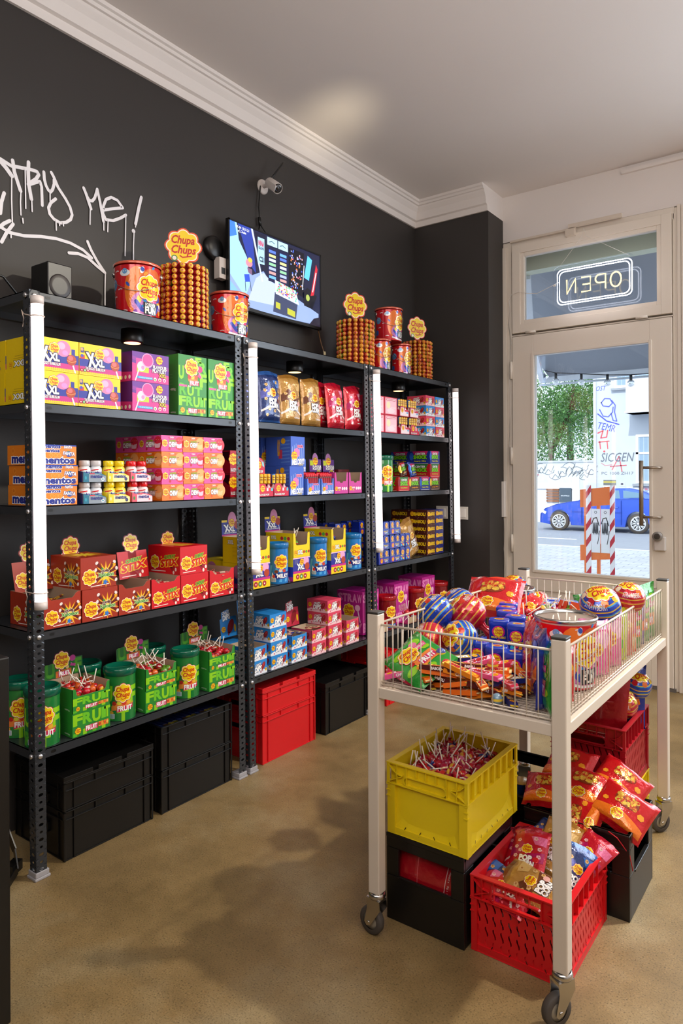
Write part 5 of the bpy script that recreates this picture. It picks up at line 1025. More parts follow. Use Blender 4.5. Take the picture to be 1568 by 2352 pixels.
# ---- right rack, second shelf
Z=SZ[2]
place(tub_parts('fruit',.058,.186),(-.066,2.035,Z+G),'green cylindrical lollipop tub on the right rack second shelf','tub',None)
SH={v:box_mesh('sour_gum_carton',.117,.135,.0765,{'cola':'1c2f8c','straw':'c41420','choc':'4a2418'}[v],art_shock(.117,.0765,v),art_shock(.135,.0765,v)) for v in SHK}
rows=[('straw','choc','cola','choc')]
for ci,v in enumerate(rows[0]): place(Proto('sour_gum_carton',SH[v]),(-.012,2.115+.119*ci,Z+G),'sour gum carton in the bottom row, %s, %s'%({'straw':'red','choc':'brown','cola':'blue'}[v],['far left','second','third','far right'][ci]),'box','sour gum cartons')
place(Proto('sour_gum_carton',SH['straw']),(-.012,2.471,Z+.0775),'red sour gum carton in the middle row','box','sour gum cartons')
place(Proto('sour_gum_carton',SH['cola']),(-.012,2.471,Z+.1545),'blue sour gum carton at the top of the stack','box','sour gum cartons')
place(Proto('sour_gum_carton',SH['cola']),(-.150,2.471,Z+.1545),'blue sour gum carton behind the top one','box','sour gum cartons')
place(Proto('sour_gum_carton',SH['straw']),(-.150,2.471,Z+.0775),'red sour gum carton behind the middle one','box','sour gum cartons')
place(Proto('sour_gum_carton',SH['cola']),(-.150,2.471,Z+G),'blue sour gum carton behind the bottom one at the right','box','sour gum cartons')
sb=bag_mesh('gum_bag',.075,.085,'24489c',art_shock(.075,.08,'cola'),.012,seed=8); place(Proto('gum_bag',sb),(-.055,2.35,Z+.080),'small blue sour gum bag leaning on the bottom row','bag',None,rot=(.15,-.15,0))
sb=bag_mesh('gum_bag',.075,.090,'4a2418',art_shock(.075,.08,'choc'),.012,seed=9); place(Proto('gum_bag',sb),(-.055,2.245,Z+.080),'small brown sour gum bag leaning beside the green tub','bag',None,rot=(.25,-.15,0))
# ---- right rack, third shelf
Z=SZ[1]
BB=[box_mesh('gum_carton',.0985,.124,.0435,['4a1a12','1a2470'][k],art_babol(.0985,.0435,k),art_babol(.124,.0435,k)) for k in (0,1)]
for ci,y in enumerate((2.431,2.533)):
    for r_ in range(6): place(Proto('gum_carton',BB[ci]),(-.012,y+.001*(r_%2),Z+.0441*r_+G),'%s bubblegum carton with yellow lettering, %s row'%(['brown','dark blue'][ci],['bottom','second','third','fourth','fifth','top'][r_]),'box','bubblegum cartons stacked six high')
for r_ in (5,4): place(Proto('gum_carton',BB[0]),(-.138,2.431,Z+.0441*r_+G),'brown bubblegum carton behind the brown column, %s row'%['fifth','top'][r_-4],'box','bubblegum cartons stacked six high')
place(Proto('popcorn_bag',PB['gold'][0]),(-.045,2.325,Z+.004),'brown and gold popcorn bag leaning by the brown gum cartons','bag',None,rot=(.32,-.10,0))
# ================================================================ ON TOP OF THE RACKS AND ON THE WALL
Z=SZ[4]
o=empty('speaker',(-.235,.155,Z+G),.0,'small black loudspeaker box on top of the left rack','speaker')
m=MB(); m.box(-.055,0,0,.05,.092,.162,H('0c0b0b')); m.build('cabinet',BLACKP,o,bevel=.004)
m=MB(); m.lathe([(.048,0,H('1c1212')),(.044,.004,H('1c1212')),(.02,-.006,H('140e0e')),(0,-.002,H('140e0e'))],28); m.xform(Matrix.Translation((.0505,.046,.085))@Matrix.Scale(.85,4)@Matrix.Rotation(PI/2,4,'Y')); m.build('speaker_cone',PLA,o)
m=MB(); m.tube([(-.17,-.30,Z+.05),(-.15,-.15,Z+.085),(-.14,-.02,Z+.06),(-.17,.05,Z+.012),(-.2,.16,Z+.02)],.004,n=6); tag(m.build('black_cable',BLACKP),'black cable arching over the top left corner of the left rack','cable')
def wheel(loc,phi0,label,first,nrow=11,r=.082,h=.252,ncol=19):
    o=empty('lollipop_display',loc,0,label,'display stand')
    m=MB(); c=H('a81c24'); m.lathe([(0,0,c),(r*.98,0,c),(r*.98,.006,c),(r*.80,.008,c),(r*.80,h-.004,c),(r*.9,h-.003,c),(r*.9,h,c),(0,h,c)],32); m.build('drum',PLA,o)
    cardc=H('c8141e'); w=.125; fo=flower_outline(w/2,.083,.074); q=MB(); wall_poly(q,fo,lambda u,v,t:(t,u,v),.0016,H('e04a1c'),H('b8a99a')); a=Art(1,1); a.L=1; a.logo(w/2,.083,.072,out='e0481c'); a.E(w/2-.035,.035,.012,.012,'3a8a3a',L=8); a.E(w/2-.035,.035,.008,.008,'f4e8d8',L=9); a.emit(q,lambda u,v,t:(t,u,v)); q.box(-.002,w/2-.012,-.02,0,w/2+.012,.03,cardc)
    q.xform(Matrix.Rotation(phi0+.15,4,'Z')@Matrix.Translation((0,-w/2,0))); s=q.build('flower_sign',CARD,o,loc=(0,0,h+.004))
    R_=random.Random(int(loc[1]*100)); n=0
    for rw in range(nrow):
        z=.018+rw*(h-.03)/(nrow-1)
        for k in range(ncol):
            t=phi0+2*PI*(k-ncol/2+.5)/ncol; d=Vector((math.cos(t),math.sin(t),0)); p=Vector(loc)+d*(r+.004)+Vector((0,0,z)); front=abs((t-phi0+PI)%(2*PI)-PI)<1.72
            if first and front:
                q_=d.to_track_quat('Z','Y'); place(Proto('lollipop',LOLW[R_.choice((0,0,0,2,6,6,1,5,4) if R_.random()<.4 else (0,2,6))]),tuple(p),'wrapped lollipop stuck in the big round display left of the television','lollipop','lollipops in the display drum left of the television',rot=q_.to_euler()); NL[0]+=1
            elif front: stuff_ball(p,.0128,R_,8,cap=d)
            else: stuff_ball(p,.0125,R_,5)
wheel((-.125,.695,Z+G),-.75,'round lollipop display drum with yellow flower sign, left of the television',True)
wheel((-.135,1.885,Z+G),-.62,'round lollipop display drum with flower sign, right of the television',False,r=.088)
wheel((-.165,2.590,Z+G),-.55,'round lollipop display drum at the far right end, behind the small buckets',False,r=.078)
BK=bucket_proto(.0835,.205,-.72); BKs=bucket_proto(.057,.182,-.60)
place(BK,(-.130,.480,Z+G),'large red printed tin bucket, biggest one, left of the big lollipop drum','bucket')
place(bucket_proto(.0800,.188,-.66),(-.105,.925,Z+G),'red printed tin bucket below the left edge of the television','bucket')
place(BKs,(-.120,2.105,Z+G),'small red tin bucket, lower left of the pyramid of three','bucket')
place(BKs,(-.105,2.302,Z+G),'small red tin bucket, lower right of the pyramid of three','bucket')
pl=bucket_proto(.078,.185,-.60); place(pl,(-.125,2.20,Z+.182+.0045),'red tin bucket stacked on top of the two small ones','bucket')
# television --------------------------------------------------
tv=empty('television',(-.285,1.095,2.008),0,'wall television showing a bluish security camera picture','television')
TWd,THt=.682,.402; m=MB(); c=H('16171a'); m.box(-.045,.05,.06,-.014,TWd-.05,THt-.05,c); m.box(-.016,0,0,0,TWd,THt,c); m.box(0,0,0,.004,TWd,.014,c); m.box(0,0,THt-.008,.004,TWd,THt,c); m.box(0,0,0,.004,.008,THt,c); m.box(0,TWd-.008,0,.004,TWd,THt,c); m.box(.004,.30,.003,.0045,.39,.011,H('6a6458')); m.build('tv_body',BLACKP,tv,bevel=.001)
m=MB(); m.box(-.062,.25,.12,-.045,.45,.30,c); m.box(-.065,.12,.02,-.02,.16,.36,c); m.build('wall_bracket',BLACKP,tv)
a=Art(.666,.38); a.R(0,0,1,1,'1b1f3c',0); a.P([(.0,.02),(.38,0),(.62,.0),(.98,.02),(.98,.18),(.72,.30),(.60,.40),(.40,.42),(.34,.52),(.22,.42),(.10,.60),(0,.98)],'8fa4d6',1); a.P([(.18,.10),(.45,.12),(.60,.34),(.42,.42),(.34,.50),(.26,.40)],'b9c6e6',2)
a.P([(0,.28),(.18,.05),(.0,.02)],'7fb6ff',3); a.P([(0,.36),(0,1),(.07,1),(.09,.80),(.17,.62),(.20,.30),(.15,.12)],'9fd0ff',3); a.P([(0,.8),(0,1),(.05,1),(.07,.85)],'3f7cf0',4); a.P([(.08,1),(.22,1),(.26,.46),(.19,.56)],'2b3f9e',4); a.P([(.21,1),(.23,1),(.335,.38),(.32,.38)],'c8d4f0',5)
a.P([(.25,.98),(.36,.99),(.40,.56),(.33,.52)],'171a33',5); a.R(.28,.60,.35,.93,'a8d0f0',6); a.T('NINA',.315,.86,.055,.06,'c41c4a',bold=.05,L=8); a.T('CALLING',.315,.80,.055,.03,'1a1a3a',bold=.04,L=8); a.T('C21',.32,.66,.05,.06,'1a2a3a',bold=.04,L=8)
for k,x in enumerate((.38,.50)):
    a.R(x,.88,x+.11,.98,'b4e0ea',6); a.S([(x+.02,.92),(x+.05,.94),(x+.08,.92)],.01,'28406a',7); a.R(x+.01,.42,x+.10,.86,'1a1e44',6)
    for r_ in range(7): a.R(x+.018,.46+.055*r_,x+.092,.495+.055*r_,['6fb0ff','c89a9a','a8b8ff','8fc8a0','c8d8ff','d8d890','5a7ae8'][(r_+k)%7],7)
a.P([(.62,.95),(.80,.95),(.80,.34),(.62,.40)],'0d0f1c',6)
R8=random.Random(8)
for k in range(70): a.R((x:=.63+.15*R8.random()),(y:=.42+.5*R8.random()),x+.012,y+.02,R8.choice(['e8884a','4a6ae0','c8607a','d8c8e8','8a9ad8']),7)
a.P([(.80,.62),(.86,.60),(.90,.90),(.845,.94)],'5fc0f4',7); a.S([(.78,.45),(.80,.78)],.012,'eef4ff',8); a.P([(.88,.4),(.92,.42),(.97,.80),(.95,.86)],'c8283a',7); a.P([(.90,.46),(.91,.46),(.955,.74),(.945,.75)],'f0e8ee',8)
a.P([(.80,.24),(.90,.22),(.96,.42),(.84,.50),(.78,.40)],'11131f',6); a.E(.845,.36,.04,.045,'a8b85a',L=7)
a.P([(.14,.40),(.19,.42),(.20,.33),(.15,.31)],'2f50c8',8); a.S([(.15,.31),(.155,.20)],.01,'20243c',8); a.S([(.20,.33),(.21,.22)],.01,'20243c',8); a.E(.19,.56,.06,.05,'d8889a',L=8); a.E(.20,.60,.04,.03,'e8c04a',L=9); a.P([(.17,.50),(.22,.49),(.22,.42),(.18,.44)],'7a5a7a',8)
a.P([(.46,.30),(.72,.22),(.70,.02),(.44,.04)],'3a4260',7); a.P([(.46,.46),(.70,.40),(.74,.22),(.47,.28)],'c8ccd8',8)
for k in range(90): 
    u,v=R8.random(),R8.random(); a.R((x:=.475+.22*u+.02*v),(y:=.30+.14*v-.055*u),x+.012,y+.018,R8.choice(['e8664a','4a3ac0','5ac07a','e8c05a','f4f0f8','c83a5a','3ac8a0']),9)
a.P([(.47,.18),(.52,.17),(.52,.09),(.47,.10)],'b8b83a',9); a.P([(.60,.14),(.69,.12),(.69,.04),(.60,.06)],'b8b83a',9); a.P([(.86,0),(1,0),(1,.14),(.92,.10)],'1a1226',8)
a.T('07-04 13:51:21',.125,.955,.13,.030,'ffffff',L=10); a.T('of_Chuba',.12,.91,.08,.035,'ffffff',L=10)
m=MB(); a.emit(m,lambda u,v,q:(.0008+q,.008+u,.014+v)); m.build('screen_picture',emit_attr('lit_screen',1.5),tv)
m=MB(); m.lathe([(.055,0,H('0d0d0d')),(.055,.02,H('0d0d0d')),(.04,.03,H('101010')),(0,.03,H('101010'))],24); m.xform(Matrix.Translation((WX,1.055,2.27))@Matrix.Rotation(PI/2,4,'Y')); tag(m.build('cable_reel',BLACKP),'black round cable coil on the wall left of the television','cable')
m=MB(); m.box(0,0,0,.035,.05,.095,H('cfc4bc')); m.box(.035,.012,.02,.036,.036,.05,H('1a1816')); tag(m.build('power_adapter',PLA,loc=(-.335,1.055,2.13),bevel=.006),'white power adapter block at the left edge of the television','adapter')
m=MB(); m.tube([(WX+.01,1.37,2.66),(WX+.012,1.355,2.55),(WX+.014,1.36,2.47),(WX+.03,1.385,2.43),(WX+.03,1.44,2.39),(WX+.04,1.5,2.36)],.0035,n=6); m.tube([(WX+.014,1.36,2.47),(WX+.02,1.345,2.42),(WX+.03,1.33,2.39)],.0035,n=6); m.tube([(WX+.014,1.357,2.50),(WX+.014,1.362,2.46)],.008,n=8); tag(m.build('camera_cable',BLACKP),'black cable running from the security camera down to the television','cable')
m=MB(); m.tube([(-.30,1.772,2.01),(-.29,1.785,1.94),(-.27,1.80,1.86),(-.26,1.80,1.80)],.003,H('6a4a2c'),n=6); m.tube([(-.28,1.79,1.90),(-.275,1.80,1.86),(-.25,1.79,1.81)],.0022,H('d8c8a8'),n=6); m.lathe([(.006,1.868,H('c8b890')),(.008,1.885,H('c8b890')),(.005,1.895,H('c8b890'))],8,-.274,1.795); tag(m.build('hanging_cable',PLA),'brown twisted cable hanging from the right corner of the television','cable')
# security camera ---------------------------------------------
cm=empty('security_camera',(WX,1.395,2.665),0,'white bullet security camera with antenna on the dark wall','camera')
m=MB(); c=H('cfc6c2'); m.lathe([(.036,0,c),(.036,.006,c),(.028,.010,c),(0,.010,c)],24); m.xform(Matrix.Rotation(PI/2,4,'Y')); m.tube([(.008,0,0),(.03,-.002,0),(.05,.0,.004)],.010,c,n=12); m.build('mount',PLA,cm)
ax=Vector((.70,-.22,-.52)).normalized(); M=Matrix.Translation((.045,0,.012))@ax.to_track_quat('Z','Y').to_matrix().to_4x4()
m=MB(); m.lathe([(0,0,c),(.022,0,c),(.025,.006,c),(.026,.10,c),(.024,.104,c),(.022,.100,c)],28); m.xform(M); m.build('camera_body',PLA,cm)
m=MB(); m.lathe([(.0235,.101,H('1c1c20')),(.012,.100,H('c8d4e8')),(.0115,.102,H('16161a')),(0,.102,H('2a3440'))],28); m.xform(M); m.build('lens_face',TUB,cm)
m=MB(); m.poly([tuple(M@Vector(p)) for p in ((-.027,-.016,.02),(-.029,.0,.02),(-.027,.016,.02),(-.027,.016,.125),(-.029,0,.13),(-.027,-.016,.125))],c); m.build('sun_shield',PLA,cm,solid=.003)
m=MB(); m.tube([(.05,.01,.03),(.055,.03,.06),(.075,.07,.125)],[.005,.0045,.0035],n=8); m.build('antenna',BLACKP,cm)
# ================================================================ STORAGE CONTAINERS UNDER THE RACKS
def container(name,loc,w,d,h,ma,label,cat='box',lid=True,openc=False,group=None,handle=True):
    """euro container: w along y, d along -x"""
    o=empty(name,loc,0,label,cat,group); m=MB(); e=.006; hb=h-(.020 if lid else 0); ri=.028
    t=.003
    if openc: 
        for q in ((-d+e,e,0,-d+e+t,w-e,hb),(-e-t,e,0,-e,w-e,hb),(-d+e,e,0,-e,e+t,hb),(-d+e,w-e-t,0,-e,w-e,hb),(-d+e,e,0,-e,w-e,t)): m.box(*q)
    else: m.box(-d+e,e,0,-e,w-e,hb)
    def ring(z0,z1,o_=0): m.box(-d-o_,-o_,z0,-d+e,w+o_,z1); m.box(-e,-o_,z0,o_,w+o_,z1); m.box(-d,-o_,z0,0,e,z1); m.box(-d,w-e,z0,0,w+o_,z1)
    ring(hb-.004,hb); ring(hb-ri,hb-ri+.003); ring(0,.004,-.003)
    cw=.036
    for (x0,x1,y0,y1) in ((-cw,-.002,0,.0),): pass
    for y in (0,w): 
        s=1 if y==0 else -1
        for a_ in (0,cw): m.box(-.0022-e,min(y+s*a_,y+s*(a_+.003)),.002,-.001,max(y+s*a_,y+s*(a_+.003)),hb)
    for x in (0,-d):
        s=-1 if x==0 else 1
        for a_ in (0,cw): m.box(min(x+s*a_,x+s*(a_+.003)),.001,.002,max(x+s*a_,x+s*(a_+.003)),e+.002,hb); m.box(min(x+s*a_,x+s*(a_+.003)),w-e-.002,.002,max(x+s*a_,x+s*(a_+.003)),w-.001,hb)
    for k in range(1,3): y=w*k/3; m.box(-e,y-.0015,hb-ri,-.0005,y+.0015,hb)
    if handle: m.box(-d*.70,-.003,hb-.085,-d*.30,e,hb-.078); m.box(-d*.70,-.003,hb-.055,-d*.30,e,hb-.048); m.box(-d*.70,-.003,hb-.085,-d*.69,e,hb-.048); m.box(-d*.31,-.003,hb-.085,-d*.30,e,hb-.048)
    m.build('body',ma,o,bevel=.0008)
    if handle: q=MB(); q.box(-d*.68,.004,hb-.077,-d*.32,.0058,hb-.056,H('040404')); q.build('grip_recess',PLA,o)
    if lid:
        q=MB(); q.box(-d-.001,-.001,hb+.0006,.001,w+.001,hb+.006)
        segs=[(.0,.30),(.36,.62),(.68,1.0)]
        for a_,b_ in segs: q.box(-.004,w*a_,hb+.006,.001,w*b_,h); q.box(-d-.001,w*a_,hb+.006,-d+.004,w*b_,h); 
        q.box(-d,-.001,hb+.006,0,.004,h); q.box(-d,w-.004,hb+.006,0,w+.001,h)
        q.build('lid',ma,o,bevel=.0008)
    return o
gk='black storage containers on the floor'
container('storage_container',(-.022,.105,0),.350,.30,.158,BLACKP,'black storage container on the floor, lower one at the left','box',lid=False,group=gk)
container('storage_container',(-.022,.105,.159),.350,.30,.112,BLACKP,'black lidded storage container stacked on another, far left','box',group=gk)
container('storage_container',(-.020,.489,0),.357,.30,.157,BLACKP,'black storage container on the floor, lower one of the second stack','box',lid=False,group=gk)
container('storage_container',(-.020,.489,.158),.357,.30,.157,BLACKP,'open black storage container with packets, on the second stack','box',lid=False,openc=True,group=gk)
container('storage_container',(-.016,1.020,0),.360,.28,.206,REDP,'red storage container on the floor, taller lower one','box',lid=False)
container('storage_container',(-.016,1.020,.207),.360,.28,.117,REDP,'red lidded storage container stacked on the taller red one','box')
container('storage_container',(-.004,1.440,0),.370,.30,.245,BLACKP,'black lidded storage container right of the red stack','box',group=gk)
container('storage_container',(.006,1.955,0),.120,.30,.205,REDP,'narrow red storage container at the right, behind the trolley, lower','box',lid=False)
container('storage_container',(.006,1.955,.206),.120,.30,.075,REDP,'flat red lidded container on the narrow red one','box')
m=MB(); R7=random.Random(7)
for k in range(14):
    q=MB(); col=['8a7a1a','2a3a78','5a3a1a','c8b03a'][k%4]; q.box(-.07,-.009,-.045,.07,.009,.045,H(col)); q.box(-.03,-.0095,-.02,.03,.0095,.0455,H('1d2a66')); place(Proto('candy_packet',q.mesh('candy_packet',FOIL)),(-.12,.515+.0225*k,.250),'flat candy packet standing in the open black container','packet','packets filed in the open black container',rot=(R7.uniform(-.12,.02),0,0))
# dark counter post and strap at the left edge
m=MB(); m.box(-.02,-.03,0,.02,0,.825,H('101010')); o=tag(m.build('counter_leg',BLACKP,loc=(.45,-.328,0),bevel=.003),'black square metal leg at the left edge of the picture','stand')
m=MB(); pts=[(-.20,-.03,.20),(-.15,-.02,.14),(-.09,-.02,.075),(-.055,-.03,.03),(0,-.10,.018),(.08,-.17,.010)]
for a_,b_ in zip(pts,pts[1:]): m.bar(a_,b_,.004,.026)
m.obox(Matrix.Translation((-.07,-.035,.035))@Matrix.Rotation(.5,4,'Z'),.03,.05,.03); tag(m.build('black_strap',BLACKP),'black strap with buckle lying on the floor at the left edge','strap')
# ================================================================ THE WHITE TROLLEY
X0,X1,Y0,Y1=.958,1.490,.386,1.456; ZR=.669
ct=empty('basket_trolley',(X0,Y0,0),0,'white steel basket trolley on four casters full of sweets','trolley')
LW=.034
legs=[(X0,Y0),(X1-LW,Y0),(X1-LW,Y1-LW),(X0,Y1-LW)]
for i,(x,y) in enumerate(legs):
    x-=X0;y-=Y0; cx,cy=x+LW/2,y+LW/2
    m=MB(); m.box(x,y,.118,x+LW,y+LW,.862); lg=m.build('leg',WHITEM,ct,bevel=.003)
    m=MB(); m.box(x-.0008,y-.0008,.862,x+LW+.0008,y+LW+.0008,.868,H('3a3836')); m.build('top_cap',PLA,lg,bevel=.002)
    ang=[-.10,1.05,.95,.3][i]; cs=MB()
    cs.lathe([(.012,.118,H('c')) if 0 else (.019,.119,(1,1,1,1)),(.022,.117,(1,1,1,1)),(.0235,.110,(1,1,1,1)),(.021,.104,(1,1,1,1)),(0,.104,(1,1,1,1))],24,cx,cy)
    n0=len(cs.v); dx=-.018
    for s in (-1,1):
        pts=[(-.024,.103),(.020,.103),(.022,.080),(.006+dx,.030),(-.006+dx,.026),(-.014+dx,.034),(-.022,.075)]
        wall_poly(cs,[(p[0],p[1]) for p in pts],lambda u,v,q,s=s:(u,s*.0145+q,v),.002,(1,1,1,1),(1,1,1,1))
    cs.box(-.024,-.0145,.098,.020,.0145,.104); cs.tube([(dx,-.0185,.036),(dx,.0185,.036)],.005,n=8)
    cs.xform(Matrix.Translation((cx,cy,0))@Matrix.Rotation(ang,4,'Z'),n0); c_=cs.build('caster_fork',CHROME,lg)
    w=MB(); g=H('4c4540'); w.lathe([(.022,-.010,g),(.034,-.010,g),(.0365,-.006,g),(.0365,.006,g),(.034,.010,g),(.022,.010,g)],30); w.xform(Matrix.Translation((cx,cy,0))@Matrix.Rotation(ang,4,'Z')@Matrix.Translation((dx,0,.0366))@Matrix.Rotation(PI/2,4,'X')); w.build('wheel_tyre',RUBBER,c_)
    w=MB(); g=H('9a9284'); w.lathe([(0,-.007,g),(.008,-.008,g),(.0225,-.0085,g),(.0225,.0085,g),(.008,.008,g),(0,.007,g)],26); w.xform(Matrix.Translation((cx,cy,0))@Matrix.Rotation(ang,4,'Z')@Matrix.Translation((dx,0,.0366))@Matrix.Rotation(PI/2,4,'X')); w.build('wheel_hub',TIN,c_)
Wd,Ln=X1-X0,Y1-Y0
m=MB()
for (a0,b0,a1,b1) in ((LW,.004,Wd-LW,.030),(LW,Ln-.030,Wd-LW,Ln-.004),(.004,LW,.030,Ln-LW),(Wd-.030,LW,Wd-.004,Ln-LW)): m.box(a0,b0,.641,a1,b1,ZR)
m.build('frame_rail',WHITEM,ct,bevel=.002)
m=MB(); zt=.833; r=.0016
def side(p0,p1,n):
    p0=Vector(p0);p1=Vector(p1)
    m.tube([p0+Vector((0,0,zt)),p1+Vector((0,0,zt))],.0032,n=8); m.tube([p0+Vector((0,0,ZR+.006)),p1+Vector((0,0,ZR+.006))],.0022,n=6); m.tube([p0+Vector((0,0,ZR+.014)),p1+Vector((0,0,ZR+.014))],.0018,n=6)
    for k in range(n): q=p0.lerp(p1,(k+.5)/n); m.tube([q+Vector((0,0,ZR+.001)),q+Vector((0,0,zt))],r,n=6)
side((LW-.006,.018,0),(Wd-LW+.006,.018,0),17); side((LW-.006,Ln-.018,0),(Wd-LW+.006,Ln-.018,0),17)
side((.018,LW-.006,0),(.018,Ln-LW+.006,0),36); side((Wd-.018,LW-.006,0),(Wd-.018,Ln-LW+.006,0),42)
m.build('wire_side',WHITEM,ct)
m=MB()
for k in range(40): x=.03+(Wd-.06)*k/39; m.tube([(x,.02,ZR+.002),(x,Ln-.02,ZR+.002)],.0013,n=4,cap=False)
for k in range(60): y=.03+(Ln-.06)*k/59; m.tube([(.02,y,ZR+.0035),(Wd-.02,y,ZR+.0035)],.0013,n=4,cap=False)
m.build('wire_deck',WHITEM,ct)
m=MB(); m.box(.024,.024,ZR-.004,Wd-.024,Ln-.024,ZR+.0005,H('d8cabb')); m.build('deck_sheet',PLA,ct)
ZD=ZR+.005
# ---- giant foil lollipop balls
def mega(colr,seed,flip=False,r=.056):
    b,s,hi={'blue':('1d3fb4','d8b02a','3aa0dc'),'red':('c01a30','e0ac3a','d84a4a'),'mix':('1f4cc0','e8c22a','2aa0e0')}[colr]; m=MB(); R_=random.Random(seed); nz=44; na=40; rings=[]
    B,S,Hh=H(b),H(s),H(hi); 
    def rad(t,a): return r*(1+.018*math.cos(8*a)*math.sin(t))
    idx=[]
    for i in range(nz+1):
        t=PI*i/nz*.93+.001; idx.append(m.add([(rad(t,a)*math.sin(t)*math.cos(a),rad(t,a)*math.sin(t)*math.sin(a),r*.96*math.cos(t)) for a in [2*PI*j/na for j in range(na)]]))
    band=[0]*9+[1,2,0,0,0,1,2,0,0,0,1,0,0,2,1,0,0,0,0,1,2,0,0,0,1]+[0]*20
    for i in range(nz):
        c=(B,S,Hh)[band[i]]
        for j in range(na): m.face((idx[i]+j,idx[i]+(j+1)%na,idx[i+1]+(j+1)%na,idx[i+1]+j),c,0,True)
    # gathered skirt of foil under the ball
    k=[m.add([((r*q*(1+.16*math.cos(9*a)))*math.cos(a),(r*q*(1+.16*math.cos(9*a)))*math.sin(a),z*r) for a in [2*PI*j/na for j in range(na)]]) for q,z in ((.24,-.92),(.16,-1.12),(.22,-1.4),(.42,-1.75))]
    for i in range(3):
        for j in range(na): m.face((k[i]+j,k[i]+(j+1)%na,k[i+1]+(j+1)%na,k[i+1]+j),B,0,True)
    # art patch around the crown
    a=Art(2,2); a.L=2
    for q in range(7): t=2*PI*q/7; a.E(.5+.29*math.cos(t),.5+.29*math.sin(t),.07,.07,['e0402a','f0a03a','c8d03a','f4e0c0','d82a3a','f07a2a','e8c83a'][q],12,1)
    a.logo(.5,.5,.26); sc=r*1.15
    def cap(u,v,q):
        x,y=(u-1)*1.15,(v-1)*1.15; rr_=math.hypot(x,y); th=min(rr_*1.25,2.6); p=math.atan2(y,x); R2=rad(th,p)*1.004+q*2; return (R2*math.sin(th)*math.cos(p),R2*math.sin(th)*math.sin(p),R2*.96*math.cos(th))
    a.emit(m,cap,.10,sm=True)
    if colr!='mix':
        for q in range(2): 
            tt=Art(.2,.05); tt.T('FRUITY FLAVOUR' if q==0 else 'STRAWBERRY',.5,.5,.8,.35,'f4f0f4',L=3); tt.emit(m,lambda u,v,h_,q=q:((r*1.006+h_)*math.sin(1.45-v/r)*math.cos(q*PI+u/r*.35*1.3),(r*1.006+h_)*math.sin(1.45-v/r)*math.sin(q*PI+u/r*.35*1.3),r*.966*math.cos(1.45-v/r)),.01)
    s_=MB(); s_.tube([(0,0,-r*1.2),(0,0,-r*2.9)],.0025,H('efe6da'),n=8)
    return Proto('giant_lollipop',m.mesh('giant_lollipop',FOIL),[('stick',s_.mesh('stick',STICKM),None,None)])
MG={k:mega(k,i) for i,k in enumerate(('blue','red','mix'))}
def rotto(d,roll=0): return (Vector(d).normalized().to_track_quat('Z','Y').to_matrix()@Matrix.Rotation(roll,3,'Z')).to_euler()
gm=None
for k,p,d,sc,nm in [('blue',(.985,.712,.815),(-.75,-.15,.62),.98,'giant blue foil lollipop ball nearest the left corner of the trolley'),('blue',(.965,.905,.805),(-.8,.1,.55),1.0,'giant blue foil lollipop ball behind the other blue one, left side'),('red',(1.055,.785,.808),(-.72,-.25,.62),1.05,'giant red foil lollipop ball, crown showing, left side of the trolley'),
 ('mix',(1.10,.650,.765),(-.35,-.85,.30),.92,'giant multicolour foil lollipop ball facing the front, beside the green bag'),('red',(1.00,.655,.745),(-.9,-.30,.12),.95,'giant red foil lollipop ball lying behind the green bag'),('mix',(.975,1.335,.800),(-.2,-.2,.95),.95,'giant multicolour foil lollipop at the far left corner of the trolley'),
 ('blue',(1.415,.905,.852),(.1,-.45,.9),1.03,'giant blue foil lollipop ball standing above the right rail'),('red',(1.448,1.085,.852),(.15,-.2,.95),.88,'giant red foil lollipop ball above the right rail, behind the blue'),('red',(1.085,1.300,.765),(-.3,-.7,.6),.75,'smaller red foil lollipop ball in the middle of the far half')]:
    place(MG[k],p,nm,'lollipop',gm,rot=rotto(d,.6),scale=sc)
# ---- bags in the trolley
BGc={'green':('2a9a34','1c7a28'),'orange':('ef5a1c','e0301c'),'pink':('e85aa0','f09ac8'),'lime':('b8cc2a','cfe03a'),'red':('d0202a','e03a1c'),'blue':('23349c','1a2a8c'),'plainred':('a80f1e','a80f1e')}
BGM={k:bag_mesh('sweets_bag',.155,.190,c,art_candybag(.14,.17,k),.020,seed=i+11,edge=e) for i,(k,(c,e)) in enumerate(BGc.items())}
def bag(k,p,label,rot,sc=1,grp=None): return place(Proto('sweets_bag',BGM[k]),p,label,'bag',grp,rot=rot,scale=sc)
def lay(n,up,): 
    """rotation so that the printed front looks along n and the bag top points along up"""
    n=Vector(n).normalized(); u=Vector(up); u=(u-n*u.dot(n)).normalized(); s=u.cross(n); return Matrix((n,s,u)).transposed().to_euler()
bag('green',(1.140,.455,.712),'green fruit sweets bag lying across the front left corner',lay((.0,-.55,.84),(-.86,.30,.24)),.92)
bag('red',(1.03,1.14,.735),'bright red sweets bag behind the orange one',lay((.5,-.6,.6),(-.3,.5,.6)),.80)
bag('red',(1.085,1.10,.73),'red and orange sweets bag leaning beside the round tin of lollipops',lay((.3,-.6,.8),(.2,.6,.5)),.70)
bag('green',(1.20,1.345,.765),'green bag lying flat at the far side of the trolley',lay((.1,-.3,.95),(.8,.3,.1)),.95)
bag('blue',(1.385,.500,ZD+.004),'dark blue sweets bag standing at the front, left of the corner post',lay((-.86,-.50,.05),(-.10,.05,1)),.95)
bag('green',(1.425,.455,ZD+.004),'green sweets bag standing right at the front corner post',lay((-.90,-.42,.05),(-.04,.0,1)),.86)
bag('red',(1.345,.560,.700),'orange-red sweets bag standing behind the dark blue one at the front',lay((-.75,-.65,.1),(-.15,.1,1)),.80)
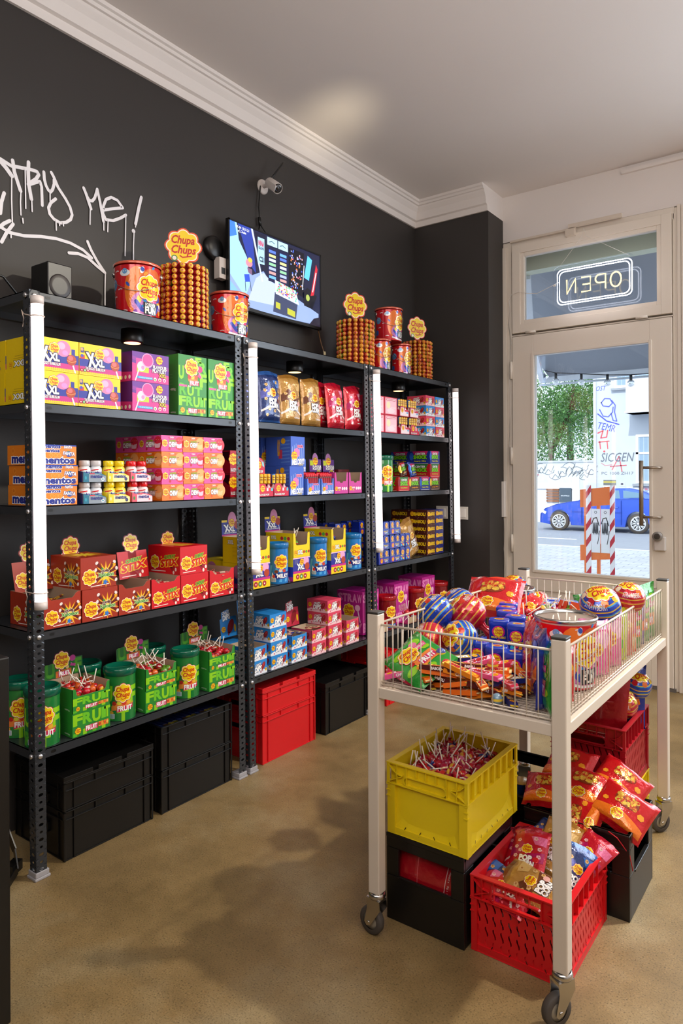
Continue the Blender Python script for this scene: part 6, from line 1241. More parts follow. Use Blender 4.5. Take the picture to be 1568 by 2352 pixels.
for k,y,lean,nm,sc in [('blue',.475,.10,'dark blue sweets bag at the near end of the long right side',.86),('red',.515,.12,'red sweets bag behind the near blue one, right side',.86),('pink',.79,.10,'pink sweets bag standing behind the big tin, right side',.92),('red',.825,.12,'red sweets bag between two pink ones, right side',.85),('pink',.91,.14,'pink sweets bag with yellow flower, right side',1.0),('lime',.985,.12,'yellow-green sweets bag standing on the right side',.95),('red',1.05,.14,'orange-red sweets bag next to the yellow-green one',.95),('orange',1.10,.12,'orange sweets bag standing on the right side',.92),('green',1.165,.14,'green sweets bag before the blue one, far right side',.92),('blue',1.215,.10,'dark blue sweets bag between two green ones, far right',.92),('green',1.265,.10,'green sweets bag behind the blue one, far right',.98),('green',1.335,.06,'tall green sweets bag in the far right corner',1.08)]:
    bag(k,(1.428-.0*lean,y,ZD+.004),nm,lay((.93,-.37,.04),(-.05,lean,1)),sc*.88)
# ---- blue gum tubs in the trolley
def gumtub():
    m=MB(); c=H('1b2fa6'); w,d,h=.058,.045,.080
    def rbox(z,s): return [(d/2*s*math.copysign(abs(math.cos(t))**.5,math.cos(t)),w/2*s*math.copysign(abs(math.sin(t))**.5,math.sin(t)),z) for t in [2*PI*i/28 for i in range(28)]]
    R_=[m.add(rbox(z,s)) for z,s in ((0,.9),(.004,.96),(h-.016,1.0),(h-.014,1.03),(h-.004,1.03),(h,.97))]
    for i,(a_,b_) in enumerate(zip(R_,R_[1:])):
        for j in range(28): m.face((a_+j,a_+(j+1)%28,b_+(j+1)%28,b_+j),c if i<3 else H('2440b8'),0,True)
    m.face([R_[-1]+j for j in range(28)],H('2646c0')); m.face([R_[0]+j for j in range(28)][::-1],c)
    a=Art(.048,.062); a.E(.5,.66,.30,.28,'c8268a',L=1); a.L=2; a.logo(.5,.66,.25,True); a.T('MAXI CUBEZ',.5,.40,.86,.09,'f6d01c',bold=.03,L=3); [a.E(.25+.25*k,.16+.06*(k%2),.09,.09,('3ac0e0','e02a4a','f0a01c')[k],8,2) for k in range(3)]
    a.emit(m,lambda u,v,q:(d/2+.0008+q,-.024+u,.006+v)); a.emit(m,lambda u,v,q:(-.024+u,-w/2-.0008-q,.006+v)) if 0 else None
    b=Art(.04,.03); b.E(.5,.5,.5,.35,'f0c81c',L=1); b.E(.5,.5,.3,.2,'d8401c',L=2); b.emit(m,lambda u,v,q:(-v+.015,u-.02,h+q)); return m.mesh('gum_tub',TUB)
GU=Proto('gum_tub',gumtub()); gu='dark blue gum tubs in the trolley'
def gt_(x,y,z,rz,lab): place(GU,(x,y,z),lab,'tub',gu,rz=rz)
F_=-1.35
for x,y,nm in [(1.165,.770,'left one of the front pair'),(1.235,.740,'right one of the front pair'),(1.185,.845,'behind the front pair'),(1.135,.900,'third row of the front block'),(1.105,.960,'fourth row of the front block'),(1.085,1.03,'rearmost of the front block')]:
    gt_(x,y,.727,F_+(.1 if nm[0]=='l' else -.05),'dark blue gum tub in the upper layer, %s'%nm)
for x,y,nm in [(1.150,.665,'left'),(1.215,.640,'middle'),(1.280,.610,'right')]: gt_(x,y,.682-.0,F_,'dark blue gum tub half buried behind the bars, %s of three'%nm)
for x,y,nm in [(1.165,.75,'left'),(1.24,.73,'right')]: gt_(x,y+.02,ZD-.0+.001-.0,F_,'dark blue gum tub in the lower layer under the front pair, %s'%nm) if 0 else None
for i,(x,y) in enumerate([(1.115,1.24),(1.175,1.235),(1.24,1.23),(1.135,1.30),(1.20,1.29),(1.265,1.285),(1.165,1.185),(1.235,1.175)]):
    gt_(x,y,.705,F_+.08*(i%3-1),'dark blue gum tub in the far block, %s row, %s'%(['middle','middle','middle','rear','rear','rear','near','near'][i],['left','centre','right','left','centre','right','left','right'][i]))
st_=MB(); st_.box(1.05,1.15,ZD+.001,1.30,1.32,.703,H('1b2a7c')); st_.box(1.07,.80,ZD+.001,1.26,1.06,.725,H('1b2a7c')); tag(st_.build('carton_liner',CARD),'low dark blue cardboard liner carrying the gum tubs in the trolley','box')
# ---- tin buckets in the trolley
place(bucket_proto(.079,.178,-1.05,openf=True),(1.384,.700,ZD+.002),'big open red tin bucket full of lollipops in the trolley','bucket')
place(bucket_proto(.072,.150,-1.2,openf=True),(1.025,1.215,ZD+.002),'open red tin bucket at the far left of the trolley','bucket')
R_=random.Random(4)
for k in range(9):
    t=R_.random()*2*PI; q=.05*math.sqrt(R_.random()); lolly((1.384+q*math.cos(t),.692+q*math.sin(t),ZD+.112),R_.choice((0,2,5)),tilt(R_,.05,.7),'lollipop with white stick inside the big open bucket','lollipops in the big open bucket')
for k in range(4):
    t=R_.random()*2*PI; q=.03*math.sqrt(R_.random()); lolly((1.025+q*math.cos(t),1.215+q*math.sin(t),ZD+.095),R_.choice((0,2,5)),tilt(R_,.05,.5),'lollipop inside the far open bucket','lollipops in the far open bucket')
# ---- loose lollipops in the centre
bx=MB(); bx.box(1.02,.96,ZD+.001,1.30,1.16,.74,H('b01828')); 
handful(34,1.13,1.31,.86,1.13,.775,'loose lollipop with white stick in the middle of the trolley','loose lollipops in the trolley',90,cols=(0,2,5,6,1,3),rise=.016,lo=.1,hi=1.1,chk=lambda x,y:(x-1.384)**2+(y-.692)**2>.0075)
bowl=MB(); bowl.box(1.115,1.07,ZD+.001,1.33,1.145,.742,H('c8281c')); bowl.box(1.27,.80,ZD+.001,1.33,1.07,.742,H('c8281c')); tag(bowl.build('candy_carton',CARD),'red cardboard tray under the loose lollipops in the trolley','tray')
for i,(x,y) in enumerate([(1.245,1.10),(1.290,1.085),(1.325,1.06)]):
    q=MB(); q.poly([(-.025,-.02,0),(.025,-.02,0),(.02,.0,.045),(-.02,.0,.045)],H('e8501c')); q.poly([(-.025,.02,0),(.025,.02,0),(.02,.0,.045),(-.02,.0,.045)],H('d0281c')); q.box(-.025,-.02,-.002,.025,.02,0,H('d0281c')); q.poly([(-.012,-.0165,.008),(.008,-.0165,.008),(.004,-.008,.028),(-.010,-.008,.028)],H('f2b88a'))
    place(Proto('sweets_pouch',q.mesh('sweets_pouch',FOIL)),(x,y,.775),'small red and orange sweets pouch, %s one behind the big bucket'%['left','middle','right'][i],'pouch','small pouches behind the big bucket',rz=-.6+.3*i)
# ---- heap of chew bars and bubblegum in the front
def bar_mesh(k):
    c,c2,t=[('ee8a1c','f8d05a','CHEW'),('e83a5a','f4b8c8','CHEW'),('1e2a78','e8c02a','BABOL!'),('5a1c1c','f0d04a','BABOL!'),('f0701c','f4e0a0','STIX'),('ec5a9a','f8d0e0','CHEW')][k]; m=MB(); l,w,h=.092,.020,.012; C=H(c)
    m.box(-l/2,-w/2,0,l/2,w/2,h,C); m.box(-l/2-.006,-w/2+.001,h*.4,-l/2,w/2-.001,h*.6,H(c2)); m.box(l/2,-w/2+.001,h*.4,l/2+.006,w/2-.001,h*.6,H(c2))
    a=Art(l,w); a.R(.30,.08,.95,.92,c2,1); a.T(t,.62,.5,.5,.55,'ffffff' if c2[0]!='f' else 'c81c2a','3a1420',bold=.05,ob=.11,L=2); a.L=2; a.logo(.15,.5,.42,True); a.emit(m,lambda u,v,q:(-l/2+u,-w/2+v,h+q)); b=Art(l,h); b.T(t,.5,.5,.3,.6,'ffffff',bold=.04,L=1); b.emit(m,lambda u,v,q:(-l/2+u,-w/2-q,v)); return m.mesh('chew_bar',CARD)
BARS=[bar_mesh(k) for k in range(6)]
R_=random.Random(12); cnt=0
names=['orange','red','dark blue','brown','bright orange','pink']
for lay_ in range(4):
    for gx in range(6):
        for gy in range(3):
            x=1.03+.058*gx+R_.uniform(-.014,.014); y=.445+.050*gy+R_.uniform(-.010,.010); z=ZD+.004+.0165*lay_+R_.uniform(0,.006)
            hmax=.030+.055*min(1,max(0,(x-1.02)/.14)) if x<1.30 else .055
            if z-ZD>hmax*(.75+.25*gy/2) : continue
            if x>1.335: continue
            k=R_.choice((0,0,1,2,3,4,5,0,3)); cnt+=1
            place(Proto('chew_bar',BARS[k]),(x,y,z),'%s wrapped chew bar in the heap at the front of the trolley'%names[k],'candy bar','%s chew bars heaped at the front of the trolley'%names[k],rot=(R_.uniform(-.35,.35),R_.uniform(-.28,.28),R_.uniform(-1.0,1.0)+(PI if R_.random()<.4 else 0)))
def gumball(c):
    m=MB(); C=H(c); m.lathe([(max(.014*math.sin(PI*i/10),.0001),.014*math.cos(PI*i/10),C) for i in range(11)],16); m.lathe([(.0142,-.003,H('e8c23a')),(.0146,0,H('e8c23a')),(.0142,.003,H('e8c23a'))],16); return m.mesh('gum_ball',TUB)
for i,(c,p,nm) in enumerate([('4a5aa0',(1.115,.505,.755),'blue'),('d8484a',(1.27,.49,.752),'red'),('7a9ab0',(1.31,.425,.690),'grey-blue'),('c83040',(1.150,.47,.738),'dark red')]): place(Proto('gum_ball_capsule',gumball(c)),p,'%s round gum ball capsule in the heap behind the front bars'%nm,'candy',None)
# ================================================================ CRATES UNDER THE TROLLEY
def crate_hole_wall(m,W_,H_,fn,holes,t,hole='s',nx=11,nz=4,z0=.0,z1=1.0,c=(1,1,1,1)):
    """a wall sheet with a lattice of S-shaped slots"""
    cw,ch=W_/nx,(z1-z0)/nz; N=12
    for j in range(nz):
        for i in range(nx):
            cx=(i+.5)*cw; cz=z0+(j+.5)*ch; hp=[];rp_=[]
            for k in range(N):
                a_=2*PI*(k+.5)/N; ca,sa=math.cos(a_),math.sin(a_); v=.40*ch*sa; u=cw*.13*ca+cw*.14*math.sin(sa*2.6)*(-1)
                t_=1/max(abs(ca),abs(sa)); hp.append((cx+u,cz+v)); rp_.append((cx+cw/2*max(-1,min(1,ca*t_)),cz+ch/2*max(-1,min(1,sa*t_))))
            k0=m.add([fn(u,v) for u,v in hp+rp_])
            for k in range(N): m.face((k0+k,k0+(k+1)%N,k0+N+(k+1)%N,k0+N+k),c)
            for (sx,sz) in ((1,1),(-1,1),(-1,-1),(1,-1)):
                best=sorted(range(N),key=lambda k:(rp_[k][0]-(cx+sx*cw/2))**2+(rp_[k][1]-(cz+sz*ch/2))**2)[:2]; j0=m.add([fn(cx+sx*cw/2,cz+sz*ch/2)]); m.face((k0+N+best[0],j0,k0+N+best[1]),c)
def eurocrate(x0,y0,x1,y1,z,h,ma,label,perforated=False,dark=None,group=None):
    o=empty('plastic_crate',(x0,y0,z),0,label,'crate',group); w,d=x1-x0,y1-y0; ri=h*.30; e=.010; m=MB()
    def ring(za,zb,out,inn): m.box(-out,-out,za,w+out,inn,zb); m.box(-out,d-inn,za,w+out,d+out,zb); m.box(-out,inn,za,inn,d-inn,zb); m.box(w-inn,inn,za,w+out,d-inn,zb)
    ring(h-.0035,h,0,.016); ring(h-ri*.52,h-ri*.52+.0025,-.001,e+.002) if 0 else None; ring(h-ri,h-ri+.003,0,e+.001)
    wl_=.0025   # inner wall behind the rim
    m.box(e,e,h-ri,w-e,e+wl_,h-.003) if not perforated else [m.box(a_,e,h-ri,b_,e+wl_,h-.003) for a_,b_ in ((e,w*.22),(w*.74,w-e))]
    if perforated: m.box(w*.22,e,h-ri*.30,w*.74,e+wl_,h-.003)
    m.box(e,d-e-wl_,h-ri,w-e,d-e,h-.003); m.box(e,e,h-ri,e+wl_,d-e,h-.003); m.box(w-e-wl_,e,h-ri,w-e,d-e,h-.003)
    for k in range(9):   # vertical rim ribs
        u=k/8; 
        if k in (0,1,2,6,7,8): m.box(.001+u*(w-.004),.0008,h-ri,.003+u*(w-.004),e,h-.002); m.box(.001+u*(w-.004),d-e,h-ri,.003+u*(w-.004),d-.0008,h-.002)
        else: m.box(.001+u*(w-.004),.0008,h-ri*.45,.003+u*(w-.004),e,h-.002)
        m.box(w-e,.001+u*(d-.004),h-ri,w-.0008,.003+u*(d-.004),h-.002); m.box(.0008,.001+u*(d-.004),h-ri,e,.003+u*(d-.004),h-.002)
    # diagonal curved ribs and the stadium grip frame on the short side
    for s in (0,1):
        f=(lambda u:u*w) if s==0 else (lambda u:(1-u)*w)
        pts=[(f(.02),h-.006),(f(.08),h-ri*.35),(f(.14),h-ri*.5),(f(.2),h-ri*.52)]; q=[(f(.02),h-ri+.004),(f(.10),h-ri*.75),(f(.2),h-ri*.55)]
        for L_ in (pts,q):
            for a_,b_ in zip(L_,L_[1:]): m.bar((a_[0],e/2,a_[1]),(b_[0],e/2,b_[1]),e*.9,.002)
    sp=rr(w*.26,ri*.20,ri*.20,4); 
    for a_,b_ in zip(sp,sp[1:]+sp[:1]): m.bar((w*.48+a_[0],e/2+.001,h-ri*.72+a_[1]),(w*.48+b_[0],e/2+.001,h-ri*.72+b_[1]),e*.95,.0025)
    # body: corner pillars, base band, panels
    zb=h-ri; cp=.026 if not perforated else .018
    for (a_,b_) in ((0,0),(w,0),(0,d),(w,d)):
        sx=1 if a_==0 else -1; sy=1 if b_==0 else -1; xa,xb=sorted((a_+sx*.002,a_+sx*cp)); ya,yb=sorted((b_+sy*.002,b_+sy*cp)); m.box(xa,ya,0,xb,yb,zb)
        for k in range(3): m.box(min(a_,a_+sx*.012),min(b_,b_+sy*.012),zb-.004-k*.016,max(a_,a_+sx*.012),max(b_,b_+sy*.012),zb-.001-k*.016)
    bb=h*.17; r_=.009
    m.box(cp,.004,0,w-cp,r_,bb*.55); m.box(cp,d-r_,0,w-cp,d-.004,bb*.55); m.box(.004,cp,0,r_,d-cp,bb*.55); m.box(w-r_,cp,0,w-.004,d-cp,bb*.55)
    # curved sloping band joining base and pillars
    for (fn,L_) in ((lambda u,v,q:(u,.003+q,v),w),(lambda u,v,q:(w-.003-q,u,v),d),(lambda u,v,q:(.003+q,u,v),d),(lambda u,v,q:(u,d-.003-q,v),w)):
        n=10; out=[];inn=[]
        for k in range(n+1):
            u=k/n; cv=((2*u-1)**6); out.append((L_*u,0)); inn.append((cp+(L_-2*cp)*u,bb+cv*h*.22))
        for k in range(n): m.poly([fn(out[k][0],out[k][1],0),fn(out[k+1][0],out[k+1][1],0),fn(inn[k+1][0],inn[k+1][1],.010),fn(inn[k][0],inn[k][1],.010)])
    m.box(.006,.006,.0,w-.006,d-.006,.004)
    tt=.0025
    if not perforated:
        r_=.013; m.box(cp*.6,r_,bb*.5,w-cp*.6,r_+tt,zb+.003); m.box(cp*.6,d-r_-tt,bb*.5,w-cp*.6,d-r_,zb+.003); m.box(r_,cp*.6,bb*.5,r_+tt,d-cp*.6,zb+.003); m.box(w-r_-tt,cp*.6,bb*.5,w-r_,d-cp*.6,zb+.003)
    m.build('crate_body',ma,o)
    if perforated:
        q=MB(); crate_hole_wall(q,w-.02,h,lambda u,v:(.01+u,r_,v),None,tt,nx=11,nz=4,z0=.006,z1=zb+.003); crate_hole_wall(q,w-.02,h,lambda u,v:(.01+u,d-r_,v),None,tt,nx=11,nz=4,z0=.006,z1=zb+.003)
        crate_hole_wall(q,d-.02,h,lambda u,v:(r_,.01+u,v),None,tt,nx=15,nz=4,z0=.006,z1=zb+.003); crate_hole_wall(q,d-.02,h,lambda u,v:(w-r_,.01+u,v),None,tt,nx=15,nz=4,z0=.006,z1=zb+.003); q.build('perforated_wall',ma,o,solid=.0022)
    # moulded marks along the base
    q=MB(); mk=Art(1,1)
    for k in range(4): u=w*(.22+.19*k); s=1 if k<2 else -1; mk.S([(u+s*.004,bb*.75),(u,bb*.55),(u-s*.001,bb*.40)],.0022,dark or '1a0f08',metric=True)
    mk.emit(q,lambda u,v,t:(u,.0032+.006*v/bb-.0012-t,v))
    mk=Art(1,1)
    for k in range(7): u=d*(.16+.11*k); s=1 if k<3 else -1; mk.S([(u+s*.004,bb*.75),(u,bb*.55),(u-s*.001,bb*.40)],.0022,dark or '1a0f08',metric=True)
    mk.emit(q,lambda u,v,t:(w-.0032-.006*v/bb+.0012+t,u,v)); q.build('base_marks',PLA,o); return o
def bottlecrate(x0,y0,x1,y1,h,label,openside='-y'):
    o=empty('bottle_crate',(x0,y0,0),0,label,'crate','black bottle crates'); w,d=x1-x0,y1-y0; t=.010; m=MB()
    def wall(fx,L_,hole):
        if hole: za,zb,ua,ub=h*.52,h*.84,L_*.16,L_*.84; B=[(0,0,L_,za),(0,zb,L_,h),(0,za,ua,zb),(ub,za,L_,zb)]
        else: B=[(0,0,L_,h)]
        for u0,z0,u1,z1 in B: fx(u0,z0,u1,z1)
    wall(lambda a,z0,b,z1:m.box(a,0,z0,b,t,z1),w,True); wall(lambda a,z0,b,z1:m.box(a,d-t,z0,b,d,z1),w,True)
    wall(lambda a,z0,b,z1:m.box(w-t,t+a,z0,w,t+b,z1),d-2*t,True); wall(lambda a,z0,b,z1:m.box(0,t+a,z0,t,t+b,z1),d-2*t,False)
    m.box(t,t,0,w-t,d-t,.006); m.box(-.001,-.001,h-.012,w+.001,t+.002,h); m.box(-.001,d-t,h-.012,w+.001,d+.001,h); m.box(-.001,0,h-.012,t,d,h); m.box(w-t,0,h-.012,w+.001,d,h)
    m.box(w*.16,-.002,h*.50,w*.84,.004,h*.53); m.box(w-.004,d*.2,h*.49,w+.003,d*.8,h*.52)
    m.build('crate_body',BLACKP,o,bevel=.002); return o
bottlecrate(.953,.484,1.190,.800,.238,'black bottle crate under the yellow crate')
bottlecrate(1.205,.852,1.506,1.118,.236,'black bottle crate overflowing with red bags, right side')
bottlecrate(.930,.905,1.185,1.25,.236,'black bottle crate holding two tins, half hidden at the back')
eurocrate(.955,.482,1.203,.812,.2395,.196,YELP,'bright yellow plastic crate full of lollipops')
eurocrate(1.199,.500,1.452,.834,.0008,.195,REDP,'bright red perforated crate full of popcorn bags',perforated=True,dark='3a0408')
eurocrate(1.185,1.135,1.425,1.45,.0008,.198,YELP,'second yellow crate, under the dark red crate at the back')
eurocrate(1.185,1.135,1.425,1.45,.2,.222,REDD,'dark red perforated crate on the second yellow crate',perforated=True,dark='2a0408')
bag('plainred',(1.165,.520,.130),'red plastic bag inside the black crate, seen through its grip hole',lay((0,-1,.2),(-1,0,.1)),1.1)
handful(84,.988,1.170,.515,.780,.392,'small red wrapped lollipop in the yellow crate','lollipops in the yellow crate',33,cols=(0,1,3,0,3,2,0,3,0,3,4),rise=.020,lo=.15,hi=1.45)
lm=MB(); lm.box(.972,.498,.25,1.187,.798,.372,H('6a1420')); tag(lm.build('lollipop_heap',WRAP),'dense layer of dark red lollipops below the top ones in the yellow crate','lollipops',None,'stuff')
# tins in the hidden black crate
for x,y,nm in ((1.165,.96,'right'),(1.10,1.0,'left')):
    t=MB(); c1,c2=H('1d3a8a'),H('c8a85a'); t.lathe([(0,0,c1),(.030,0,c1),(.030,.06,c2),(.030,.065,c1),(.030,.10,c2),(.031,.102,c2),(.027,.104,c2),(0,.103,c2)],24); place(Proto('drinks_tin',t.mesh('drinks_tin',TIN)),(x-.02,y+.02,.15),'blue and gold tin in the hidden black crate, %s one'%nm,'tin')
# popcorn bags thrown into the red crate
def pbag(v,p,n,u,lab,k=0,sc=.95): place(Proto('popcorn_bag',PB[v][k]),p,lab,'bag',None,rot=lay(n,u),scale=sc)
pbag('blue',(1.335,.560,.135),(.05,-.45,.90),(-.85,.12,.28),'blue popcorn bag at the left corner of the red crate',1,.72)
pbag('red',(1.300,.600,.150),(-.05,-.55,.85),(-.10,.75,.42),'magenta popcorn bag upright in the middle of the red crate',0,.72)
pbag('gold',(1.320,.690,.140),(.0,-.65,.75),(.15,.60,.62),'gold popcorn bag at the back of the red crate',1,.74)
pbag('gold',(1.430,.575,.150),(.10,-.35,.93),(-.92,.12,.10),'gold popcorn bag lying in front in the red crate',0,.80)
pbag('blue',(1.400,.640,.120),(.60,-.55,.55),(.18,.55,.75),'blue popcorn bag standing at the right side of the red crate',0,.68)
pbag('red',(1.375,.715,.145),(.1,-.55,.8),(.35,.45,.50),'magenta popcorn bag at the back right of the red crate',1,.70)
pbag('red',(1.260,.67,.135),(-.1,-.5,.85),(-.15,.65,.50),'magenta popcorn bag at the back left of the red crate',0,.66)
pbag('blue',(1.250,.755,.150),(.05,-.55,.8),(.30,.40,.52),'blue popcorn bag poking out at the far corner of the red crate',1,.58)
pbag('red',(1.345,.54,.142),(.05,-.35,.92),(-.75,.10,.12),'magenta popcorn bag squeezed between the blue and gold ones',1,.66)
for i,(p,hx) in enumerate([((1.27,.58,.01),0),((1.36,.62,.01),0)]): pbag(['blue','gold'][i],p,(0,-1,.05),(.1,0,1),'%s popcorn bag low inside the red crate, seen through its slots'%['blue','gold'][i],0,.72)
# red and orange lollipop bags heaped on the black crate
def rbag(seed,c1='c8161e'):
    m=MB(); R_=random.Random(seed); me=bag_mesh('lollipop_bag',.20,.17,c1,(lambda a:(a.P([(0,0),(1,0),(1,.22),(.5,.34),(0,.24)],'ef7a22',1),a.E(.50,.66,.30,.19,'8a3a1a',L=1),[(a.E(.30+.4*R_.random(),.54+.26*R_.random(),.055,.055,['e0a03a','c8502a','d8b84a'][k%3],10,2),) for k in range(26)],[a.E(.30+.4*R_.random(),.54+.26*R_.random(),.030,.030,['c8301c','f0c84a'][k%2],8,3) for k in range(22)],a.F(.85,.5,.09,'f2a02a',3,20,6,.2),a.F(.12,.45,.07,'f2a02a',3,20,6,.2),setattr(a,'L',4),a.logo(.45,.20,.17),a)[-1])(Art(.18,.15)),.040,seed=seed,edge='d8202a',fold=.024); return me
RB=[rbag(s_) for s_ in (31,32)]
def lb(k,p,n,u,lab,sc=1): place(Proto('lollipop_bag',RB[k]),p,lab,'bag',None,rot=lay(n,u),scale=sc)
lb(0,(1.350,.900,.250),(.10,-.42,.90),(.02,.86,.45),'red see-through bag of small lollipops in the middle of the heap',.86)
lb(1,(1.450,.885,.232),(.30,-.55,.78),(.25,.70,.48),'red, orange and magenta sweets bag at the front right of the heap',.78)
lb(1,(1.255,.885,.235),(-.05,-.55,.83),(-.12,.72,.42),'red sweets bag at the front left of the heap',.70)
lb(0,(1.275,.985,.275),(-.1,-.60,.80),(.10,.62,.60),'red sweets bag leaning behind the left one of the heap',.76)
lb(1,(1.420,.880,.225),(.05,-.75,.62),(-.95,.05,.12),'orange sweets bag edge hanging over the black crate rim',.66)
lb(0,(1.42,.985,.27),(.35,-.45,.8),(.25,.75,.45),'bright red sweets bag at the back right of the heap',.76)
lb(0,(1.020,1.02,.752),(.10,-.66,.74),(-.10,.60,.62),'wide orange-red see-through bag of lollipops in the middle left of the trolley',.98)
# things in the dark red crate
bag('plainred',(1.305,1.205,.335),'big plain dark red bag standing in the dark red crate',lay((.15,-1,.12),(.05,.1,1)),1.30)
place(MG['red'],(1.372,1.30,.455),'giant red and gold foil lollipop ball beside the plain red bag','lollipop',None,rot=rotto((.3,-.4,.9),.3),scale=.90)
place(MG['mix'],(1.395,1.395,.500),'giant blue striped foil lollipop ball at the back of the dark red crate','lollipop',None,rot=rotto((.3,-.3,.9),.3),scale=.90)
bag('blue',(1.345,1.36,.36),'plain dark blue bag standing behind the red one in the crate',lay((.2,-1,.1),(0,.1,1)),1.1)
lf=MB(); lf.lathe([(.0,.01,H('1c5a2c')),(.02,.012,H('1c5a2c')),(.034,.004,H('1c5a2c')),(.036,-.002,H('1c5a2c'))],16); place(Proto('green_cap',lf.mesh('green_cap',TUB)),(1.32,1.25,.545),'small dark green cap on top of the plain red bag','cap',rot=(.3,.2,0))
m=MB(); m.tube([(1.45,.850,.236),(1.475,.848,.225),(1.505,.855,.185),(1.512,.862,.14)],.0015,H('c81c2a'),n=5); tag(m.build('red_thread',PLA),'thin red tie hanging over the corner of the black crate','string')
# leftover lollipops, one object
so=STUFF.build('lollipops',WRAP); tag(so,'remaining small lollipops: lower layers in the crates and the two drums right of the television','lollipops','loose lollipops beyond the counted ones','stuff')
print('LOLLIES',NL[0])
# ================================================================ THE STREET OUTSIDE
def street(name,ma,label,cat,m): return tag(m.build(name,ma),label,cat)
PAVE=mat('cobble_paving','b9bcc0',.10,3,Roughness=.7); 
def brick_mat(name,c1,c2,mort,scale,bw=.5,rh=.25):
    m,n,b=newmat(name); tc=n.nodes.new('ShaderNodeTexCoord'); t=n.nodes.new('ShaderNodeTexBrick'); t.inputs['Scale'].default_value=scale; t.inputs['Color1'].default_value=H(c1); t.inputs['Color2'].default_value=H(c2); t.inputs['Mortar'].default_value=H(mort); t.inputs['Brick Width'].default_value=bw; t.inputs['Row Height'].default_value=rh; t.inputs['Mortar Size'].default_value=.012
    n.links.new(tc.outputs['Object'],t.inputs['Vector']); n.links.new(t.outputs['Color'],b.inputs['Base Color']); pr(b,Roughness=.8); return m
m=MB(); m.box(-14,DY+.26,-.3,8,12.2,-.17); o=street('pavement',brick_mat('paving_slabs','b4b8be','a6aab0','84888f',1.6),'','',m); struct(o)
m=MB(); m.box(-14,12.2,-.36,8,19.9,-.23); o=m.build('road',mat('asphalt','8f949c',.12,6,Roughness=.8)); struct(o)
m=MB(); m.box(-14,12.2,-.23,8,12.32,-.165); o=m.build('kerb',mat('kerb_stone','c9c9c6',.08,4,Roughness=.7)); struct(o)
m=MB(); m.box(-4.9,14.3,-.229,-2.95,14.42,-.226,H('f2f2f2')); m.box(-8.9,14.3,-.229,-6.9,14.42,-.226,H('f2f2f2')); o=m.build('road_marking',PAINT); struct(o)
# house across the street
hs=empty('apartment_building',(-4.2,20,-.23),0,'pale rendered house with painted tags across the street','building')
m=MB(); m.box(0,0,0,9,6,9.5); m.build('facade',mat('pale_render','c4cbd1',.09,2.4,(18,.2,.01),Roughness=.85),hs)
m=MB(); m.box(-.02,-.06,0,.06,.0,9.0,H('c8ccd0')); m.build('downpipe',PLA,hs)
def hwin(x0,x1,z0,z1,mull=(),trans=()):
    q=MB(); c=H('f2f4f6'); z0+=.23;z1+=.23; x0+=4.2;x1+=4.2; frame_rect(q,x0,z0,x1,z1,.07,-.03,.02,c)
    for u in mull: q.box(x0+(x1-x0)*u-.03,-.03,z0,x0+(x1-x0)*u+.03,.02,z1,c)
    for u in trans: q.box(x0,-.03,z0+(z1-z0)*u-.03,x1,.02,z0+(z1-z0)*u+.03,c)
    q.box(x0-.08,-.10,z0-.07,x1+.08,.02,z0-.01,H('9aa0a6')); w=q.build('window',PLA,hs); g=MB(); g.box(x0+.05,-.008,z0+.05,x1-.05,-.002,z1-.05,H('8fa6b8')); 
    for k in range(8): g.box(x0+.08+k*(x1-x0-.16)/8,-.010,z0+.08,x0+.10+k*(x1-x0-.16)/8,-.008,z1-.08,H('aebfca'))
    g.build('pane',TUB,w)
hwin(-3.62,-2.55,3.75,5.2,(.5,)); hwin(-3.03,-1.9,.95,2.36,(.5,),(.62,)); hwin(-.6,.6,.95,2.36,(.5,)); hwin(-.8,.4,3.75,5.2,(.5,)); hwin(1.6,2.8,.95,2.4,(.5,))
m=MB(); m.box(1.08,-.75,3.17,4.0,0,4.15,H('c8ccd0')); m.box(1.05,-.78,3.17,4.0,0,3.22,H('d8dadc')); m.build('balcony',PLA,hs)
a=Art(1,1); 
def wp(x,z): return (x+4.2,z+.23)
def gstroke(l,w,c): a.S([wp(*p) for p in l],w,c,1,metric=True)
a.T('OST',*wp(-4.0,3.78),.30,.14,'5a62c0',shear=.3,bold=.0,L=1); a.T('TEMR',*wp(-3.85,2.62),.52,.20,'5058b8',shear=.1,rot=-.25,bold=.0,L=1)
gstroke([(-4.0,3.35),(-3.9,3.47),(-3.75,3.45),(-3.68,3.32),(-3.78,3.22),(-3.95,3.25),(-4.0,3.35)],.03,'5a62c0'); gstroke([(-3.7,3.4),(-3.6,3.25),(-3.62,3.05),(-3.56,2.78),(-3.66,2.8),(-3.72,3.02)],.03,'5a62c0'); gstroke([(-4.05,3.15),(-3.95,2.95),(-3.8,2.92),(-3.68,3.05),(-3.66,3.2)],.03,'5a62c0'); gstroke([(-4.1,3.02),(-3.85,2.8),(-3.5,2.68)],.035,'4a52b8')
gstroke([(-4.1,2.45),(-3.95,2.52),(-4.02,2.3),(-3.85,2.32),(-3.82,2.52)],.035,'d0505a'); gstroke([(-4.08,2.18),(-3.78,2.20)],.03,'d0505a'); gstroke([(-4.05,2.2),(-4.03,1.98)],.03,'d0505a'); gstroke([(-3.84,2.2),(-3.82,1.98)],.03,'d0505a'); a.E(*wp(-3.92,1.9),.03,.03,'d0505a')
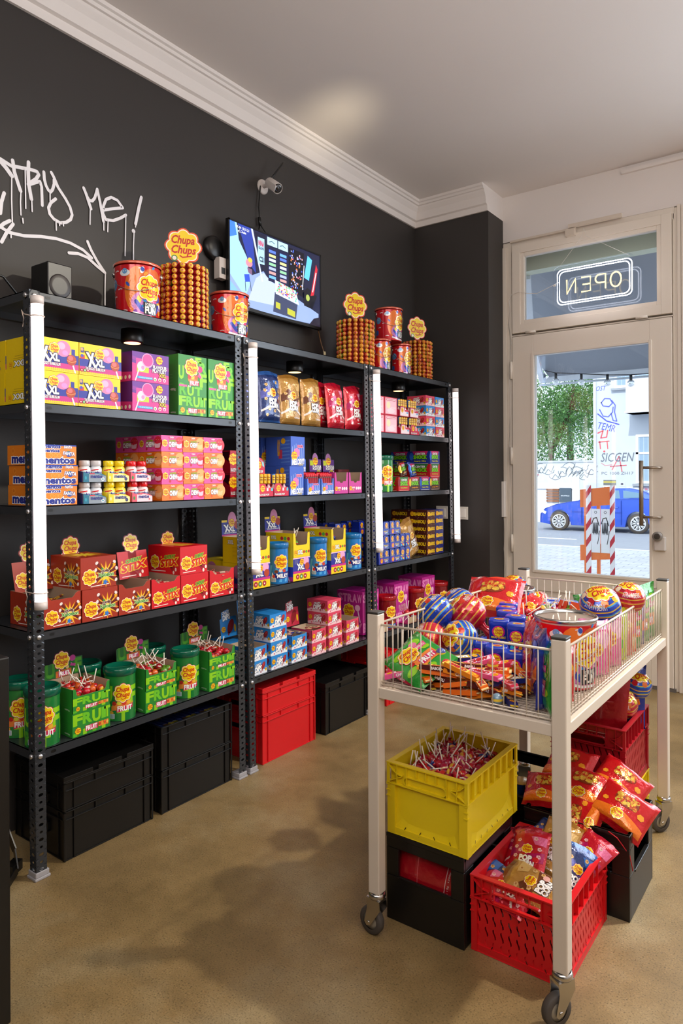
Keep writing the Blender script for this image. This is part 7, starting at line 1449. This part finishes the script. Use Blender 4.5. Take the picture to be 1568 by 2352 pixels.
a.T('SICGEN',*wp(-3.55,1.72),.95,.26,'6a7078',shear=.25,bold=.0,L=1); gstroke([(-3.7,1.35),(-3.5,1.75),(-3.42,1.30)],.03,'c85a62'); gstroke([(-3.75,1.45),(-3.3,1.48)],.03,'c85a62'); a.T('PC 1000 ZH17',*wp(-3.55,1.25),.9,.08,'70767e',bold=0,L=1); gstroke([(-4.0,1.55),(-3.9,1.48),(-3.7,1.5)],.02,'c88a90')
x,z=wp(-3.95,.55); a.P([(x,z),(x+.36,z),(x+.36,z+.5),(x,z+.5)],'6a6c68',1); a.P([(x,z+.12),(x+.36,z+.12),(x+.36,z+.34),(x,z+.34)],'e8e8e2',2); a.T('POWER',x+.18,z+.23,.30,.13,'3a3c40',L=3); a.P([(x,z+.42),(x+.36,z+.42),(x+.36,z+.46),(x,z+.46)],'c8b84a',2)
for k in range(9): R5=random.Random(k); xx,zz=wp(-3.5+.22*(k%4),.50+.18*(k//4)+.03*(k%2)); a.P([(xx,zz),(xx+.17,zz),(xx+.17,zz+.14),(xx,zz+.14)],R5.choice(['e4e6ea','c8ccd8','b8a8b8','9aa8b8','e8e0c8']),1); a.E(xx+.08,zz+.07,.04,.03,R5.choice(['5a6a9a','c86a7a','4a4a58','8a7aa8']),8,2)
m=MB(); a.emit(m,lambda u,v,q:(u,-.004-q*4,v)); m.build('wall_tags',PAINT,hs)
# mural wall
m=MB(); m.box(-12,20.0,-.23,-4.22,20.2,1.59,H('c9d0d2')); m.box(-12,19.97,1.59,-4.22,20.23,1.65,H('b4babd')); mw=m.build('garden_wall',PLA); tag(mw,'grey garden wall with black line mural left of the house','wall')
a=Art(1,1); R6=random.Random(16)
for k in range(16):
    cx=-7.6+.22*k; cz=1.32+.12*math.sin(k*1.7); a.S([(cx+.16*math.cos(t)*(1+.3*math.sin(3*t+k)),cz+.15*math.sin(t)) for t in [j*.5-.5+k for j in range(9)]],.014,'6a747c',1,metric=True); a.S([(cx-.1,cz-.12),(cx,cz+.02),(cx+.1,cz-.08),(cx+.18,cz+.12)],.012,'59636c',1,metric=True)
for k in range(14): a.S([(-5.0+.03*k,1.15+.03*(k%4)),(-4.9+.03*k,1.28+.03*(k%3))],.010,'6a747c',1,metric=True)
a.S([(-6.1,1.2),(-6.0,1.25),(-5.92,1.2)],.03,'d88a98',1,metric=True)
m=MB(); a.emit(m,lambda u,v,q:(u,19.994-q*3,v)); q=m.build('mural',PAINT,mw)
hb=empty('construction_hoarding',(-6.0,19.5,-.23),0,'white boards, brown pallet and dark sign standing behind the blue car','hoarding')
m=MB(); m.box(.0,0,.0,1.8,.1,1.02,H('dfe3e6')); m.box(.15,-.05,1.02,1.35,.05,1.20,H('eef0f2')); m.box(1.32,-.10,.55,1.52,.0,1.30,H('f0f2f4')); m.build('board',PLA,hb)
m=MB(); [m.box(.52,-.06,.62+.085*k,.90,-.02,.68+.085*k,H('8a5c3e')) for k in range(5)]; m.build('pallet',PLA,hb)
m=MB(); m.box(.93,-.08,.62,1.28,-.04,1.05,H('4c5a66')); a=Art(.35,.43); a.T('BAUSTELLE',.5,.45,.7,.09,'d8e0e6',L=1); a.emit(m,lambda u,v,q:(.93+u,-.081-q,.62+v)); m.build('sign_board',PLA,hb)
# trees behind the wall
LEAF=mat('tree_leaves','4f7d3c',.35,1.2,Roughness=.5); BARK=mat('tree_bark','4a3a2c',.2,6,Roughness=.9)
m,n,b=newmat('pale_green_leaves'); noisecol(n,b,H('6f9a44'),.45,.9,5); pr(b,Roughness=.5,Transmission_Weight=.0,Subsurface_Weight=0.0); LEAF2=m  # second leaf colour, a paler green for some of the trees
def tree(x,y,h,w,n,label,seed,ma,trunk):
    o=empty('leafy_tree',(x,y,-.2),0,label,'tree','trees behind the garden wall'); R_=random.Random(seed); m=MB()
    cl=[(R_.gauss(0,w*.42),R_.gauss(0,w*.25),h*.62+R_.gauss(0,h*.20),w*R_.uniform(.16,.30)) for _ in range(46)]
    for k in range(n):
        c=cl[k%len(cl)]; d=Vector((R_.gauss(0,1),R_.gauss(0,1),R_.gauss(0,1))).normalized()*c[3]*R_.uniform(.5,1.05); p=Vector(c[:3])+d
        if p.z<.9: continue
        s=R_.uniform(.03,.075); q=Euler((R_.uniform(-1.2,1.2),R_.uniform(-1.2,1.2),R_.uniform(0,6))).to_matrix(); m.poly([p+q@Vector(v) for v in ((-s,0,0),(0,-s*.45,0),(s,0,0),(0,s*.45,0))])
    m.build('foliage',ma,o); t=MB()
    for pts,r in trunk: t.tube(pts,r,n=7)
    t.build('trunk',BARK,o)
tr1=[([(.1,0,0),(.05,0,1.4),(.0,-.1,2.2),(.35,-.1,2.9),(.75,-.1,3.7),(.8,0,4.6)],[.16,.13,.11,.10,.08,.04]),([(.0,-.1,2.2),(-.2,-.1,2.9),(.1,0,3.6)],[.06,.05,.03])]
tree(-6.75,23.5,5.6,3.2,14000,'dark green tree with a crooked trunk behind the mural wall',1,LEAF,tr1)
tree(-9.2,24.5,5.6,2.8,7000,'green tree at the left edge of the door glass',2,LEAF2,[([(0,0,0),(.1,0,3.5)],[.15,.08])])
tree(-5.6,25.5,5.8,2.5,8000,'light green tree close to the house corner',3,LEAF2,[([(0,0,0),(-.1,0,3.5)],[.14,.08])])
tree(-7.4,27.5,8.0,4.5,9000,'tall pale tree crown in the background',4,LEAF,[([(0,0,0),(0,0,4)],[.2,.1])])
# the blue coupe
car=empty('car',(-4.66,16.6,-.23),0,'blue two-door coupe parked across the street','car')
BLUE=mat('blue_car_paint','2d55c4',.03,1,Roughness=.18,Metallic=.35,Coat_Weight=.8); CG=mat('car_glass','5f8298',.05,1,Roughness=.06,Coat_Weight=.5)
cw_=1.42; wc=[(.535,.30),(2.475,.30)]; wr_=.245
def arc(cx,cz,r,a0,a1,n=9): return [(cx+r*math.cos(a0+(a1-a0)*i/n),cz+r*math.sin(a0+(a1-a0)*i/n)) for i in range(n+1)]
low=[(.02,.20),(.28,.16)]+arc(wc[0][0],.27,.275,PI,0)+[(.85,.15),(2.18,.15)]+arc(wc[1][0],.27,.275,PI,0)+[(2.78,.18),(3.02,.26),(3.06,.50),(3.02,.76),(2.72,.86),(2.2,.84),(1.15,.80),(.85,.76),(.45,.68),(.16,.57),(.03,.42)]
def loft(pts,secs):
    m=MB(); n=len(pts); R_=[]
    cx=sum(p[0] for p in pts)/n; cz=.42
    for y,s,dz in secs: R_.append(m.add([(cx+(p[0]-cx)*s,y,cz+(p[1]-cz)*(s if p[1]>cz else 1)+dz) for p in pts]))
    for a_,b_ in zip(R_,R_[1:]):
        for j in range(n): m.face((a_+j,a_+(j+1)%n,b_+(j+1)%n,b_+j),sm=True)
    for r_ in (R_[0],R_[-1]):
        base=r_; 
        for t in tessellate_polygon([[Vector((p[0],p[1],0)) for p in pts]]): m.face([base+k for k in t])
    return m
loft(low,[(.02,.97,0),(.0,.985,0),(.06,1.0,0),(cw_-.06,1.0,0),(cw_,.985,0)]).build('body',BLUE,car)
top=[(1.02,.78),(1.42,1.00),(1.75,1.09),(2.15,1.10),(2.5,1.02),(2.92,.82)]
m=MB(); k1=[m.add([(x,y,z) for x,z in top]) for y in (.16,cw_-.16)]; k0=[m.add([(x,y,.78) for x,z in top]) for y in (.05,cw_-.05)]
for i in range(5): m.face((k1[0]+i,k1[0]+i+1,k1[1]+i+1,k1[1]+i),sm=True); m.face((k0[0]+i,k0[0]+i+1,k1[0]+i+1,k1[0]+i)); m.face((k1[1]+i,k1[1]+i+1,k0[1]+i+1,k0[1]+i))
m.build('roof',BLUE,car)
m=MB(); 
def sg(x0,x1,zb0,zt0,zb1,zt1):
    f=lambda z:.05+.11*(z-.78)/.30-.006
    m.poly([(x0,f(zb0),zb0),(x1,f(zb1),zb1),(x1,f(zt1),zt1),(x0,f(zt0),zt0)])
f_=lambda z:.05+.11*(z-.78)/.30-.008
m.poly([(x,f_(z),z) for x,z in ((1.25,.83),(2.05,.85),(2.0,1.05),(1.75,1.05),(1.45,.97))]); m.poly([(x,f_(z),z) for x,z in ((2.12,.86),(2.62,.88),(2.48,.99),(2.10,1.05))]); m.build('side_glass',CG,car)
for i,(cx,cz) in enumerate(wc):
    w=MB(); g=H('3a3c40'); w.lathe([(.17,.0,g),(.235,.0,g),(.245,.02,g),(.245,.14,g),(.17,.14,g)],28,m=0); w.xform(Matrix.Translation((cx,.16,cz-.055))@Matrix.Rotation(PI/2,4,'X')); wt=w.build('tyre',RUBBER,car)
    w=MB(); s=H('cfd3d8')
    for k in range(10):
        t=2*PI*k/10; w.bar((cx+.03*math.cos(t),.025,cz-.055+.03*math.sin(t)),(cx+.165*math.cos(t+.12),.025,cz-.055+.165*math.sin(t+.12)),.02,.016,s); w.bar((cx+.03*math.cos(t),.025,cz-.055+.03*math.sin(t)),(cx+.165*math.cos(t-.12),.025,cz-.055+.165*math.sin(t-.12)),.02,.016,s)
    n0=len(w.v); w.lathe([(.155,0,s),(.178,-.0,s),(.178,.03,s),(.155,.03,s)],28); w.lathe([(0,0,s),(.035,0,s),(.035,.02,s)],12); w.lathe([(0,.06,H('55585e')),(.16,.06,H('55585e'))],20); w.xform(Matrix.Translation((cx,.018,cz-.055))@Matrix.Rotation(-PI/2,4,'X'),n0); w.build('rim',PLA,wt)
m=MB(); m.box(.85,-.012,.50,2.1,.0,.512,H('2444a4')); m.box(1.12,-.012,.2,1.13,.0,.76,H('1c3688')); m.box(2.08,-.012,.2,2.09,.0,.80,H('1c3688')); m.box(1.9,-.02,.62,2.02,-.0,.65,H('3a66d8')); m.build('door_line',PLA,car)
m=MB(); m.obox(Matrix.Translation((.10,.05,.50))@Matrix.Rotation(.5,4,'Y'),.22,.10,.07,H('dfe6ee')); m.build('headlamp',TUB,car)
# orange barrier with striped posts, seen from its edge-on side
br=empty('street_barrier',(.02,5.2,-.17),.0,'orange street barrier with red and white striped posts on the pavement','barrier')
OR=H('f08a52'); m=MB()
for x in (.035,.145,.262): m.box(x,-.03,0,x+.026,.0,1.24+.06*x)
for z0,z1 in ((1.10,1.26),(.62,.76),(.30,.42),(.02,.10)): m.poly([(.0,-.034,z0),(.29,-.034,z0+.03),(.29,-.034,z1+.03),(.0,-.034,z1)]); m.poly([(.0,-.004,z0),(.29,-.004,z0+.03),(.29,-.004,z1+.03),(.0,-.004,z1)][::-1]); m.poly([(.0,-.034,z1),(.29,-.034,z1+.03),(.29,-.004,z1+.03),(.0,-.004,z1)]); m.poly([(0,-.034,z0),(0,-.004,z0),(0,-.004,z1),(0,-.034,z1)])
m.box(-.02,-.25,0,.31,-.20,.05); m.box(-.02,.20,0,.31,.25,.05); m.box(.14,-.25,0,.18,.25,.03)
m.build('barrier_frame',mat('orange_plastic','f07c3c',.04,5,Roughness=.45),br)
for i,(x0,sx) in enumerate(((.055,.045),(.262,.042))):
    m=MB(); a=Art(sx,1.28); 
    for k in range(9): z=k/8.6; a.P([(0,z),(1,z+.055),(1,z+.105),(0,z+.05)],'c8323e',1)
    m.box(x0,-.042,.02,x0+sx,-.036,1.30,H('f4f2f2')); a.emit(m,lambda u,v,q:(x0+u,-.0425-q,.02+v*.97)); m.build('striped_post',PLA,br)
for x0 in (.102,.185):
    m=MB(); m.box(x0,-.040,.70,x0+.075,-.036,1.09,H('f2f2f4')); a=Art(.075,.39); a.E(.5,.92,.03,.03,'30323a'); a.E(.5,.92,.02,.02,'f2f2f4',L=2); a.S([(.05,.66),(.25,.78),(.6,.80),(.9,.62)],.02,'2a2c34'); 
    for k in range(4): a.S([(.15+.17*k,.45),(.22+.17*k,.68),(.26+.17*k,.42)],.014,'2a2c34')
    a.S([(.7,.2),(.85,.35),(.95,.5)],.014,'2a2c34'); a.emit(m,lambda u,v,q:(x0+u,-.0405-q,.70+v)); m.build('poster',PLA,br)
# awning and string lights
aw=empty('awning',(0,DY+.25,0),0,'grey fabric awning over the shop front, seen from below','awning')
AWM=mat('grey_awning_fabric','8e949e',.04,2,Roughness=.8)
y0,y1=.12,1.70; m=MB(); m.poly([(-.45,y0,3.0),(3.8,y0,3.0),(3.8,y1,2.12),(-.22,y1,2.12)]); m.build('fabric',AWM,aw,solid=.004)
m=MB(); m.box(-.32,y1,2.075,3.8,y1+.06,2.125,H('dfe6ee')); m.box(-.32,y1+.01,2.045,3.8,y1+.05,2.06,H('c8d2dc')); m.build('front_bar',PLA,aw)
m=MB(); m.bar((-.28,y1-.02,2.10),(-.02,.75,2.30),.04,.05,H('dfe6ee')); m.bar((-.02,.75,2.30),(.2,.1,2.6),.05,.06,H('dfe6ee')); m.tube([(-.28,y1-.02,2.12),(-.26,y1-.05,2.14),(-.24,y1-.08,2.12)],.02,H('28303a'),n=8); m.build('folding_arm',PLA,aw)
m=MB(); m.box(-.6,.0,2.60,4.2,.10,3.2,H('c6ccb4')); m.box(-.6,.10,3.0,4.2,.2,3.2,H('a8b4b8')); m.build('fascia',PLA,aw)
sl=empty('string_lights',(0,4.95,0),0,'black cable with clear round bulbs hanging along the awning','lights')
pts=[(-.33,0,2.30),(-.30,0,2.19),(-.13,0,2.135),(.10,0,2.105),(.32,0,2.075),(.50,0,2.06),(.75,0,2.055),(1.2,0,2.06)]
m=MB(); m.tube(pts,.004,H('1c2024'),n=5); m.build('cable',PLA,sl)
bm=bpy.data.materials.new('clear_bulb'); bm.use_nodes=True; n=bm.node_tree; b=n.nodes['Principled BSDF']; pr(b,Roughness=.04,Transmission_Weight=.85,IOR=1.2); noisecol(n,b,H('f4f8fa'),.02,5)
for i,(x,y,z) in enumerate([(-.32,0,2.20),(-.12,0,2.12),(.105,0,2.095),(.325,0,2.07),(.515,0,2.05),(.85,0,2.05)]):
    m=MB(); m.tube([(x,0,z+.01),(x,0,z-.035)],.012,H('1c2024'),n=10); hk=m.build('bulb_holder',PLA,sl); m=MB(); m.lathe([(max(.030*math.sin(PI*k/10),.0005),z-.062+.030*math.cos(PI*k/10),(1,1,1,1)) for k in range(11)],16,x,0); m.build('bulb',bm,hk)
